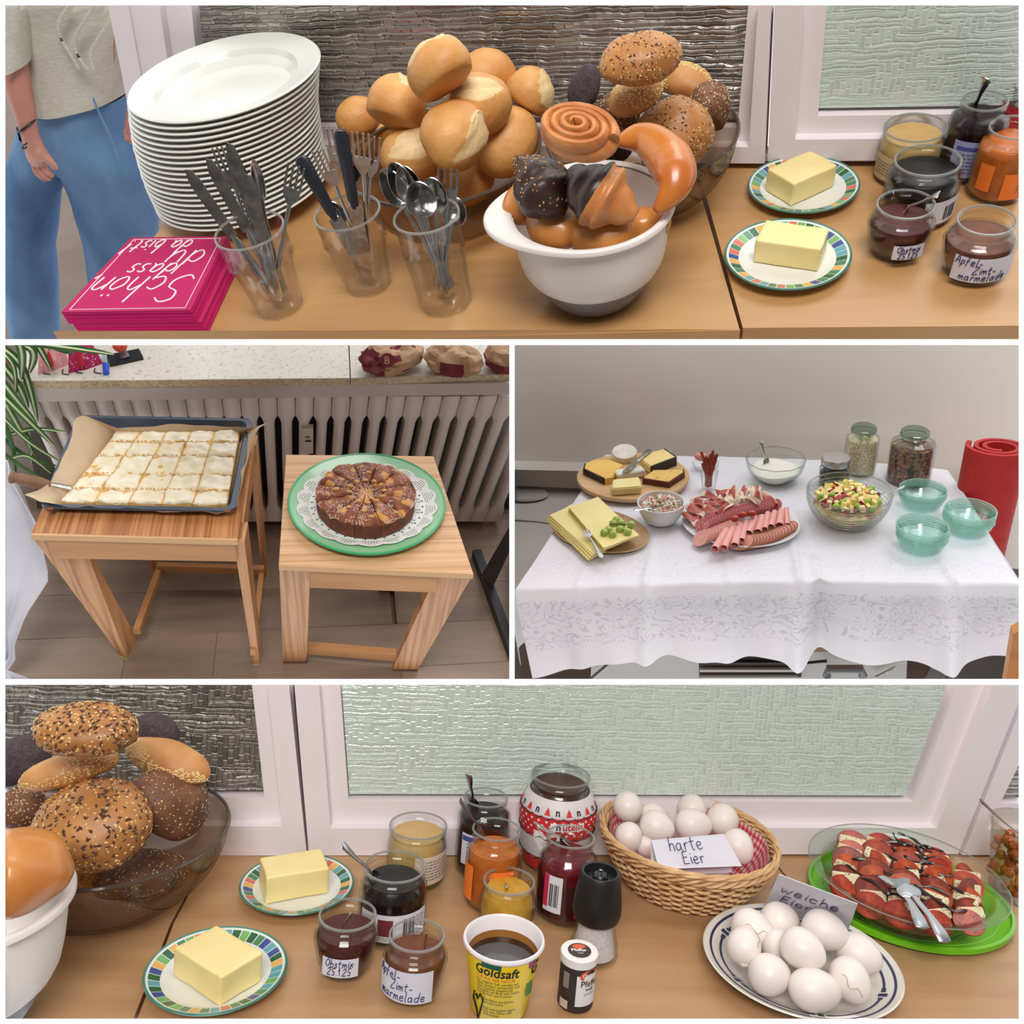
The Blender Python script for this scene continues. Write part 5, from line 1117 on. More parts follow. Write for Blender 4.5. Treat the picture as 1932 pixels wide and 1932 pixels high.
# tomato salad
LIME = mat('lime_plastic', (112, 190, 28), (104, 180, 24), rough=.35, scale=10)
cl, al, bl, anl = K.oval((1712, 1697), (194, 46), (0, 86), 0); anl = math.degrees(anl); anl = anl if abs(anl) < 90 else anl-180
t = T('oval_lid', 'lime green oval lid laid under the tomato salad dish', 'tray', cl, (0, 0, anl))  # plastic lid, used as a base for the dish
part('lid_body', lathe([(0, 0), (.95, 0), (1, .004), (1.0, .011), (.97, .012), (.955, .006), (.9, .004), (0, .004)], 96, sx=al, sy=bl, fn=lambda a, z: 1+.05*math.exp(-(min(abs(a-.12), abs(a-.12-2*pi))/.14)**2)), LIME, t)
part('lid_groove', lathe([(.84, .0042), (.85, .0052), (.86, .0042)], 96, sx=al, sy=bl), LIME, t)
hD = .050; cd_, ad_, bd_, and_ = K.oval((1709, 1644), (190, 50), (0, 84), hD+.0128); and_ = math.degrees(and_); and_ = and_ if abs(and_) < 90 else and_-180
t = T('glass_dish', 'deep oval glass dish of tomato and mozzarella on the lime lid', 'dish', Vector((cd_.x, cd_.y, .0128)), (0, 0, and_))
def dishp(m_=1): return [(.62, 0), (.70, .004), (.80, hD*.5), (.86, hD*.86), (.90, hD*.93), (1.0, hD), (.995, hD+.002), (.89, hD*.97), (.84, hD*.86), (.78, hD*.5), (.68, .008), (0, .006)]
part('dish_body', lathe([(0, 0)]+dishp(), 96, sx=ad_, sy=bd_), GL, t)
part('dish_rim', lathe([(1.0, hD-.0002), (1.008, hD+.001), (1.0, hD+.0022), (.993, hD+.001), (1.0, hD-.0002)], 96, sx=ad_, sy=bd_), mat('glass_rim', (150, 150, 146)), t)
part('dressing', lathe([(0, .009), (.66, .009), (.7, hD*.25), (0, hD*.25)], 64, sx=ad_, sy=bd_), mat('dressing', (120, 84, 30), rough=.1, alpha=.8), t)
TOM = mat('tomato', (186, 56, 34), (146, 36, 24), rough=.42, scale=40); TOMF = mat('tomato_flesh', (190, 80, 48), (148, 48, 32), rough=.42, scale=70); MOZ = mat('mozzarella', (228, 216, 184), (214, 198, 160), rough=.35, scale=50, bump=.3); HERB = mat('dried_herb', (96, 88, 44), rough=.8); BALS = mat('balsamic', (30, 14, 14), rough=.3)
TOM2 = mat('tomato_orange', (196, 92, 50), (164, 60, 34), rough=.45, scale=60); TOM3 = mat('tomato_dark', (140, 50, 34), (104, 34, 26), rough=.45, scale=60); TOMF2 = mat('tomato_flesh_dark', (166, 76, 52), (120, 46, 34), rough=.45, scale=70)
Rr = Euler((0, 0, radians(and_))).to_matrix(); rs = random.Random(12)
def dl(u, v, z): return Vector((cd_.x, cd_.y, .0128))+Rr @ Vector((u*ad_, v*bd_, z))
rows = [(-.60, 10), (-.30, 13), (0.0, 14), (.30, 13), (.58, 10)]; nm = ['nearest the front', 'second from the front', 'through the middle', 'second from the window', 'nearest the window']
tomm = mozm = None; drz = []
for ri, (v, n) in enumerate(rows):
    ext = .80*sqrt(max(.05, 1-(v/.82)**2)); ct_, cm_ = 0, 0
    for i in range(n):
        u = -ext+2*ext*(i+.5)/n; z = hD*.6+.012*(1-v*v)*(1-u*u)+rs.uniform(-.002, .003); moz = (i % 5 in (1, 3))
        rot = Rr @ Euler((radians(rs.uniform(-20, 26)), radians(-58+rs.uniform(-16, 16)), radians(rs.uniform(-42, 42)+(18 if v < 0 else -10)))).to_matrix()
        s = rs.uniform(.88, 1.1); R_ = .0235*s
        if moz:
            cm_ += 1
            g = rbox(R_*.62, R_*1.5, .011, .0035, 3); g = ([tuple(Vector(q)*(1+.08*nz(q, 60, i))) for q in g[0]], g[1])
            t = T('mozzarella_slice', 'herbed mozzarella slice, %s in the salad row %s' % ((['first']+ORD[1:])[cm_-1]+' from the left', nm[ri]), 'mozzarella', dl(u, v, z+.004), rot, 'mozzarella slices in the oval dish')
            part('cheese', g, MOZ, t); part('herbs', scatter(g, 46, .0012, .0007, lambda c_, n_: n_.z > .2, i+ri), HERB, t, False, kind='stuff')
        else:
            ct_ += 1
            pr_ = [(0, 0), (R_*.96, 0), (R_, .003), (R_*.96, .006), (0, .006)]
            t = T('tomato_slice', 'tomato slice, %s in the salad row %s' % ((['first']+ORD[1:])[ct_-1]+' from the left', nm[ri]), 'tomato slice', dl(u, v, z), rot, 'tomato slices in the oval dish')
            tv = (i*7+ri*3) % 3; part('slice_rim', lathe(pr_, 22, sx=.8), (TOM, TOM2, TOM3)[tv], t); part('slice_flesh', X(lathe([(0, .0003), (R_*.86, .0003), (R_*.84, .0009), (0, .0012)], 20, sx=.8), (0, 0, .0055)), (TOMF, TOM2, TOMF2)[tv], t)
            part('herbs', scatter(lathe([(0, .0068), (R_*.9, .0068)], 16, sx=.8), 14, .0011, .0007, None, i+9), HERB, t, False, kind='stuff')
        drz.append(dl(u, v, z+.0125))
for i in range(16):
    u0 = -.66+i*.085; v0 = -.55+.6*rs.random(); pts = smooth_path([dl(u0+.05*q+.05*sin(q*2.3+i*1.7), v0+.13*q+rs.uniform(-.05, .05), hD*.6+.0235+.002*sin(q*3+i)) for q in range(5)], 5)
    solo('balsamic_drizzle', tube(pts, [(.0018+.0009*sin(j*.9+i))*(.4 if j in (0, len(pts)-1) else 1) for j in range(len(pts))], 6), BALS, 'dark balsamic streak across the tomato salad, %s from the left' % (['first']+ORD[1:])[i], 'sauce', (0, 0, 0), None, 'balsamic streaks on the salad')
DULL = mat('dull_steel', (168, 172, 174), rough=.35, metal=.85)
def server(label, A, B, hw, fork):
    A = Vector(A); B = Vector(B); L_ = (B-A).length; t = T('salad_server', label, 'salad server', A, basis(B-A, (0, -.3, 1)), 'pair of salad servers')
    if fork: part('server_head', sheet(lambda u, v: (v*.28*L_, (u-.5)*2*hw*(1-.72*v**1.2), .002*sin(u*9)+.004*v), 9, 6, .0016), DULL, t)
    else: part('server_head', sheet(lambda u, v: (v*.22*L_, (u-.5)*2*hw*sqrt(max(.05, 1-(v*1.0-.5)**2*3.2)), .004*(1-(2*u-1)**2)), 10, 8, .0016), DULL, t)
    part('handle', tube([(.2*L_, 0, .004), (.32*L_, 0, .004), (.6*L_, 0, .006), (.85*L_, 0, .003), (.98*L_, 0, 0), (L_, 0, 0)], [.004, .0045, .005, .009, .009, .005], 10, .28), DULL, t)
server('salad server with a wide triangular head, left of the pair', K.P(1686, 1658, .085), K.P(1742, 1752, .07), .022, True)
server('salad server with a curved handle, right of the pair', K.P(1706, 1672, .088), K.P(1785, 1778, .06), .017, False)

# salad tub at the right edge
TUB = glass('clear_plastic', (240, 238, 230), edge=(170, 160, 150), eb=.6)
tb = K.P(1938, 1688); tt = K.P(1925, 1530, .1)
t = T('salad_tub', 'clear plastic tub of diced orange salad at the right edge', 'tub', tb); Rt_ = 76*K.m(tb); hT = K.H(tb, 1560)
part('tub_body', cup_shape([(Rt_*.85, 0), (Rt_, hT)], .0015, .002, 40), TUB, t)
part('tub_rim', lathe([(Rt_, hT), (Rt_*1.05, hT), (Rt_*1.05, hT-.003)], 40), TUB, t)
r2 = random.Random(4)
part('diced_salad', J(*[X(rbox(.014, .013, .012, .003, 1), Matrix.Translation((Rt_*.8*sqrt(r2.random())*cos(a := r2.uniform(0, 6.28)), 0, 0)) @ Matrix.Translation((0, Rt_*.75*r2.uniform(-1, 1)*.8, r2.uniform(.013, hT*.8))) @ Euler((r2.random()*3, r2.random()*3, 0)).to_matrix().to_4x4()) for _ in range(150)]), mat('diced_veg', (196, 104, 44), (150, 74, 36), rough=.3, scale=30, coat=.3), t, False, kind='stuff')
utensil('spoon', tb+Vector((.01, 0, hT*.6)), K.P(1850, 1510, hT+.06), 'dark brown spoon sticking out of the plastic tub', wid=.03, mh=mat('brown_spoon', (92, 62, 54)), mb=mat('brown_spoon', (92, 62, 54)), up=(0, -.5, 1))
# ================= corner 2: stools with tray cake and apple cake by the radiator =================
K = P2
def stripe(name, c1, c2, sc, dist=2.5, axis='Y', rough=.4):
    m_ = bpy.data.materials.new(name); m_.use_nodes = True; N = m_.node_tree.nodes; L = m_.node_tree.links; b = N['Principled BSDF']; b.inputs['Roughness'].default_value = rough
    tc = N.new('ShaderNodeTexCoord'); w_ = N.new('ShaderNodeTexWave'); w_.bands_direction = axis; w_.inputs['Scale'].default_value = sc; w_.inputs['Distortion'].default_value = dist; w_.inputs['Detail'].default_value = 2; w_.inputs['Detail Scale'].default_value = 1.2
    mp = N.new('ShaderNodeMapping'); mp.inputs['Scale'].default_value = {'X': (1, .12, .12), 'Y': (.12, 1, .12)}[axis]; L.new(tc.outputs['Object'], mp.inputs[0]); L.new(mp.outputs[0], w_.inputs[0])
    r = N.new('ShaderNodeValToRGB'); r.color_ramp.elements[0].color = lin(c1); r.color_ramp.elements[1].color = lin(c2); r.color_ramp.elements[0].position = .1; r.color_ramp.elements[1].position = .75; L.new(w_.outputs['Fac'], r.inputs[0]); L.new(r.outputs[0], b.inputs['Base Color']); MC[name] = m_; return m_
PINE = mat('pine_side', (176, 118, 72), (210, 156, 108), rough=.4, scale=120, stretch=(1, .06, .02), detail=3, lo=.36, hi=.58); PTOP1 = mat('pine_top_dark', (158, 98, 54), (204, 146, 94), rough=.4, scale=150, stretch=(1, .012, 1), detail=2, lo=.35, hi=.62); PTOP2 = mat('pine_top', (204, 154, 106), (228, 186, 144), rough=.4, scale=130, stretch=(.012, 1, 1), detail=2, lo=.35, hi=.6); PAPR = mat('pine_apron', (204, 150, 98), (188, 132, 82), rough=.4, scale=3, stretch=(1, 8, 8))
PFOOT = mat('foot_pad', (132, 92, 66), rough=.8); PFOOT2 = mat('foot_pad_pale', (206, 186, 138), rough=.8)
def q4(px, z): return [K.P(x, y, z) for x, y in px]
def prl(parent, pts): 
    Mi = parent.matrix_basis.inverted() @ K.M; return [Mi @ Vector(p) for p in pts]
def hx(t, a, b): return hexa(prl(t, a), prl(t, b))
# floor of planks
FB = K.P(485, 995, 0)
PL = [mat('floor_plank_%d' % i, c_, tuple(x*.86 for x in c_), rough=.42, scale=3, stretch=(1, 7, 1), detail=5) for i, c_ in enumerate(((150, 128, 110), (144, 123, 106), (155, 133, 116)))]
fl = struct('floor', prism([Vector((-1.6, -1.3, -.012)), Vector((1.6, -1.3, -.012)), Vector((1.6, .12, -.012)), Vector((-1.6, .12, -.012))], (0, 0, -.01)), mat('floor_joint', (128, 111, 98), rough=.9), 'wood-look plank floor under the stools')
fl.matrix_basis = fr((0, 0, 0)); r_ = random.Random(3)
y0 = K.P(600, 1107).y; pw_ = y0-K.P(600, 1183).y; s1 = (K.P(600, 1183).x)
for k_ in range(-5, 5):
    ya = y0-k_*pw_; yb = ya-pw_
    if ya > .12: ya = .12
    if yb > .12 or ya < -1.2: continue
    xs = [-1.55, K.P(441, 1080).x if k_ % 3 == 2 else K.P(736, 1122).x-.62*((k_+3) % 3), K.P(406, 1230).x if k_ == 1 else K.P(751, 1200).x+.15*(k_ % 2), 1.5]; xs = sorted(xs)
    for a_, b_ in zip(xs, xs[1:]):
        if b_-a_ < .1: continue
        g = rbox(b_-a_-.0005, ya-yb-.0005, .011, .0008, 1); part('floor_plank', X(g, ((a_+b_)/2, (ya+yb)/2, -.0115)), PL[r_.randrange(3)], fl, False)
# radiator and sill on the upright wall
wy = K.P(300, 1010).y+.12
WA = Vector((0, wy, 0)); XD = Vector((1, 0, 0))
def V2(px, py, dy=0.0): return K.W(px, py, (0, wy-.12+dy, 0), XD)
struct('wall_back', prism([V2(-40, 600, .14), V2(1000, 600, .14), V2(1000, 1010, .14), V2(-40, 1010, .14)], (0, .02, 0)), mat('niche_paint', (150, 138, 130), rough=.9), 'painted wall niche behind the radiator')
struct('floor', prism([Vector((-1.6, wy-.04, -.001)), Vector((1.6, wy-.04, -.001)), Vector((1.6, wy+.4, -.001)), Vector((-1.6, wy+.4, -.001))], (0, 0, -.01)), PL[1], 'strip of floor under the radiator')
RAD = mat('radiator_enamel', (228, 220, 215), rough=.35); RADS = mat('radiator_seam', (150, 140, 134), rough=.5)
rad = T('radiator', 'white ribbed column radiator under the window sill', 'radiator', Vector((V2(485, 985).x, wy-.10, V2(485, 985).z)))
def rl(p): return Vector(p)-Vector((V2(485, 985).x, wy-.10, V2(485, 985).z))
nsec = 29
for i in range(nsec):
    tx = 70+33.6*i; c_top = (tx-560)*.0+tx; sl = (560-tx)/970.0
    def at_y(y, x=tx, s=sl): return x+s*(y-787)*.9
    def xz(x, y, dy): return rl(V2(x, y, dy))
    w_ = 9.5
    rows_ = [(748, 16.2), (758, 16.6), (784, 16.3), (790, 12.5), (797, 9.8), (870, 9.2), (945, 8.4), (953, 9.4), (960, 13), (970, 14.3), (984, 13.8)]
    V, Fc = [], []; nn = 7
    for y, hw in rows_:
        for q in range(nn):
            f = q/(nn-1)*2-1; V.append(tuple(xz(at_y(y)+hw*f, y, (.012*abs(f)**2.2)-.0)))
    for a in range(len(rows_)-1):
        for q in range(nn-1): k0 = a*nn+q; Fc.append((k0, k0+1, k0+nn+1, k0+nn))
    V2_ = [(x, y+.06, z) for x, y, z in V]; n_ = len(V); Fc = [tuple(reversed(f)) for f in Fc]
    Fc += [(a*nn, (a+1)*nn, (a+1)*nn+n_, a*nn+n_) for a in range(len(rows_)-1)]+[((a+1)*nn-1, (a+1)*nn-1+n_, (a+2)*nn-1+n_, (a+2)*nn-1) for a in range(len(rows_)-1)]
    Fc += [tuple(range(nn))+tuple(range(n_+nn-1, n_-1, -1))]
    part('radiator_section', (V+V2_, Fc), RAD, rad, 50)
    part('weld_seam', tube([xz(at_y(y)+16.8, y, .022) for y in (748, 786)], .0012, 4), RADS, rad)
part('slot_backing', prism([rl(V2(55, 790, .09)), rl(V2(1000, 790, .09)), rl(V2(1000, 965, .09)), rl(V2(70, 960, .09))], (0, .01, 0)), mat('slot_shade', (84, 76, 70), rough=.8), rad, False)  # dark sheet behind the white ribs paints the shade inside the slots
m = T('heat_meter', 'small beige heat meter clipped to the radiator ribs', 'meter', V2(581, 856, -.012))
def ml(x, y, dy=-.012): return V2(x, y, dy)-V2(581, 856, -.012)
part('meter_case', prism([ml(571, 809), ml(591, 808), ml(591, 856), ml(573, 857)], (0, .018, 0)), mat('meter_beige', (206, 198, 184), rough=.5), m, False)
part('meter_display', prism([ml(576, 831, -.0135), ml(587, 831, -.0135), ml(587, 834, -.0135), ml(576, 834, -.0135)], (0, .002, 0)), BLACK, m, False)
part('meter_logo', prism([ml(576, 824, -.0135), ml(585, 824, -.0135), ml(585, 826, -.0135), ml(576, 826, -.0135)], (0, .002, 0)), GRT, m, False)
STONE = mat('speckled_stone', (214, 208, 198), (176, 164, 148), rough=.3, scale=120, lo=.55, hi=.72, stretch=(1, 1, 1), coat=.2, detail=6); STONEE = mat('stone_edge', (206, 188, 160), (178, 158, 128), rough=.5, scale=140, lo=.45, hi=.65)
sz = V2(485, 716, -.05).z; sy = wy-.17
def SP(px, py, z=0): return K.P(px, py, sz+z)
for i, (xa, xb, lab) in enumerate(((20, 660, 'left slab of the speckled stone window sill'), (662, 1010, 'right slab of the speckled stone window sill, under the paper bags'))):
    f0, f1 = SP(xa, 719-.022*xa*(1 if i == 0 else 1)+ (0)), SP(xb, 719-.014*xb)
    f0, f1 = SP(xa, interp([(0, 719), (661, 713), (1010, 704)], xa)), SP(xb, interp([(0, 719), (661, 713), (1010, 704)], xb))
    bk0, bk1 = f0+Vector((.02, .5, 0)), f1+Vector((-.02 if i == 0 else 0.02, .5, 0))
    if i == 0: bk1 = SP(653, 560); bk0 = f0+Vector((0, (bk1-f1).y, 0))
    else: bk0 = SP(655, 560); bk1 = f1+Vector((0, .5, 0))
    w_ = struct('window_sill', prism([p-Vector((0, 0, .02)) for p in (f0, f1, bk1, bk0)], (0, 0, .02)), STONE, lab)
    part('sill_edge', prism([p+Vector((0, -.0012, -.0202)) for p in (f0, f1)]+[f1+Vector((0, 0, -.0202)), f0+Vector((0, 0, -.0202))], (0, 0, .019)), STONEE, w_, False)
struct('trim_1', prism([SP(30, 734, -.02)+Vector((0, 0, 0)), SP(1010, 722, -.02), SP(1010, 722, -.02)+Vector((0, .03, 0)), SP(30, 734, -.02)+Vector((0, .03, 0))], (0, 0, -.034)), mat('apron_paint', (196, 186, 184), rough=.6), 'painted edge below the window sill')
struct('trim_10', prism([SP(-20, 652), SP(1000, 638), SP(1000, 630), SP(-20, 640)], (0, 0, .05)), UPVC, 'bottom rail of the window above the sill')
# things on the sill
FAB1 = mat('pink_fabric', (220, 160, 160), (208, 140, 144), rough=.9, scale=60); FAB2 = mat('magenta_fabric', (172, 34, 88), (150, 26, 74), rough=.9, scale=60)
def cushion_hen(label, bl, br, top, m_, zt, dots):
    a, b, c = SP(*bl), SP(*br), SP(top[0], top[1], zt); loc = (a+b)/2
    t = T('fabric_hen', label, 'decoration', loc); P_ = [a-loc, b-loc, c-loc, (a+b)/2-loc+Vector((0, .05, .0))]
    bm = bmesh.new(); vs = [bm.verts.new(p) for p in P_]
    for f in ((0, 1, 2), (1, 3, 2), (3, 0, 2), (0, 3, 1)): bm.faces.new([vs[i] for i in f])
    bmesh.ops.subdivide_edges(bm, edges=bm.edges[:], cuts=5, use_grid_fill=True)
    ce = (P_[0]+P_[1]+P_[2]+P_[3])/4
    for v in bm.verts:
        d = v.co-ce; e_ = min((v.co-p).length for p in P_); v.co += d.normalized()*min(.011, e_*.24)
    g = ([tuple(v.co) for v in bm.verts], [tuple(x.index for x in f.verts) for f in bm.faces]); bm.free()
    part('body', g, m_, t)
    part('dots', scatter(g, dots, .0016, .0012, None, 4), WINK, t, False, kind='stuff')
    mid = P_[0]*.33+P_[1]*.33+P_[2]*.34+Vector((0, -.022, 0)); up_ = (P_[2]-(P_[0]+P_[1])/2)
    part('wattle', tube([mid+up_*.28, mid+up_*.1, mid-up_*.12], [.002, .006, .007], 8, .4), mat('red_felt', (170, 24, 40), rough=.9), t)
    part('beak', tube([mid+up_*.62, mid+up_*.36+Vector((0, -.006, 0))], [.009, .001], 8), mat('yellow_felt', (232, 190, 40), rough=.9), t)
    for s_, dx in ((0, -.018), (1, .02)): part('leg', tube(smooth_path([((P_[0]+P_[1])/2+Vector((dx, -.002, .003))), ((P_[0]+P_[1])/2+Vector((dx+.002, -.018, .002))), ((P_[0]+P_[1])/2+Vector((dx+.016, -.022, .002)))], 4), .0012, 5), BLACK, t)
cushion_hen('pale pink dotted fabric hen on the window sill', (71, 707), (131, 688), (92, 628), FAB1, .07, 90)
cushion_hen('magenta dotted fabric hen on the window sill', (129, 705), (194, 686), (146, 628), FAB2, .075, 130)
pn = SP(199, 690); t = T('marker_pen', 'blue capped marker pen standing beside the magenta hen', 'pen', SP(200, 705, .004))
part('pen_body', tube([SP(197, 668, .006)-SP(200, 705, .004), SP(199, 690, .006)-SP(200, 705, .004)], .0055, 10), mat('pen_grey', (150, 160, 170), rough=.3), t)
part('pen_cap', tube([SP(199, 688, .006)-SP(200, 705, .004), SP(200, 704, .006)-SP(200, 705, .004)], .0066, 10), mat('pen_blue', (30, 80, 200), rough=.3), t)
c_ = SP(237, 679); t = T('figure_stand', 'black stand with a striped figure cut by the top edge', 'decoration', c_)
part('stand_plate', prism([SP(x, y)-c_ for x, y in ((203, 675), (263, 663), (271, 679), (208, 693))], (0, 0, .008)), BLACK, t, False)
part('figure_body', tube([Vector((0, 0, .008)), SP(228, 655, .03)-c_], [.010, .008], 12), stripe('figure_stripes', (180, 60, 50), (90, 140, 150), 60, 0, 'X'), t)
part('figure_head', X(ell(.016, .016, .014, 16, 10), SP(226, 652, .045)-c_), mat('red_paint', (190, 60, 44), rough=.4), t)
BAG = mat('kraft_paper', (190, 156, 122), (164, 128, 96), rough=.8, scale=20, bump=.3); BAGR = mat('bag_print', (126, 44, 58), (106, 34, 50), rough=.8, scale=20)
def bag(label, px, seed, reds, letter=None):
    c = sum([SP(x, y, .035) for x, y in px], Vector())/len(px); c.z = sz; ax = (SP(*px[1], .03)-SP(*px[0], .03)); L_ = ax.length
    t = T('paper_bag', label, 'paper bag', c)
    x_ = ax.normalized(); y_ = Vector((-x_.y, x_.x, 0)); rn = random.Random(seed)
    def fn(v):
        f = 1+.22*nz(v, 22, seed)+.1*abs(nz(v, 60, seed+3)); return v*f
    g = ell(1, 1, 1, 36, 20); V = []
    for v in g[0]:
        v = Vector(v); k3 = 1+.2*nz(v, 2.2, seed)+.1*abs(nz(v, 5, seed+3))-.05*abs(nz(v, 11, seed)); p = x_*(v.x*L_*.5*k3)+y_*(v.y*.055*k3)+Vector((0, 0, (v.z+.9 if v.z > -.9 else 0)*.036*k3)); V.append(tuple(p))
    mi = [1 if reds(sum((Vector(g[0][i]) for i in f), Vector())/len(f)) else 0 for f in g[1]]
    part('bag_body', (V, g[1]), [BAG, BAGR], t, 25, mi=mi)
    return t
t = bag('crumpled bakery bag with a round B mark, left of the three', [(688, 690), (790, 655)], 3, lambda v: v.x < -.62 or nz(v, 2, 9) > .42)
cB = SP(733, 676, .062)-t.matrix_basis.to_translation() if False else SP(731, 680, .05)-(K.M.inverted() @ t.matrix_basis).to_translation()
nb = ((K.Ri @ (-K.o))-SP(731, 680, .05)).normalized(); Bm = basis(Vector((1, 0, 0)), nb).to_4x4()
part('printed_disc', X(lathe([(0, 0), (.017, 0)], 24), Matrix.Translation(cB+nb*.02) @ Bm), BAGR, t)
part('lettering', X(X(text('B', .024, bold=.02), (-.008, -.008, .0006)), Matrix.Translation(cB+nb*.02) @ Bm), BAG, t, False)
bag('crumpled bakery bag with a dark red band, middle of the three', [(800, 672), (912, 682)], 8, lambda v: -.5 < v.x < .3 and v.z < .45 and v.y < .2)
bag('crumpled bakery bag cut by the right edge of the radiator scene', [(912, 665), (1000, 680)], 12, lambda v: v.z < .1)
# plant
LEAF = mat('spider_leaf', (58, 104, 44), (40, 80, 34), rough=.45, scale=10); LEAFW = mat('leaf_stripe', (196, 210, 160), rough=.5)
pt_ = T('spider_plant', 'spider plant with striped arching leaves at the left edge', 'plant', SP(-30, 690)); p0 = (K.M.inverted() @ pt_.matrix_basis).to_translation()
part('pot', lathe([(0, 0), (.05, 0), (.065, .1), (.06, .1), (.047, .006), (0, .006)], 32), mat('clay_pot', (150, 96, 70), rough=.8), pt_)
rl_ = random.Random(8)
LV = [((-20, 640), (40, 690), (72, 796)), ((-20, 660), (30, 720), (54, 770)), ((-10, 630), (60, 660), (55, 705)), ((-10, 700), (20, 740), (70, 800)), ((-10, 640), (90, 650), (215, 668)), ((0, 620), (60, 640), (98, 700)), ((-20, 700), (10, 760), (66, 860)), ((10, 600), (40, 660), (40, 718)),
      ((-20, 720), (40, 780), (104, 842)), ((-20, 760), (50, 830), (112, 870)), ((-20, 800), (40, 855), (110, 880)), ((-10, 830), (60, 810), (125, 815)), ((-20, 740), (20, 830), (30, 905)), ((10, 870), (50, 860), (96, 892)), ((0, 850), (40, 880), (84, 905)), ((20, 790), (55, 830), (60, 880)), ((10, 610), (100, 655), (140, 668)), ((-10, 650), (25, 690), (30, 745))]
for i, (a, b_, c_) in enumerate(LV):
    d0 = .02+.012*(i % 5); A = V2(*a, -d0-.05); B = V2(*b_, -d0-.07); C = V2(*c_, -d0-.06); P_ = smooth_path([A-p0, B-p0, C-p0], 7); n = len(P_); wid = .009 if i < 9 else .0055
    for nm_, w2, m_, off in (('leaf', wid, LEAF, 0), ('leaf_stripe', wid*.34, LEAFW, -.0012)):
        V, Fc = [], []
        for j, p in enumerate(P_):
            tt_ = (P_[min(j+1, n-1)]-P_[max(j-1, 0)]).normalized(); sd = tt_.cross(Vector((0, -1, .2))).normalized(); ww = w2*sin(pi*min(.98, .12+.88*(j/(n-1))))**.6 if j < n-1 else .0003
            for e, dz in ((-1, 0), (0, -.002 if nm_ == 'leaf' else -.0022), (1, 0)): V.append(tuple(p+sd*(ww*e)+Vector((0, dz+off, 0))))
        for j in range(n-1):
            for e in range(2): k0 = j*3+e; Fc.append((k0, k0+1, k0+4, k0+3))
        if nm_ == 'leaf': lf = part('leaf', (V, Fc), m_, pt_)
        elif i < 9 or i % 2: part('pale_stripe', (V, Fc), m_, lf, label='cream stripe')
# stools
HT = .45
def stool(label, top, th, TM_, legs, apr, rails, pad, loc):
    t = T('stool', label, 'stool', K.P(loc[0], loc[1], 0)); tp = q4(top, HT)
    P_ = prl(t, tp); part('seat', prism([p-Vector((0, 0, th)) for p in P_], (0, 0, th)), TM_, t, False); fo = Vector((0, -.0015, 0)); part('seat_edge', hexa([P_[0]+fo-Vector((0, 0, th+.0005)), P_[1]+fo-Vector((0, 0, th+.0005)), P_[1]-Vector((0, 0, th+.0005)), P_[0]-Vector((0, 0, th+.0005))], [P_[0]+fo+Vector((0, 0, .0005)), P_[1]+fo+Vector((0, 0, .0005)), P_[1]+Vector((0, .004, .0005)), P_[0]+Vector((0, .004, .0005))]), mat('pine_edge', (216, 172, 124), rough=.4), t, False)
    zt_ = HT-th
    for lq, bq, up_ in legs:
        A = q4(lq, zt_-.0005); B = q4(bq, .008)
        Bp = q4(bq, 0.0); l = part('leg', hx(t, B, A), PINE, t, False); C_ = [b_+(a-b_)*.0 for a, b_ in zip(A, B)]
        part('foot_pad', hexa([x-Vector((0, 0, .008)) for x in prl(t, B)], prl(t, B)), pad, l, False)
    for (a, b_, d) in apr:
        A, B = K.P(*a, zt_-.0005), K.P(*b_, zt_-.0005); dv = Vector(d); part('apron', hx(t, [A+Vector((0, 0, -.052)), B+Vector((0, 0, -.052)), B+dv+Vector((0, 0, -.052)), A+dv+Vector((0, 0, -.052))], [A, B, B+dv, A+dv]), PAPR, t, False)
    for (a, b_, d, h_, z_) in rails:
        A, B = K.P(*a, z_), K.P(*b_, z_); dv = Vector(d); part('rail', hx(t, [A+Vector((0, 0, -h_)), B+Vector((0, 0, -h_)), B+dv+Vector((0, 0, -h_)), A+dv+Vector((0, 0, -h_))], [A, B, B+dv, A+dv]), PAPR, t, False)
    return t
stool('dark pine stool carrying the baking tray', [(58, 1009), (448, 1019), (477, 812), (148, 800)], .012, PTOP1,
      [([(62, 1014), (96, 1016), (150, 1006), (116, 1004)], [(226, 1236), (240, 1243), (259, 1206), (248, 1196)], 0), ([(441, 1022), (461, 1022), (468, 985), (450, 985)], [(477, 1252), (490, 1252), (494, 1222), (482, 1222)], 0),
       ([(470, 840), (482, 840), (486, 822), (474, 822)], [(494, 1090), (503, 1090), (505, 1076), (496, 1076)], 0), ([(168, 820), (196, 822), (200, 808), (172, 806)], [(289, 1082), (302, 1082), (306, 1068), (294, 1068)], 0)],
      [((90, 1017), (444, 1024), (0, .02, 0)), ((455, 1018), (480, 835), (-.016, 0, 0)), ((180, 818), (474, 826), (0, -.015, 0)), ((96, 1010), (176, 820), (.016, 0, 0))],
      [((251, 1186), (296, 1066), (.014, 0, 0), .02, .07), ((482, 1226), (498, 1078), (-.012, 0, 0), .02, .07), ((296, 1068), (498, 1074), (0, .014, 0), .02, .08)], PFOOT2, (300, 1150))
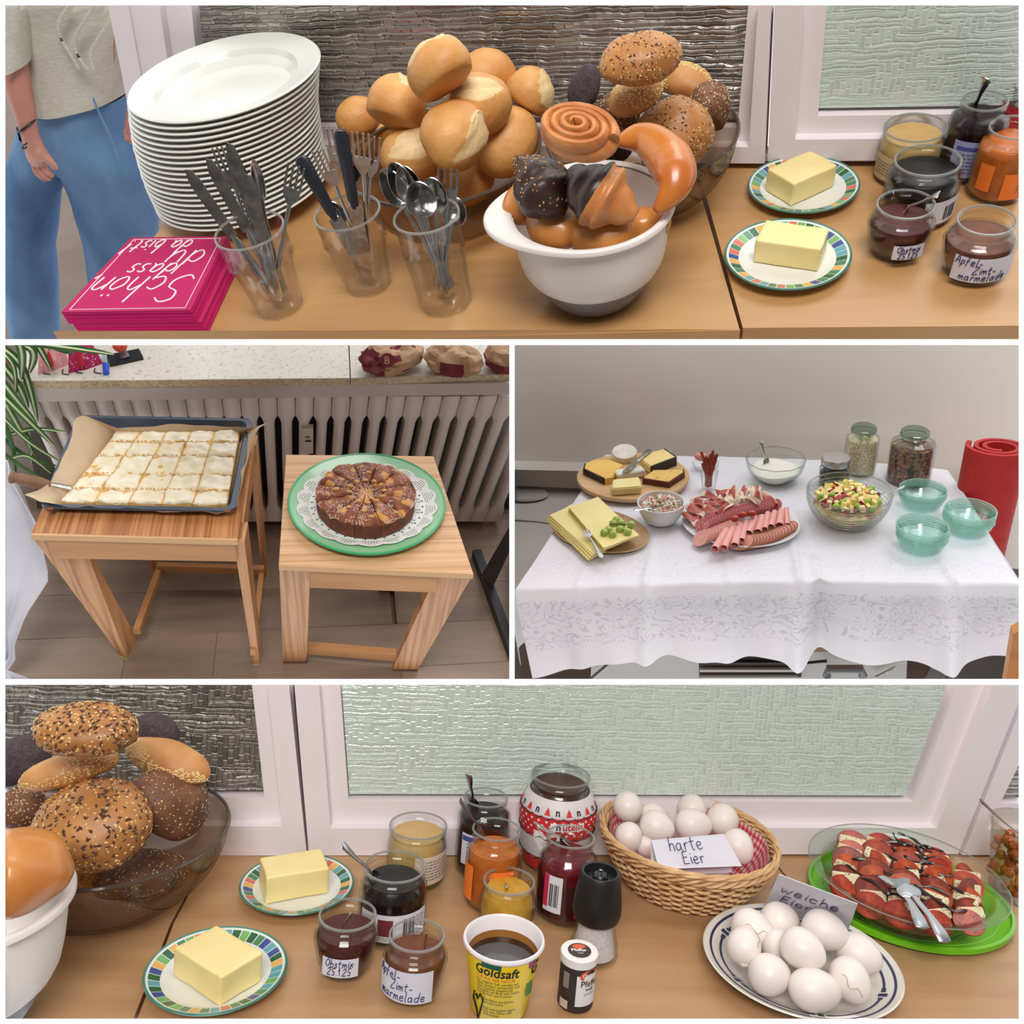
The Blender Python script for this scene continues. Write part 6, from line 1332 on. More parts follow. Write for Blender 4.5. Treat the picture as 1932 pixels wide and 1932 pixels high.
stool('light pine stool carrying the green cake plate', [(526, 1066), (893, 1083), (818, 861), (540, 858)], .012, PTOP2,
      [([(527, 1071), (585, 1073), (588, 1050), (532, 1048)], [(534, 1248), (578, 1248), (580, 1236), (536, 1236)], 0), ([(824, 1083), (891, 1086), (886, 1060), (822, 1060)], [(741, 1262), (788, 1263), (786, 1250), (742, 1250)], 0),
       ([(546, 880), (580, 880), (582, 866), (548, 866)], [(546, 1100), (574, 1100), (575, 1090), (547, 1090)], 0), ([(776, 884), (812, 884), (810, 870), (776, 870)], [(715, 1112), (744, 1112), (743, 1100), (716, 1100)], 0)],
      [((584, 1074), (826, 1084), (0, .02, 0)), ((546, 1050), (556, 880), (.015, 0, 0)), ((868, 1062), (806, 886), (-.015, 0, 0))],
      [((578, 1222), (748, 1236), (0, .02, 0), .024, .05)], PFOOT, (650, 1170))
# tray, paper, tray cake
TRAY = mat('tray_enamel', (72, 84, 100), rough=.28, coat=.3); BP = mat('baking_paper', (214, 192, 162), (198, 172, 140), rough=.75, scale=8, bump=.3, bscale=30)
tq = [(79, 971), (445, 978), (478, 803), (150, 797)]; tp = q4(tq, HT+.002); c = sum(tp, Vector())/4; c.z = HT+.0015
t = T('baking_tray', 'dark grey enamel baking tray on the left stool', 'baking tray', c)
tl = [p-c for p in tp]; cen = sum(tl, Vector())/4
def rq(s, z, r=.02, n=5):
    P_ = [cen+(p-cen)*s for p in tl]; out = []
    for i in range(4):
        p, a, b_ = P_[i], P_[i-1], P_[(i+1) % 4]; u = (a-p).normalized()*r; v = (b_-p).normalized()*r
        for k_ in range(n+1): f = k_/n; q = (p+u)*(1-f)**2+p*2*f*(1-f)+(p+v)*f*f; out.append((q.x, q.y, z))
    return out
rings_ = [rq(.9, 0), rq(.945, .018), rq(1.0, .019), rq(1.003, .016), rq(1.0, .0205), rq(.94, .0205), rq(.90, .003)]
V = [p for r in rings_ for p in r]; n = len(rings_[0]); Fc = [(j*n+i, j*n+(i+1) % n, (j+1)*n+(i+1) % n, (j+1)*n+i) for j in range(len(rings_)-1) for i in range(n)]+[tuple(range(n-1, -1, -1)), tuple((len(rings_)-1)*n+i for i in range(n))]
part('tray_body', (V, Fc), TRAY, t, 40)
for x, y in ((95, 960), (430, 964)): p = K.P(x, y, HT+.0225)-c; part('hanging_slot', X(rbox(.011, .006, .001, .002, 2), p), mat('slot_copper', (150, 96, 66), rough=.5), t)
cq = [(113, 944), (428, 950), (453, 811), (218, 811)]; zc = HT+.024; ck = q4(cq, zc)
def bilq(Q, u, v): return (Q[0].lerp(Q[1], u)).lerp(Q[3].lerp(Q[2], u), v)
t = T('baking_paper', 'crumpled baking paper lining the tray, corners standing up', 'baking paper', Vector((c.x, c.y, HT+.005)))
pc = Vector((c.x, c.y, HT+.005)); outer = [(46, 934, .05), (112, 957, .022), (270, 961, .022), (431, 964, .022), (452, 930, .02), (478, 830, .03), (502, 796, .06), (470, 808, .035), (340, 800, .03), (222, 806, .04), (152, 785, .085), (128, 850, .05), (96, 905, .05)]
on = smooth_path([K.P(x, y, HT+z)-pc for x, y, z in outer]+[K.P(*outer[0][:2], HT+outer[0][2])-pc], 5)
inn = smooth_path([p-pc for p in [bilq(ck, 0, .1), bilq(ck, .02, 0), bilq(ck, .5, 0), bilq(ck, 1, 0), bilq(ck, 1, .25), bilq(ck, 1, .85), bilq(ck, 1, 1), bilq(ck, .9, 1), bilq(ck, .5, 1), bilq(ck, .05, 1), bilq(ck, 0, .95), bilq(ck, 0, .6), bilq(ck, 0, .3), bilq(ck, 0, .1)]], 5)
V, Fc = [], []; n = len(on)
for j in range(7):
    f = j/6
    for i in range(n):
        p = inn[i].lerp(on[i], f); p.z = (.0 if j == 0 else on[i].z*f**.9)+.012*f*nz(p, 26, 3)+.005*f*nz(p, 70, 4); V.append(tuple(p))
for j in range(6):
    for i in range(n-1): k0 = j*n+i; Fc.append((k0, k0+1, k0+n+1, k0+n))
part('paper_sheet', (V, Fc), BP, t, 60)
CKT = mat('meringue_cream', (248, 241, 222), (240, 226, 192), rough=.6, scale=30, bump=.9, bscale=40, c3=(226, 180, 110), kt=(.5, .8)); CKS = mat('sponge_side', (230, 190, 116), (216, 168, 92), rough=.8, scale=60, bump=.6)
us = [0, .195, .40, .60, .79, 1]; vs = [0, .16, .36, .62, .82, 1]
t = T('tray_cake', 'sheet cake with pale cream topping cut into squares on the tray', 'cake', Vector((c.x, c.y, zc-.018))); cc = Vector((c.x, c.y, zc-.018)); rc = random.Random(4)
part('sponge_base', prism([bilq(ck, a, b)*1-cc+Vector((0, 0, -.0055-.018+.018)) for a, b in ((.004, .004), (.996, .004), (.996, .996), (.004, .996))], (0, 0, -.0125)), CKS, t, False)
for i in range(5):
    for j in range(5):
        n = 14; V, ks = [], []; dz0 = rc.uniform(-.0015, .0015); g_ = .012
        for b in range(n):
            for a in range(n):
                uu = us[i]+(us[i+1]-us[i])*(g_+(1-2*g_)*a/(n-1)); vv = vs[j]+(vs[j+1]-vs[j])*(g_+(1-2*g_)*b/(n-1))
                jx = .006*nz((uu*5, vv*5, 1), 1, 2); p = bilq(ck, uu+jx*.4, vv+jx)-cc; ed_ = min(a, b, n-1-a, n-1-b); p.z = zc-cc.z+dz0+.006*nz(p, 38, 5)+.0045*nz(p, 85, 7)+.002*nz(p, 190, 8)-(.0045 if ed_ == 0 else 0); V.append(tuple(p)); ks.append(.55*(ed_ == 0)+1.5*max(0, nz(p, 22, 9)-.18))
        top_n = n*n; Fc = [(b*n+a, b*n+a+1, (b+1)*n+a+1, (b+1)*n+a) for b in range(n-1) for a in range(n-1)]
        bd_ = [a for a in range(n)]+[b*n+n-1 for b in range(1, n)]+[(n-1)*n+a for a in range(n-2, -1, -1)]+[b*n for b in range(n-2, 0, -1)]
        mi = [0]*len(Fc)
        for q in bd_: V.append((V[q][0], V[q][1], 0)); ks.append(0)
        m2 = len(bd_)
        for q in range(m2): Fc.append((bd_[(q+1) % m2], bd_[q], top_n+q, top_n+(q+1) % m2)); mi.append(1)
        part('cake_piece', (V, Fc), [CKT, CKS], t, 60, ks, mi)
part('crumbs', J(*[X(ell(.0018, .0018, .0014, 6, 4), bilq(ck, rc.random(), rc.choice(vs[1:-1]+[.82, .16])+rc.uniform(-.006, .006))-cc+Vector((0, 0, .002))) for _ in range(260)]), mat('crumb_yellow', (224, 176, 96), rough=.8), t, kind='stuff')
A = K.P(124, 922, HT+.03); B = K.P(16, 899, HT+.06)
t = T('cake_lifter', 'cake lifter with a turned wooden handle resting in the tray', 'cake server', A, basis(B-A, (0, 0, 1))); L_ = (B-A).length
part('handle', tube([(L_*x, 0, 0) for x in (.26, .3, .42, .55, .68, .8, .86, .93, .97, 1)], [.007, .009, .0115, .013, .0115, .012, .009, .013, .012, .004], 14), mat('handle_wood', (150, 112, 84), (122, 88, 64), rough=.6, scale=30), t)
part('shank', tube([(-.01, 0, .006), (.05, 0, .004), (L_*.28, 0, 0)], [.005, .0035, .0035], 8, .4), STEELD, t)
# green plate with doily and apple cake
GPL = mat('green_plate', (150, 204, 160), (142, 198, 152), rough=.2, coat=.5, scale=5); GPR = mat('green_plate_rim', (70, 180, 120), rough=.15, coat=.5)
pc_ = K.P(694, 951, HT+.008); Rg = 144*K.m(pc_); pc_.z = HT+.0008
t = T('cake_plate', 'round translucent green plate on the right stool', 'plate', pc_)
part('plate_body', lathe([(0, 0), (Rg*.72, 0), (Rg*.78, .002), (Rg*.985, .014), (Rg*.985, .017), (Rg*.77, .005), (Rg*.7, .0035), (0, .0035)], 96), GPL, t)
part('plate_rim', tube([(Rg*cos(2*pi*i/96), Rg*sin(2*pi*i/96), .016) for i in range(96)], .0028, 8, closed=True), GPR, t)
DO = mat('doily_paper', (240, 240, 240), rough=.9)
Rd = 131*K.m(pc_); nt_ = 18*16; nr_ = 26; V, Fc = [], []
t = T('paper_doily', 'white paper lace doily between cake and green plate', 'doily', pc_+Vector((0, 0, .0045)))
for j in range(nr_+1):
    f = .60+.40*j/nr_
    for i in range(nt_):
        a = 2*pi*i/nt_; sc_ = 1-.045*(1-abs(sin(a*9)))*max(0, (f-.8)/.2); r = Rd*f*sc_; V.append((r*cos(a), r*sin(a)*.93, .0012+.058*max(0, r/Rg-.765)+.0006*sin(a*18)*max(0, f-.8)*3))
for j in range(nr_):
    for i in range(nt_):
        ph_ = i % 16; hole = False
        if 2 <= j <= 23:
            x = ph_-7.5; y = j
            if 14 <= y <= 23: hole = (abs(x) < (23.5-y)*.5+3) and (i % 2 == 0) and (j % 2 == 1) and abs(x) < 6.6
            elif 3 <= y <= 9: hole = ((i//2) % 2 == (j//1) % 2) and (j % 2 == 1) and (ph_ < 8)
            elif y in (11, 12): hole = ph_ in (3, 4, 11, 12)
        if hole: continue
        i2 = (i+1) % nt_; Fc.append((j*nt_+i, j*nt_+i2, (j+1)*nt_+i2, (j+1)*nt_+i))
k0 = len(V); V.append((0, 0, .001)); Fc += [(k0, i, (i+1) % nt_) for i in range(nt_)]
part('lace_sheet', (V, Fc), DO, t, False)
CK2 = mat('apple_cake_top', (164, 92, 58), (110, 56, 36), rough=.6, scale=34, c3=(222, 160, 84), kt=(.45, .7), bump=.8, bscale=60); CK2S = mat('apple_cake_side', (120, 66, 40), (92, 46, 28), rough=.7, scale=40, bump=.7); SUG = mat('icing_sugar', (228, 214, 206), rough=.9)
bc = K.P(692, 952, HT+.01); hk = .04; tc_ = K.P(690, 928, HT+.01+hk); Rk = 94*K.m(tc_); cc = Vector(((bc.x+tc_.x)/2, (bc.y+tc_.y)/2, HT+.0105))
t = T('apple_cake', 'round apple cake dusted with icing sugar and cut into twelve', 'cake', cc)
for w_ in range(12):
    a0, a1 = 2*pi*w_/12+.25, 2*pi*(w_+1)/12+.25; V, ks = [], []; na, nr2 = 9, 11
    for j in range(nr2):
        for i in range(na):
            f = j/(nr2-1); a = a0+(a1-a0)*(.012/(f+.05)+(1-.024/(f+.05))*i/(na-1)) if f > .05 else (a0+a1)/2; r = Rk*f*(1+.02*nz((cos(a)*3, sin(a)*3, 0), 1, 3)); e_ = i in (0, na-1)
            z = hk*(.86+.16*sin(min(1, f*1.02)*pi*.5)-(.16 if f > .97 else 0))+.0065*nz((r*cos(a), r*sin(a), 0), 55, 6)-(.004 if e_ else 0); V.append((r*cos(a), r*sin(a), z)); ks.append(max(0, nz((r*cos(a), r*sin(a), 0), 42, 12))*2.2+(.8 if f < .12 else 0))
    n_ = len(V); Fc = [(j*na+i, (j+1)*na+i, (j+1)*na+i+1, j*na+i+1) for j in range(nr2-1) for i in range(na-1)]; mi = [0]*len(Fc)
    bd_ = [j*na for j in range(nr2)]+[(nr2-1)*na+i for i in range(1, na)]+[j*na+na-1 for j in range(nr2-2, 0, -1)]
    for q in bd_: V.append((V[q][0]*.985, V[q][1]*.985, 0)); ks.append(0)
    m2 = len(bd_)
    for q in range(m2): Fc.append((bd_[q], n_+q, n_+(q+1) % m2, bd_[(q+1) % m2])); mi.append(1)
    sl_ = part('cake_slice', (V, Fc), [CK2, CK2S], t, 60, ks, mi)
    part('sugar_dust', scatter((V[:n_], Fc[:(nr2-1)*(na-1)]), 230, .0012, .001, lambda c_, n2: c_.length > Rk*.25 and nz(c_, 34, 3) > -.15, w_, .6), SUG, sl_, False, kind='stuff')
    part('apple_chunk', J(*[X(ell(.0065, .0045, .0035, 8, 6), (Rk*f*cos(a0+.26+d), Rk*f*sin(a0+.26+d), hk*.98)) for f, d in ((.35, .05), (.6, -.1), (.78, .1))][: 1+w_ % 3]), mat('apple_chunk', (216, 170, 100), rough=.5), sl_)
# white cloth at the left, black table foot at the right
LIN = mat('white_linen', (214, 212, 222), (204, 202, 214), rough=.9, scale=5)
cp = [[(-60, 840), (-20, 845), (12, 862), (26, 880)], [(-60, 900), (-20, 905), (30, 915), (78, 968)], [(-60, 1000), (-10, 1000), (60, 1010), (101, 1070)], [(-60, 1100), (-10, 1110), (30, 1120), (56, 1140)], [(-60, 1180), (-20, 1190), (10, 1190), (35, 1196)], [(-60, 1230), (-20, 1240), (14, 1236), (34, 1226)], [(-60, 1300), (-30, 1290), (4, 1262), (14, 1254)]]
gx = [[K.P(x, y, (HT-.04)*(1-j/6)*.95+.02)+Vector((0, -.03*(i % 2), 0)) for i, (x, y) in enumerate(r)] for j, r in enumerate(cp)]
def bi(u, v):
    x = u*3; y = v*6; i = min(int(x), 2); j = min(int(y), 5); a, b = x-i, y-j; return gx[j][i].lerp(gx[j][i+1], a).lerp(gx[j+1][i].lerp(gx[j+1][i+1], a), b)+Vector((0, .006*sin(u*17+v*3), 0))
solo('tablecloth', sheet(bi, 24, 30, .002), LIN, 'white cloth hanging down at the left of the tray stool', 'tablecloth', kind=None, smooth=60)
solo('tablecloth', sheet(lambda u, v: K.P(-40+100*u, 1252+70*v-0*u if u < .2 else 1252+(u-.2)*38+70*v, .06), 6, 6, .002), LIN, 'corner of another white cloth at the lower left', 'tablecloth')
BM = mat('black_metal', (44, 42, 46), rough=.5)
b0 = K.P(905, 1120); t = T('black_table', 'black metal table leg at the right edge, mostly outside', 'table', b0)
Pz = lambda x, y, z=0: K.P(x, y, z)-b0
part('foot_bar', hexa([Pz(890, 1052), Pz(905, 1050), Pz(975, 1240), Pz(962, 1252)], [Pz(890, 1052)+Vector((0, 0, .03)), Pz(905, 1050)+Vector((0, 0, .03)), Pz(975, 1240)+Vector((0, 0, .03)), Pz(962, 1252)+Vector((0, 0, .03))]), BM, t, False)
part('post', hexa([Pz(908, 1085, .03), Pz(926, 1112, .03), Pz(932, 1104, .03), Pz(915, 1078, .03)], [Pz(966, 985, .3), Pz(975, 1012, .3), Pz(979, 1004, .3), Pz(970, 980, .3)]), BM, t, False)
# ================= corner 3: cheese, sausage and fruit on the white cloth =================
K = P3
WALL3 = mat('pale_wall', (240, 236, 229), (234, 230, 223), rough=.95, scale=2)
wl = wall_frame((1146, 852), (1590, 862))
struct('wall_back', prism([K.W(x, y, wl[0]+Vector((0, .12, 0)), wl[1]) for x, y in ((900, 600), (2000, 600), (2000, 1330), (900, 1330))], (0, .02, 0)), WALL3, 'plain pale wall behind the white buffet table')
struct('floor', prism([K.P(x, y, -.72) for x, y in ((800, 900), (2000, 900), (2000, 1400), (800, 1400))], (0, 0, -.01)), mat('floor_brown', (104, 86, 74), (90, 74, 64), rough=.5, scale=3, stretch=(1, 6, 1)), 'brown floor under the cloth table')
# cloth
CL = bpy.data.materials.new('damask_cloth'); CL.use_nodes = True; N = CL.node_tree.nodes; L = CL.node_tree.links; b_ = N['Principled BSDF']; b_.inputs['Roughness'].default_value = .75; b_.inputs['Sheen Weight'].default_value = .2
tc = N.new('ShaderNodeTexCoord'); sp = N.new('ShaderNodeSeparateXYZ'); L.new(tc.outputs['UV'], sp.inputs[0])
def mt(op, a, b, c=None):
    q = N.new('ShaderNodeMath'); q.operation = op
    for i_, v_ in ((0, a), (1, b), (2, c)):
        if v_ is None: continue
        if isinstance(v_, (int, float)): q.inputs[i_].default_value = v_
        else: L.new(v_, q.inputs[i_])
    return q.outputs[0]
nn = N.new('ShaderNodeTexNoise'); nn.inputs['Scale'].default_value = 24; nn.inputs['Detail'].default_value = 0; nn.inputs['Distortion'].default_value = 1.6; L.new(tc.outputs['UV'], nn.inputs[0])
ln = mt('LESS_THAN', mt('ABSOLUTE', mt('SUBTRACT', mt('FRACT', mt('MULTIPLY', nn.outputs['Fac'], 4.0), 0), .5), 0), .11)
band = mt('MULTIPLY', mt('GREATER_THAN', sp.outputs['Y'], -.2), mt('LESS_THAN', sp.outputs['Y'], -.03))
band2 = mt('MULTIPLY', mt('GREATER_THAN', sp.outputs['Y'], .02), mt('LESS_THAN', sp.outputs['Y'], .12))
msk = mt('MULTIPLY', ln, mt('ADD', band, mt('MULTIPLY', band2, .35)))
mx = N.new('ShaderNodeMix'); mx.data_type = 'RGBA'; L.new(msk, mx.inputs[0]); mx.inputs[6].default_value = lin((222, 221, 229)); mx.inputs[7].default_value = lin((200, 198, 212)); L.new(mx.outputs[2], b_.inputs['Base Color'])
bk = [(1142, 856), (1300, 858), (1450, 862), (1590, 866), (1790, 884)]; ft = [(972, 1110), (1100, 1106), (1249, 1101), (1418, 1096), (1560, 1096), (1700, 1096), (1930, 1100)]
fb = [(1007, 1271), (1080, 1262), (1154, 1246), (1239, 1236), (1318, 1242), (1420, 1241), (1508, 1236), (1600, 1244), (1707, 1249), (1762, 1256), (1787, 1244), (1850, 1242), (1896, 1240), (1935, 1236)]
def pl(tab, u):
    q = u*(len(tab)-1); i = min(int(q), len(tab)-2); f = q-i; return (tab[i][0]+(tab[i+1][0]-tab[i][0])*f, tab[i][1]+(tab[i+1][1]-tab[i][1])*f)
def plx(tab, u):                                 # evenly spread in x
    x = tab[0][0]+(tab[-1][0]-tab[0][0])*u; return (x, interp(tab, x))
FOLDS = ((.255, .012), (.56, .016), (.60, -.010), (.865, .014), (.42, .006), (.12, .005))
def cloth_top(u, v):
    a = K.P(*plx(ft, u)); b = K.P(*plx(bk, u)); p = a.lerp(b, v)
    z = .003*nz((p.x*9, p.y*9, 0), 1, 4)+.0022*nz((p.x*26, p.y*9, 0), 1, 5)
    for f0, h_ in FOLDS: z += abs(h_)*.9*math.exp(-((u-f0+.05*v)/.007)**2)*max(0, 1-v*2.6)
    z += .0035*math.exp(-((v-.50-.02*u)/.006)**2)
    p.z = min(max(z, -.002), .0034 if v > .3 else .02)-.0036; return p
ftw = K.P(972, 1110); ftw2 = K.P(1930, 1100)
def cloth_drop(u, v):                            # v: 0 at the table edge, 1 at the hem
    a = K.P(*plx(ft, u)); hem = plx(fb, u); dep = .03+.05*v; fld = 0
    for f0, h_ in FOLDS: fld += h_*3.2*math.exp(-((u-f0+.02*v)/.022)**2)*(.4+.6*v)
    fld += .012*sin(u*37+1.5*sin(v*2))*v
    q = K.W(hem[0], hem[1], (a.x, a.y-dep, 0), (1, 0, 0)); x = a.x+(q.x-a.x)*v; zt = cloth_top(u, 0).z
    e_ = min(1, v*9)
    return Vector((x, a.y-.012*sin(min(1, v*6)*pi/2)-(dep-.012)*v-fld*v**.4*(1 if v > .02 else 0), zt-(zt-q.z)*v-(.004*e_)))
nu, n1, n2 = 150, 60, 44
V = [tuple(cloth_top(i/(nu-1), 1-j/(n1-1))) for j in range(n1) for i in range(nu)]+[tuple(cloth_drop(i/(nu-1), (j+1)/n2)) for j in range(n2) for i in range(nu)]
UV = [(i/(nu-1)*1.0*1.05, (1-j/(n1-1))*.6) for j in range(n1) for i in range(nu)]+[(i/(nu-1)*1.05, -(j+1)/n2*.28) for j in range(n2) for i in range(nu)]
Fc = [(j*nu+i, (j+1)*nu+i, (j+1)*nu+i+1, j*nu+i+1) for j in range(n1+n2-1) for i in range(nu-1)]
ns_ = len(V); 
# right and left hanging sides
def side(edge_u, sgn):
    global V, UV, Fc
    base = len(V); m2 = 14
    for j in range(n1):
        p = Vector(V[j*nu+(0 if edge_u == 0 else nu-1)])
        for k_ in range(m2): d = (k_+1)/m2; V.append((p.x+sgn*.02*sin(min(1, d*3)*pi/2)+sgn*.015*sin(j*.5)*d, p.y, p.z-.22*d)); UV.append((0 if edge_u == 0 else 1.05, .3-d*.3))
    for j in range(n1-1):
        for k_ in range(m2):
            a = j*nu+(0 if edge_u == 0 else nu-1) if k_ == 0 else base+j*m2+k_-1; b = (j+1)*nu+(0 if edge_u == 0 else nu-1) if k_ == 0 else base+(j+1)*m2+k_-1; c = base+(j+1)*m2+k_; d = base+j*m2+k_; Fc.append((a, b, c, d) if sgn < 0 else (a, d, c, b))
side(0, -1); side(1, 1)
me = mk('cloth_body', (V, Fc), CL, True); uvl = me.uv_layers.new(name='UVMap')
for l in me.loops: uvl.data[l.index].uv = UV[l.vertex_index]
o = solo('tablecloth', me, CL, 'white damask tablecloth with a scroll pattern along its hanging front', 'tablecloth'); o['nofill'] = 1
t = T('buffet_table', 'table hidden under the white damask cloth', 'table', K.P(1446, 1000, -.03))
part('tabletop', at_thing(t, prism([p-Vector((0, 0, .03)) for p in (K.P(985, 1098, -.012), K.P(1915, 1088, -.012), K.P(1780, 892, -.012), K.P(1152, 866, -.012))], (0, 0, .02))), PAPR, t, False)
for x, y in ((1180, 880), (1750, 895), (1330, 872), (1600, 880)): p = K.P(x, y, -.04); part('leg', at_thing(t, prism([p+Vector((a, b, 0)) for a, b in ((-.02, -.02), (.02, -.02), (.02, .02), (-.02, .02))], (0, 0, -.68))), PAPR, t, False)
# under the table
CAB = mat('white_lacquer', (206, 206, 202), rough=.4)
def Lz(x, y, dy=0): return K.W(x, y, (0, -.08+dy, 0), (1, 0, 0))
t = T('white_cabinet', 'white cabinet standing behind the hem of the cloth, left', 'cabinet', Lz(1220, 1300))
lo = Lz(1220, 1300)
part('cabinet_front', prism([Lz(*q)-lo for q in ((1118, 1190), (1318, 1190), (1320, 1340), (1112, 1340))], (0, .3, 0)), CAB, t, False)
part('key_plate', X(rbox(.006, .002, .004, .0005), Lz(1304, 1243, -.003)-lo), STEEL, t)
t = T('slatted_unit', 'dark slatted panel between white panels under the cloth', 'panel', Lz(1415, 1300)); lo = Lz(1415, 1300)
part('panel_back', prism([Lz(*q)-lo for q in ((1320, 1200), (1512, 1200), (1512, 1340), (1320, 1340))], (0, .05, 0)), mat('panel_brown', (92, 76, 66), rough=.6), t, False)
for y in (1250, 1264, 1278): part('slat', prism([Lz(*q, -.012)-lo for q in ((1320, y), (1512, y), (1512, y+4), (1320, y+4))], (0, .01, 0)), CAB if y != 1250 else BLACK, t, False)
t = T('white_machine', 'white machine with a grey handle and coiled cable under the cloth', 'machine', Lz(1600, 1300)); lo = Lz(1600, 1300)
part('machine_body', prism([Lz(*q)-lo for q in ((1512, 1230), (1712, 1230), (1708, 1340), (1512, 1340))], (0, .3, 0)), CAB, t, False)
part('handle', tube([Lz(1560, 1275, -.03)-lo, Lz(1562, 1262, -.035)-lo, Lz(1626, 1262, -.035)-lo, Lz(1628, 1275, -.03)-lo], .011, 10), mat('grey_handle', (120, 122, 126), rough=.4), t)
part('cable', tube([Lz(1650+i*.5, 1278-i*.25+1.5*sin(i), -.02+.008*cos(i))-lo for i in range(80)], .002, 5), CAB, t)
for i, (a, b) in enumerate((((1508, 1252), (1560, 1247)), ((1112, 1282), (1150, 1250)))): solo('cable', tube([Lz(a[0], a[1]+24, -.03), Lz(*a, -.03), Lz(*b, -.03)], .004, 8), BLACK, ('black strap under the cloth beside the white machine', 'black strap under the cloth at the left of the white cabinet')[i], 'strap')
ch = T('chair', 'light wooden chair back cut by the right edge below the cloth', 'chair', K.P(1940, 1300, -.3)); lo = K.P(1940, 1300, -.3)
fw = lambda x, y, dy=0: K.W(x, y, (0, K.P(1600, 1105).y-.16+dy, 0), (1, 0, 0))-lo
part('backrest', prism([fw(1888, 1340), fw(1912, 1196), fw(1930, 1186), fw(1960, 1186), fw(1960, 1340)], (0, .025, 0)), mat('chair_wood', (206, 142, 80), (190, 124, 66), rough=.4, scale=4, stretch=(1, 1, 6)), ch, False)
# grey lounger at the left and red rolled mat at the right
SOFA = mat('grey_vinyl', (160, 155, 150), rough=.5)
s0 = K.P(1000, 1000, -.25); t = T('grey_couch', 'grey padded couch behind the left end of the table', 'couch', s0)
bx = lambda q, z0, z1: hexa([K.P(x, y, z0)-s0 for x, y in q], [K.P(x, y, z1)-s0 for x, y in q])
def slabz(px, z, th): P_ = [K.P(x, y, z)-s0 for x, y in px]; return prism([p-Vector((0, 0, th)) for p in P_], (0, 0, th))
part('seat_cushion', slabz([(900, 888), (1103, 898), (1090, 960), (968, 1120), (880, 1120)], -.10, .12), SOFA, t, False)
part('back_cushion', prism([K.W(x, y, wl[0]+Vector((0, -.02, 0)), wl[1])-s0 for x, y in ((900, 868), (1120, 872), (1120, 905), (900, 896))], Vector((0, -.06, 0))), mat('grey_vinyl_dark', (168, 162, 156), rough=.5), t, False)
part('head_notch', X(lathe([(0, .0), (.05, 0), (.06, .004), (.055, .008), (0, .004)], 32, sx=1.3, sy=.8), K.P(986, 934, -.098)-s0), mat('notch_dark', (138, 134, 130), rough=.6), t)
part('piping', tube([K.P(x, y, -.099)-s0 for x, y in ((900, 978), (1010, 984), (1050, 990))], .003, 6), mat('notch_dark', (138, 134, 130)), t)
RED = mat('red_foam', (178, 30, 26), (168, 26, 24), rough=.7, scale=30)
rp_ = K.P(1872, 1020, -.55); zt = .115; rc_ = K.P(1885, 842, zt); Rm = 54*K.m(rc_); lo = Vector((rc_.x, rc_.y, -.30))
solo('low_bench', X(rbox(.34, .24, .42, .01), (rc_.x+.13, rc_.y, -.72)), mat('bench_dark', (58, 48, 42), rough=.7), 'dark low bench under the red rolled mat, mostly hidden', 'bench', smooth=35)
t = T('rolled_mat', 'rolled red foam mat standing upright behind the right end of the table', 'rolled mat', lo)
lo.x += .125
P_ = []
for i in range(150): a = 2.6+i/149*2*pi*2.35; r = Rm*(1-.62*i/149); P_.append((r*cos(a), r*sin(a)*.8))
Ht_ = zt+.30; th_ = .010; V, Fc = [], []
for j, z in enumerate((0, Ht_*.5, Ht_)):
    for s_ in (1, -1):
        for i, (x, y) in enumerate(P_):
            d = Vector((P_[min(i+1, 149)][0]-P_[max(i-1, 0)][0], P_[min(i+1, 149)][1]-P_[max(i-1, 0)][1])).normalized(); V.append((x-d.y*th_/2*s_+(.0), y+d.x*th_/2*s_, z))
n = 150
for j in range(2):
    for s_ in range(2):
        o_ = (j*2+s_)*n; o2 = ((j+1)*2+s_)*n
        for i in range(n-1): Fc.append((o_+i, o_+i+1, o2+i+1, o2+i) if s_ else (o_+i, o2+i, o2+i+1, o_+i+1))
for i in range(n-1): Fc.append((4*n+i, 4*n+i+1, 5*n+i+1, 5*n+i))
part('mat_roll', (V, Fc), RED, t, 60)
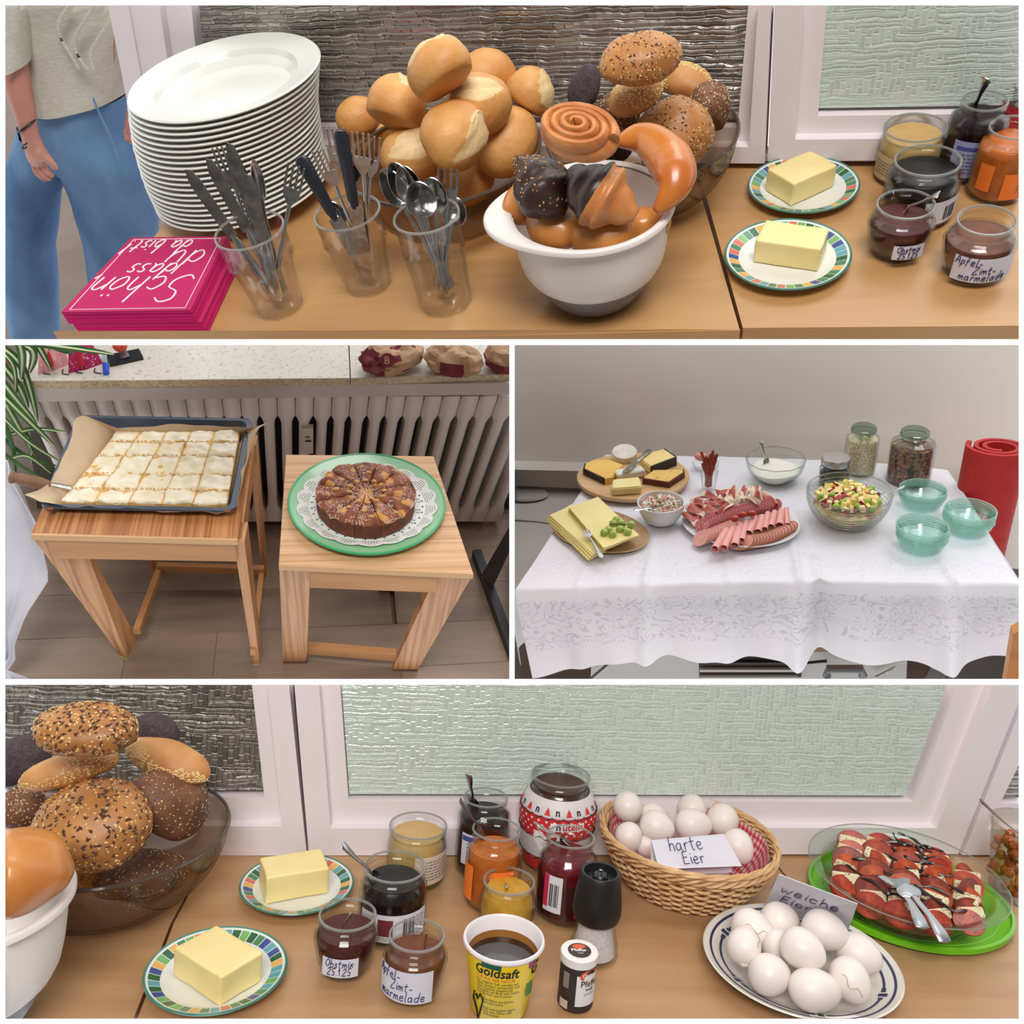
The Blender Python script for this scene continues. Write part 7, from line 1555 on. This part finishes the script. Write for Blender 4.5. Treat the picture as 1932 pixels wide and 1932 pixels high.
# cheese board
BW = mat('board_wood', (212, 176, 132), (198, 158, 112), rough=.5, scale=4, stretch=(1, 7, 1))
cb_, ab_, bb2, anb_ = K.oval((1193, 896), (99, -4), (0, 47), .018); bb2 = max(bb2, ab_*.80)
t = T('cheese_board', 'round wooden board holding six cheeses', 'board', Vector((cb_.x, cb_.y, .0)))
part('board_body', lathe([(0, .002), (.9, .002), (.99, .008), (1, .014), (.985, .018), (0, .018)], 72, sx=ab_, sy=ab_*.93), BW, t)
ZB = .0185
def quadbox(name, label, cat, px, h_, m_, rind=None, group=None, rnd=.003):
    P_ = [K.P(x, y, ZB+h_) for x, y in px]; c = sum(P_, Vector())/len(P_); c.z = ZB; Q = [p-c for p in P_]
    t = T(name, label, cat, c, group=group)
    lowQ = [Vector((q.x*.99, q.y*.99, 0)) for q in Q]; n_ = len(Q)
    bm = bmesh.new(); a = [bm.verts.new(q) for q in lowQ]; b = [bm.verts.new(q) for q in Q]; bm.faces.new(a[::-1]); bm.faces.new(b)
    for i in range(n_): bm.faces.new((a[i], a[(i+1) % n_], b[(i+1) % n_], b[i]))
    bmesh.ops.recalc_face_normals(bm, faces=bm.faces); bmesh.ops.bevel(bm, geom=bm.edges[:], offset=rnd, segments=2, affect='EDGES')
    g = ([tuple(v.co) for v in bm.verts], [tuple(x.index for x in f.verts) for f in bm.faces]); bm.free()
    part('cheese_body', g, m_, t, 50)
    if rind:
        for i0, i1, mr in rind:
            A, B = Q[i0], Q[i1]; nv = Vector((B.y-A.y, -(B.x-A.x), 0)).normalized(); nv = nv if nv.dot((A+B)/2) > 0 else -nv
            part('rind', prism([Vector((A.x, A.y, 0))-nv*.002, Vector((B.x, B.y, 0))-nv*.002, B-nv*.002, A-nv*.002], nv*.0035), mr, t, False)
    return t
YC = mat('yellow_cheese', (238, 196, 104), (232, 186, 92), rough=.45, scale=10, sss=.1); PC = mat('pale_cheese', (240, 218, 150), (234, 208, 136), rough=.45, scale=14, sss=.1); BRK = mat('black_rind', (34, 32, 34), rough=.4); WRI = mat('white_rind', (232, 228, 218), (214, 208, 194), rough=.85, scale=40, bump=.3)
SPI = mat('spice_crust', (112, 44, 36), (86, 60, 34), rough=.8, scale=160, bump=.8, bscale=200)
quadbox('hard_cheese', 'orange-yellow cheese half with a black rind at the left of the board', 'cheese', [(1101, 884), (1141, 903), (1156, 900), (1177, 876), (1150, 867), (1118, 867), (1104, 874)], .018, YC, [(0, 1, BRK), (6, 0, BRK), (1, 2, YC)])
quadbox('hard_cheese', 'pale cheese block with black rind at the back right of the board', 'cheese', [(1204, 864), (1228, 880), (1276, 862), (1253, 846), (1220, 855)], .026, PC, [(1, 2, BRK), (2, 3, BRK)])
quadbox('spiced_cheese', 'cheese wedge with a dark red pepper crust at the right of the board', 'cheese', [(1212, 902), (1262, 910), (1291, 891), (1289, 885), (1232, 886)], .016, mat('herb_cheese', (226, 188, 104), (196, 138, 66), rough=.5, scale=70, lo=.55, hi=.7), [(1, 2, SPI), (0, 1, SPI), (2, 3, SPI)])
quadbox('butter_cheese', 'rectangular buttery cheese block at the front of the board', 'cheese', [(1155, 922), (1210, 918), (1206, 899), (1156, 904)], .022, mat('butter_cheese', (240, 224, 160), (234, 214, 144), rough=.45, scale=30, bump=.2))
c = K.P(1178, 865, ZB); t = T('soft_cheese', 'round white soft cheese at the back of the board', 'cheese', c, (18, 0, 15))
Rc = 24*K.m(c); part('cheese_wheel', lathe([(0, 0), (Rc*.94, 0), (Rc, .005), (Rc, .022), (Rc*.93, .028), (0, .029)], 40, sy=.9), WRI, t)
c = K.P(1188, 893, ZB+.012); t = T('white_rind_cheese', 'white rind cheese log across the middle of the board', 'cheese', c, (0, 0, 32)); part('cheese_log', rbox(.078, .036, .022, .008, 3, False), WRI, t); part('cut_face', X(rbox(.002, .030, .018, .0008, 1, False), (-.0395, 0, 0)), PC, t)
utensil('knife', K.P(1175, 893, ZB+.03), K.P(1227, 848, ZB+.03), 'cheese knife lying between the cheeses on the board', wid=.02)
# cheese slices
CSL = mat('sliced_cheese', (240, 226, 158), (232, 214, 138), rough=.4, scale=8, sss=.1)
cp_, ap_, bp_, anp_ = K.oval((1130, 1000), (80, 14), (-4, 46), .006)
t = T('wooden_plate', 'wooden plate under the sliced cheese', 'plate', Vector((cp_.x, cp_.y, 0)), (0, 0, -28)); part('plate_body', lathe([(0, 0), (.9, 0), (1, .008), (.97, .010), (.88, .004), (0, .004)], 56, sx=.135, sy=.095), mat('dark_board', (184, 148, 104), (168, 130, 88), rough=.5, scale=5), t)
def slices(px, n, label, z0, grp, off):
    Q = [K.P(x, y, z0+n*.0022) for x, y in px]; c = sum(Q, Vector())/4
    for i in range(n):
        f = (n-1-i); d = Vector((off[0]*f, off[1]*f, 0)); cc = Vector((c.x, c.y, z0+i*.0023)); q = [p-c for p in Q]; seed = int(px[0][0])
        rz_ = radians(rnd.uniform(-2, 2))
        def fn(u, v): 
            p = (q[0].lerp(q[1], u)).lerp(q[3].lerp(q[2], u), v); e_ = max(abs(u-.5), abs(v-.5))*2
            return Vector((p.x, p.y, .0016+.003*nz((u*2.2, v*2.2, seed), 1, 2)*.5*(1 if True else 0)-.0035*max(0, e_-.75)))
        ang = (0, 0, rnd.uniform(-1.2, 1.2))
        solo('cheese_slice', sheet(fn, 14, 14, .0015), CSL, label % (ORD[n-1-i]), 'cheese slice', cc+d, ang, grp, smooth=60)
slices([(1118, 1046), (1038, 972), (1080, 952), (1150, 1030)], 7, 'square cheese slice, %s from the top in the left stack under the fork', .008, 'left stack of cheese slices', (-.0016, -.0010))
slices([(1139, 1034), (1073, 957), (1128, 938), (1206, 1009)], 6, 'square cheese slice, %s from the top in the right stack beside the grapes', .026, 'right stack of cheese slices', (-.0006, .0020))
utensil('fork', K.P(1104, 1000, .040), K.P(1136, 1052, .030), 'serving fork lying across the left cheese stack', wid=.022)
GRA = mat('green_grape', (170, 192, 92), (146, 176, 70), rough=.2, scale=30, coat=.3, sss=.2)
zg = .050
for i, (x, y) in enumerate(((1157, 985), (1173, 985), (1191, 987), (1148, 997), (1170, 996), (1184, 1001), (1156, 1005), (1140, 1002), (1163, 976))):
    lab = ['leftmost of the upper grapes', 'middle one of the upper grapes', 'grape furthest right in the bunch', 'grape at the centre left of the bunch', 'grape at the centre of the bunch', 'grape at the lower right of the bunch', 'lowest grape of the bunch', 'grape furthest left in the bunch', 'grape half hidden at the top of the bunch'][i]
    p = K.P(x, y, zg); solo('grape', ell(8.2*K.m(p), 7.6*K.m(p), 7.6*K.m(p), 18, 12), GRA, lab+' on the cheese slices', 'grape', p-Vector((0, 0, .004 if i < 8 else .008)), (0, 30, i*40), 'green grapes on the cheese slices', smooth=True)
solo('grape_twig', tube(smooth_path([K.P(1150, 990, zg+.004), K.P(1166, 988, zg+.006), K.P(1184, 990, zg+.004)], 4), .0014, 6), mat('stem', (110, 90, 50), rough=.8), 'thin brown stem of the grape bunch', 'stem')
# small bowl of meat salad
WB = mat('white_bowl', (232, 234, 234), rough=.2, coat=.3)
t, pr, r, h = bowl('salad_bowl', 'white footed bowl of creamy meat salad', 'bowl', (1247, 947), 44, (1247, 984), WB, wall=.003, foot=.4)
rs3 = random.Random(5)
part('bowl_foot', lathe([(0, .0), (r*.42, 0), (r*.40, .006), (0, .006)], 40), WB, t)
MS = [mat('salad_pink', (222, 150, 136), rough=.5), mat('salad_cream', (232, 226, 210), rough=.4), mat('salad_green', (150, 164, 110), rough=.5)]
V, Fc, mi = [], [], []
for k_ in range(240):
    a, q = rs3.uniform(0, 6.28), sqrt(rs3.random())*.84; g = X(rbox(.009, .006, .005, .0015, 1), Matrix.Translation((r*q*cos(a), r*q*sin(a), h*.80+.012*(1-q*q))) @ Euler((rs3.random()*3, rs3.random(), rs3.random()*6)).to_matrix().to_4x4())
    n0_ = len(V); V += g[0]; Fc += [tuple(i+n0_ for i in f) for f in g[1]]; mi += [rs3.choice((0, 0, 1, 1, 1, 2))]*len(g[1])
part('meat_salad', (V, Fc), MS, t, 40, mi=mi, kind='stuff')
part('salad_base', lathe([(0, h*.82+.006), (r*.5, h*.82), (r*.86, h*.76), (r*.7, h*.5), (0, h*.4)], 32), MS[1], t)
utensil('spoon', K.P(1240, 958, h+.012), K.P(1196, 962, h+.012), 'small spoon sticking out left of the meat salad bowl', wid=.018)
# sausage platter
zP = .016; co, a_, b_, an = K.oval((1397, 984), (97, -2), (0, 52), zP); b_ = max(b_, a_*.8)
t = T('serving_platter', 'white oval platter loaded with sliced sausage and ham', 'platter', Vector((co.x, co.y, 0))); part('platter_body', lathe([(0, .0), (.66, 0), (.7, .003), (1, .015), (.985, .0165), (.7, .006), (0, .005)], 80, sx=a_, sy=b_), WB, t)
HAM = mat('raw_ham', (196, 100, 88), (168, 72, 64), rough=.4, scale=26, stretch=(1, 3, 1)); FAT = mat('ham_fat', (238, 218, 196), (228, 200, 176), rough=.45, scale=20); SAL = mat('salami', (182, 84, 90), (212, 140, 138), rough=.5, scale=220, lo=.5, hi=.62); PINK = mat('cooked_ham', (236, 172, 164), (228, 158, 152), rough=.4, scale=10, sss=.1); MOR = mat('mortadella', (230, 168, 156), (220, 154, 142), rough=.45, scale=60); BRS = mat('browned_edge', (186, 116, 74), (160, 90, 54), rough=.6, scale=60)
GH = 'raw ham folds at the back of the sausage platter'
hp_ = [(1305, 985, -60), (1312, 970, -45), (1322, 958, -30), (1332, 966, -50), (1340, 948, -20), (1352, 958, -10), (1345, 972, -40), (1362, 940, 0), (1374, 946, 10), (1384, 936, 0), (1396, 942, 8), (1406, 936, -5), (1418, 938, 12), (1430, 936, 5), (1440, 942, 20), (1450, 950, 30), (1380, 955, 40), (1366, 968, -25), (1410, 952, 60)]
for i, (x, y, an_) in enumerate(hp_):
    sd = i*5; w_ = .030 if i < 8 else .017
    def fn(u, v): x_ = (u-.5)*.062; return Vector((x_, (v-.5)*w_*(1+.3*sin(u*5+sd)), .011+.007*sin(v*pi*2+sd)*sin(u*3+1)+.006*sin(u*pi)))
    g = sheet(fn, 12, 10, .0014); mi = [1 if ((abs((k_ % 11)/10-.5) > .33) if i < 8 else (i % 2 == 0 or (k_//11) < 3)) else 0 for k_ in range(len(g[1]))]
    solo('ham_slice', g, [HAM, FAT], 'folded raw ham slice, %s from the left along the back rim of the platter' % ORD[i] if i else 'folded raw ham slice furthest left along the rim of the platter', 'ham', K.P(x, y, .014+.0012*i), (0, 0, an_+90 if i > 6 else an_), GH, smooth=60, mi=mi)
nS = 26
for i in range(nS):
    f = i/(nS-1); x, y = 1326+(1462-1326)*f, 990-(990-954)*f-7*sin(f*pi); p = K.P(x, y, .034); Rs_ = (15.5 if f < .9 else 14)*K.m(p)
    solo('salami_slice', lathe([(0, 0), (Rs_, 0), (Rs_*1.01, .0008), (Rs_, .0017), (0, .0017)], 28), [SAL], 'salami slice, %s from the left in the diagonal row' % (ORD[i] if 0 < i < 22 else ('first' if i == 0 else {22: 'fourth-last', 23: 'third-last', 24: 'second-last', 25: 'last'}[i])), 'salami', p, (26, -34, 8), 'salami slices in the diagonal row')
for i in range(11):
    f = i/10; p = K.P(1322+58*f, 1016-22*f, .022); R2 = 17*K.m(p)
    solo('ham_sausage_slice', lathe([(0, 0), (R2, 0), (R2, .0016), (0, .0016)], 28), MOR, 'pink sausage slice, %s from the left in the fan left of the ham rolls' % (ORD[i] if i else 'first'), 'sausage slice', p, (24, -34, 0), 'pink sausage slices left of the ham rolls')
for i in range(15):
    f = i/14; p = K.P(1404+84*f, 1024-27*f+6*sin(f*pi), .017); R2 = (20-2*f)*K.m(p)
    t = solo('meat_loaf_slice', lathe([(0, 0), (R2, 0), (R2, .0018), (0, .0018)], 28, sy=.75), MOR, 'brown-edged meat loaf slice, %s from the left at the front right of the platter' % (ORD[i] if i else 'first'), 'sausage slice', p, (24, -32, 8), 'brown-edged slices at the front right of the platter')
    part('browned_rim', tube([(R2*cos(2*pi*k_/28), R2*.75*sin(2*pi*k_/28), .0009) for k_ in range(28)], .0013, 5, closed=True), BRS, t)
rl3 = [((1349, 1036), (1371, 1000)), ((1366, 1034), (1384, 995)), ((1386, 1030), (1396, 990)), ((1399, 1020), (1408, 984)), ((1412, 1007), (1424, 978)), ((1430, 1004), (1438, 975)), ((1443, 999), (1449, 968)), ((1455, 994), (1462, 966)), ((1471, 992), (1475, 963)), ((1486, 991), (1484, 960))]
for i, (a, b) in enumerate(rl3):
    A, B = K.P(*a, .028), K.P(*b, .034); R2 = ((8.5, 8, 9, 7.5, 9, 8, 6.5, 7, 8.5, 6)[i])*K.m(A); Ln = (B-A).length; Mx = basis(B-A, (0, 0, 1))
    def fn(u, v): a_ = -2.4+u*7.4; r_ = R2*(1-.20*u)*(1-.12*v); return Vector((Ln*v, r_*cos(a_), r_*sin(a_)))
    solo('ham_roll', sheet(fn, 34, 8, .0013), PINK, 'rolled cooked ham slice, %s from the left on the sausage platter' % (ORD[i] if i else 'first'), 'ham roll', A, Mx, 'cooked ham rolls across the sausage platter', smooth=60)
for i, (x, y, lab) in enumerate(((1387, 979, 'left of the three small tomatoes on the salami row'), (1401, 971, 'middle of the three small tomatoes on the salami row'), (1419, 969, 'right of the three small tomatoes on the salami row'))):
    p = K.P(x, y, .052); solo('cherry_tomato', ell(8*K.m(p), 6.6*K.m(p), 6.6*K.m(p), 20, 12), mat('cherry_tomato', (190, 62, 34), (176, 48, 28), rough=.15, scale=20, coat=.4), lab, 'tomato', p, (0, 0, 15), 'small tomatoes on the sausage platter', smooth=True)
# glass of dried sausages
b = K.P(1337, 922); h = K.H(b, 889); c = K.P(1337, 889, h); rt, rb = 17.5*K.m(c), 12*K.m(b)
t = T('tumbler', 'small glass tumbler of thin dried sausages', 'drinking glass', b); pr = [(rb, 0), (rb*1.02, .004), (rt, h)]; part('glass_body', cup_shape(pr, .0016, .005, 40), GT, t)
STK = mat('dried_sausage', (172, 76, 50), (140, 56, 38), rough=.45, scale=30, bump=.3); r5 = random.Random(2)
for i in range(12):
    a = i*2.4; q = .25+.6*((i*37 % 10)/10); bt = b+Vector((rb*.6*q*cos(a), rb*.6*q*sin(a), .008)); tpx = 1337+(-14, -9, -4, 0, 4, 8, 12, 16, -12, 6, -2, 10)[i]; tpy = (852, 866, 860, 872, 856, 849, 860, 856, 874, 866, 878, 871)[i]
    zt = K.H(b, tpy); tp = K.P(tpx, tpy, zt); L5 = tp-bt
    pts = [bt, bt+L5*.35+Vector((.001*sin(i), 0, 0)), bt+L5*.7+Vector((.0015*cos(i), 0, 0)), tp]; pts = smooth_path(pts, 5)
    solo('dried_sausage', tube([p-bt for p in pts], [.0028]+[.0040+.0003*sin(k_*2+i) for k_ in range(len(pts)-2)]+[.002], 9), STK, 'thin dried sausage, %s counted from the left in the tumbler' % ORD[sorted(range(12), key=lambda k_: (-14, -9, -4, 0, 4, 8, 12, 16, -12, 6, -2, 10)[k_]).index(i)].replace('topmost', 'first'), 'sausage', bt, None, 'dried sausages standing in the tumbler', smooth=60)
bowl('glass_dish', 'little clear glass dish behind the tumbler of sausages', 'bowl', (1330, 873), 25, (1332, 886), GL, wall=.002, foot=.5)
solo('pink_egg_cup_lid', ell(.019, .012, .012, 20, 12), mat('pink_ceramic', (226, 150, 144), rough=.4), 'small pink oval thing on the glass dish', 'decoration', K.P(1323, 862, .035), (0, 0, -10), smooth=True)
# quark bowl
t, pr, r, h = bowl('glass_bowl', 'fluted clear glass bowl of white quark', 'bowl', (1463, 866), 54, (1461, 904), GL, wall=.0025, foot=.46)
part('quark', lathe([(0, .004), (r*.5, .004), (r*.72, h*.3), (r*.80, h*.52), (r*.6, h*.62), (r*.3, h*.72), (0, h*.76)], 48, fn=lambda a, z: 1+.05*sin(3*a+z*60)), mat('quark_white', (238, 234, 222), rough=.6, scale=20, bump=1, bscale=70), t)
part('rim', tube([(r*(1+.018*cos(12*2*pi*i/96))*cos(2*pi*i/96), r*(1+.018*cos(12*2*pi*i/96))*sin(2*pi*i/96), h+.001) for i in range(96)], .0012, 6, closed=True), mat('glass_rim', (150, 150, 146)), t)
utensil('spoon', K.P(1448, 878, h*.6), K.P(1435, 834, h+.05), 'spoon standing in the bowl of quark', wid=.02, up=(0, -.5, 1))
# preserving jars
OAT = mat('oat_flakes', (232, 216, 184), (190, 166, 126), rough=.9, scale=230, bump=.8, bscale=160, lo=.4, hi=.6); NUT = mat('dark_granola', (150, 100, 70), (62, 40, 32), rough=.8, scale=130, bump=1, bscale=110, lo=.4, hi=.6); BLU = mat('black_currants', (40, 34, 42), (26, 22, 30), rough=.6, scale=160, bump=.8, bscale=160)
def clip_jar(label, top, bot, wl_, wb, fill, cm):
    b = K.P(*bot); h = K.H(b, top[1]); c = K.P(top[0], top[1], h); b = Vector(((b.x*.5+c.x*.5), (b.y+c.y)/2, 0)); rl_, rb_ = wl_/2*K.m(c), wb/2*K.m(b)
    t = T('preserving_jar', label, 'jar', b)
    pr = [(rb_*.92, 0), (rb_, .004), (rb_, h*.68), (rb_*.96, h*.76), (rl_*.9, h*.84), (rl_*.9, h*.88)]
    part('glass_body', cup_shape(pr, .0025), GL, t); part('contents', solid(pr, h*fill, .0025), cm, t)
    part('glass_lid', lathe([(0, h*.895), (rl_*.96, h*.895), (rl_, h*.90), (rl_, h*.93), (rl_*.94, h*.94), (rl_*.96, h*.97), (rl_*.8, h), (0, h)], 48), glass('lid_glass', (206, 220, 210), edge=(110, 130, 118), eb=.9, fk=.5), t)
    part('rubber_ring', lathe([(rl_*.9, h*.88), (rl_*1.0, h*.882), (rl_*1.0, h*.893), (rl_*.9, h*.895)], 48), mat('rubber_ring', (170, 170, 156), rough=.6), t)
    part('wire_clip', J(tube([(rl_*.95*cos(radians(a)), rl_*1.04*sin(radians(a)), h*.87) for a in range(0, 361, 12)], .0011, 5, closed=True), *[tube([(dx, -rl_*1.04, h*.95), (dx*1.6, -rl_*1.12, h*.86), (dx*.7, -rl_*1.12, h*.80), (dx*1.2, -rl_*1.08, h*.72)], .0012, 5) for dx in (-.008, .008)], tube([(-.008, -rl_*1.04, h*.95), (.008, -rl_*1.04, h*.95)], .0012, 5)), STEELD, t)
clip_jar('clip-top jar of pale oat flakes at the back of the table', (1629, 803), (1622, 888), 46, 59, .72, OAT)
clip_jar('large clip-top jar of dark granola beside the red mat', (1728, 810), (1712, 905), 52, 78, .68, NUT)
b = K.P(1574, 912); h = K.H(b, 862); c = K.P(1576, 862, h); b = Vector(((b.x+c.x)/2, (b.y+c.y)/2, 0)); rl_ = 26*K.m(c); t = T('storage_jar', 'small jar with a brushed steel lid full of dark berries', 'jar', b)
pr = [(rl_*1.02, 0), (rl_*1.08, .004), (rl_*1.08, h*.6), (rl_*.92, h*.72)]; part('glass_body', cup_shape(pr, .002), GL, t); part('contents', solid(pr, h*.42, .002), BLU, t)
part('steel_lid', lathe([(0, h*.74), (rl_*.98, h*.74), (rl_*1.02, h*.76), (rl_*1.02, h*.96), (rl_*.96, h), (0, h)], 48), mat('brushed_steel', (190, 188, 184), rough=.35, metal=.9), t); part('lid_gasket', lathe([(0, h*.71), (rl_*.98, h*.71), (rl_*.98, h*.745), (0, h*.745)], 48), BLACK, t)
# fruit salad
t, pr, r, h = bowl('glass_bowl', 'ribbed clear glass bowl of mixed fruit salad', 'bowl', (1600, 926), 76, (1598, 984), GL, wall=.003, foot=.42)
for k_ in range(7): f = .25+.1*k_; rr_ = interp([(z, q) for q, z in pr[1:]], h*f); part('glass_rib', tube([((rr_+.001)*cos(2*pi*i/64), (rr_+.001)*sin(2*pi*i/64), h*f) for i in range(64)], .0011, 5, closed=True), mat('rib_glass', (190, 190, 180), rough=.1, alpha=.35), t)
part('rim', tube([(r*cos(2*pi*i/80), r*sin(2*pi*i/80), h+.001) for i in range(80)], .0017, 6, closed=True), mat('glass_rim', (150, 150, 146)), t)
part('fruit_below', lathe([(0, .006), (r*.42, .006), (r*.66, h*.3), (r*.82, h*.55), (r*.7, h*.64), (0, h*.68)], 48, fn=lambda a, z: 1+.03*sin(9*a+z*99)), mat('fruit_mix', (214, 196, 128), (170, 90, 70), rough=.3, scale=50, lo=.45, hi=.65, bump=.6, bscale=50), t)
FR = {'apple_chunk': (mat('apple_flesh', (240, 226, 166), rough=.35), mat('apple_skin', (168, 36, 44), rough=.25)), 'pineapple_chunk': (mat('pineapple', (244, 224, 140), (238, 210, 116), rough=.3, scale=60), None), 'grape_half': (mat('grape_green', (150, 186, 70), rough=.2, coat=.3), None)}
rf = random.Random(21); cb3 = (K.M.inverted() @ t.matrix_basis).to_translation(); place = []
kinds = ['apple_chunk']*34+['pineapple_chunk']*26+['grape_half']*16; rf.shuffle(kinds)
for i, kd in enumerate(kinds):
    q = sqrt((i+.5)/len(kinds))*.74; a = i*2.399; z = h*.68+.020*(1-q*q)+rf.uniform(-.002, .003); p = cb3+Vector((r*q*cos(a), r*q*sin(a), z)); e = (rf.uniform(0, 180), rf.uniform(0, 180), rf.uniform(0, 360))
    side_ = 'twelve one two three four five six seven eight nine ten eleven'.split()[int(round((90-math.degrees(a))/30)) % 12]; ring_ = ('centre', 'inner ring', 'outer ring', 'edge')[min(3, int(q/.74*4))]
    grp = kd.replace('_', ' ')+' pieces in the fruit salad'
    if kd == 'apple_chunk':
        g = rbox(.016, .012, .011, .002, 1, False); t2 = T('apple_chunk', 'diced apple with red skin in the %s of the fruit salad at %s o\'clock' % (ring_, side_), 'fruit', p, e, grp); part('flesh', g, FR[kd][0], t2); part('skin', X(rbox(.0165, .0125, .0016, .0006, 1, False), (0, 0, .0056)), FR[kd][1], t2)
    elif kd == 'pineapple_chunk': solo('pineapple_chunk', prism([(-.010, -.005, -.005), (.010, -.008, -.005), (.008, .008, -.005), (-.007, .006, -.005)], (0, 0, .010)), FR[kd][0], 'yellow pineapple wedge in the %s of the fruit salad at %s o\'clock' % (ring_, side_), 'fruit', p, e, grp, smooth=False)
    else: solo('grape_half', ell(.0095, .008, .0075, 14, 10), FR[kd][0], 'green grape in the %s of the fruit salad at %s o\'clock' % (ring_, side_), 'fruit', p, e, grp, smooth=True)
utensil('spoon', K.P(1643, 940, h*.75), K.P(1706, 918, h+.03), 'long serving spoon leaning right out of the fruit salad', wid=.026, up=(0, -.3, 1))
# stacks of green glass bowls
def stack(label, n, top, u, base):
    b = K.P(*base); h = K.H(b, top[1]); c = K.P(top[0], top[1], h); R5 = u*K.m(c); hb_ = R5*.62; step = (h-hb_)/(n-1)
    prof = [(0, 0), (R5*.5, 0)]+[(R5*(.5+.5*sin(s*1.32)/sin(1.32)), hb_*(1-cos(s*1.32))/(1-cos(1.32))) for s in [k_/9 for k_ in range(1, 10)]]; inner = [(max(0, q-.0009), z+.0009) for q, z in reversed(prof[2:-1])]
    me = mk('bowl_glass', lathe(prof+[(R5+.001, hb_+.001), (R5, hb_+.0014)]+inner+[(0, .0026)], 56), GG, 60)
    rim = mk('rim_ring', tube([(R5*cos(2*pi*i/56), R5*sin(2*pi*i/56), hb_+.0008) for i in range(56)], .0016, 6, closed=True), mat('green_rim', (168, 212, 198), rough=.1, alpha=.5))
    for i in range(n):
        f = i/(n-1); x, y = b.x+(c.x-b.x)*f, b.y+(c.y-b.y)*f
        t = T('dessert_bowl', 'green-tinted glass bowl, %s of the stack %s' % ('topmost' if i == n-1 else ('lowest' if i == 0 else ORD[n-1-i]+' from the top'), label), 'bowl', (x+rnd.uniform(-.001, .001), y, .0005+step*i), (rnd.uniform(-.15, .15), rnd.uniform(-.15, .15), 0), 'glass bowls in the stack '+label)
        part('bowl_body', me, GG, t); part('rim', rim, GG, t)
stack('beside the granola jar', 5, (1741, 923), 40.5, (1736, 957))
stack('nearest the red mat', 6, (1832, 962), 44, (1822, 1004))
stack('nearest the table edge', 6, (1741, 992), 45, (1736, 1036))
# ---------- each corner is modelled only as far as the photograph shows it ----------
def clip_all():
    for pan in (P1, P2, P3, P4):
        x0, y0, x1, y1 = pan.rect
        cs = [CM.to_3x3() @ Vector(((x-966)/F, (966-y)/F, -1)) for x, y in ((x0, y0), (x1, y0), (x1, y1), (x0, y1))]
        mid = CM.to_3x3() @ Vector((((x0+x1)/2-966)/F, (966-(y0+y1)/2)/F, -1))
        pl = []
        for i in range(4):
            n = cs[i].cross(cs[(i+1) % 4]).normalized()
            if n.dot(mid) < 0: n = -n
            pl.append(n)
        dead = []
        for o in pan.objs:
            if o.type != 'MESH': continue
            MW = Matrix.Identity(4); q = o
            while q is not None:
                MW = q.matrix_basis @ MW; q = q.parent
            bb = [MW @ Vector(c)-CAM for c in o.bound_box]
            cut = []; out = False
            for n in pl:
                d = [v.dot(n) for v in bb]
                if max(d) <= 0: out = True
                if min(d) < 0: cut.append(n)
            if out: dead.append(o); continue
            if not cut: continue
            Mi = MW.inverted(); N3 = MW.to_3x3()
            bm = bmesh.new(); bm.from_mesh(o.data)
            for n in cut:
                co = Mi @ CAM; no = (N3.transposed() @ n).normalized()
                r = bmesh.ops.bisect_plane(bm, geom=bm.verts[:]+bm.edges[:]+bm.faces[:], plane_co=co, plane_no=no, clear_inner=True, dist=1e-7)
                ed = [e for e in r['geom_cut'] if isinstance(e, bmesh.types.BMEdge) and e.is_valid]
                if ed and len(ed) < 4000 and not o.get('nofill'):
                    try: bmesh.ops.holes_fill(bm, edges=ed, sides=0)
                    except Exception: pass
            if len(bm.faces) == 0: dead.append(o); bm.free(); continue
            me = o.data.copy(); bm.to_mesh(me); bm.free(); o.data = me
        for o in dead:
            if o.children:
                o.data = bpy.data.meshes.new('none')
            else: bpy.data.objects.remove(o)
    for _ in range(2):
        for o in [o for o in bpy.data.objects if (o.type == 'EMPTY' or (o.type == 'MESH' and len(o.data.polygons) == 0)) and not o.children]: bpy.data.objects.remove(o)
clip_all()
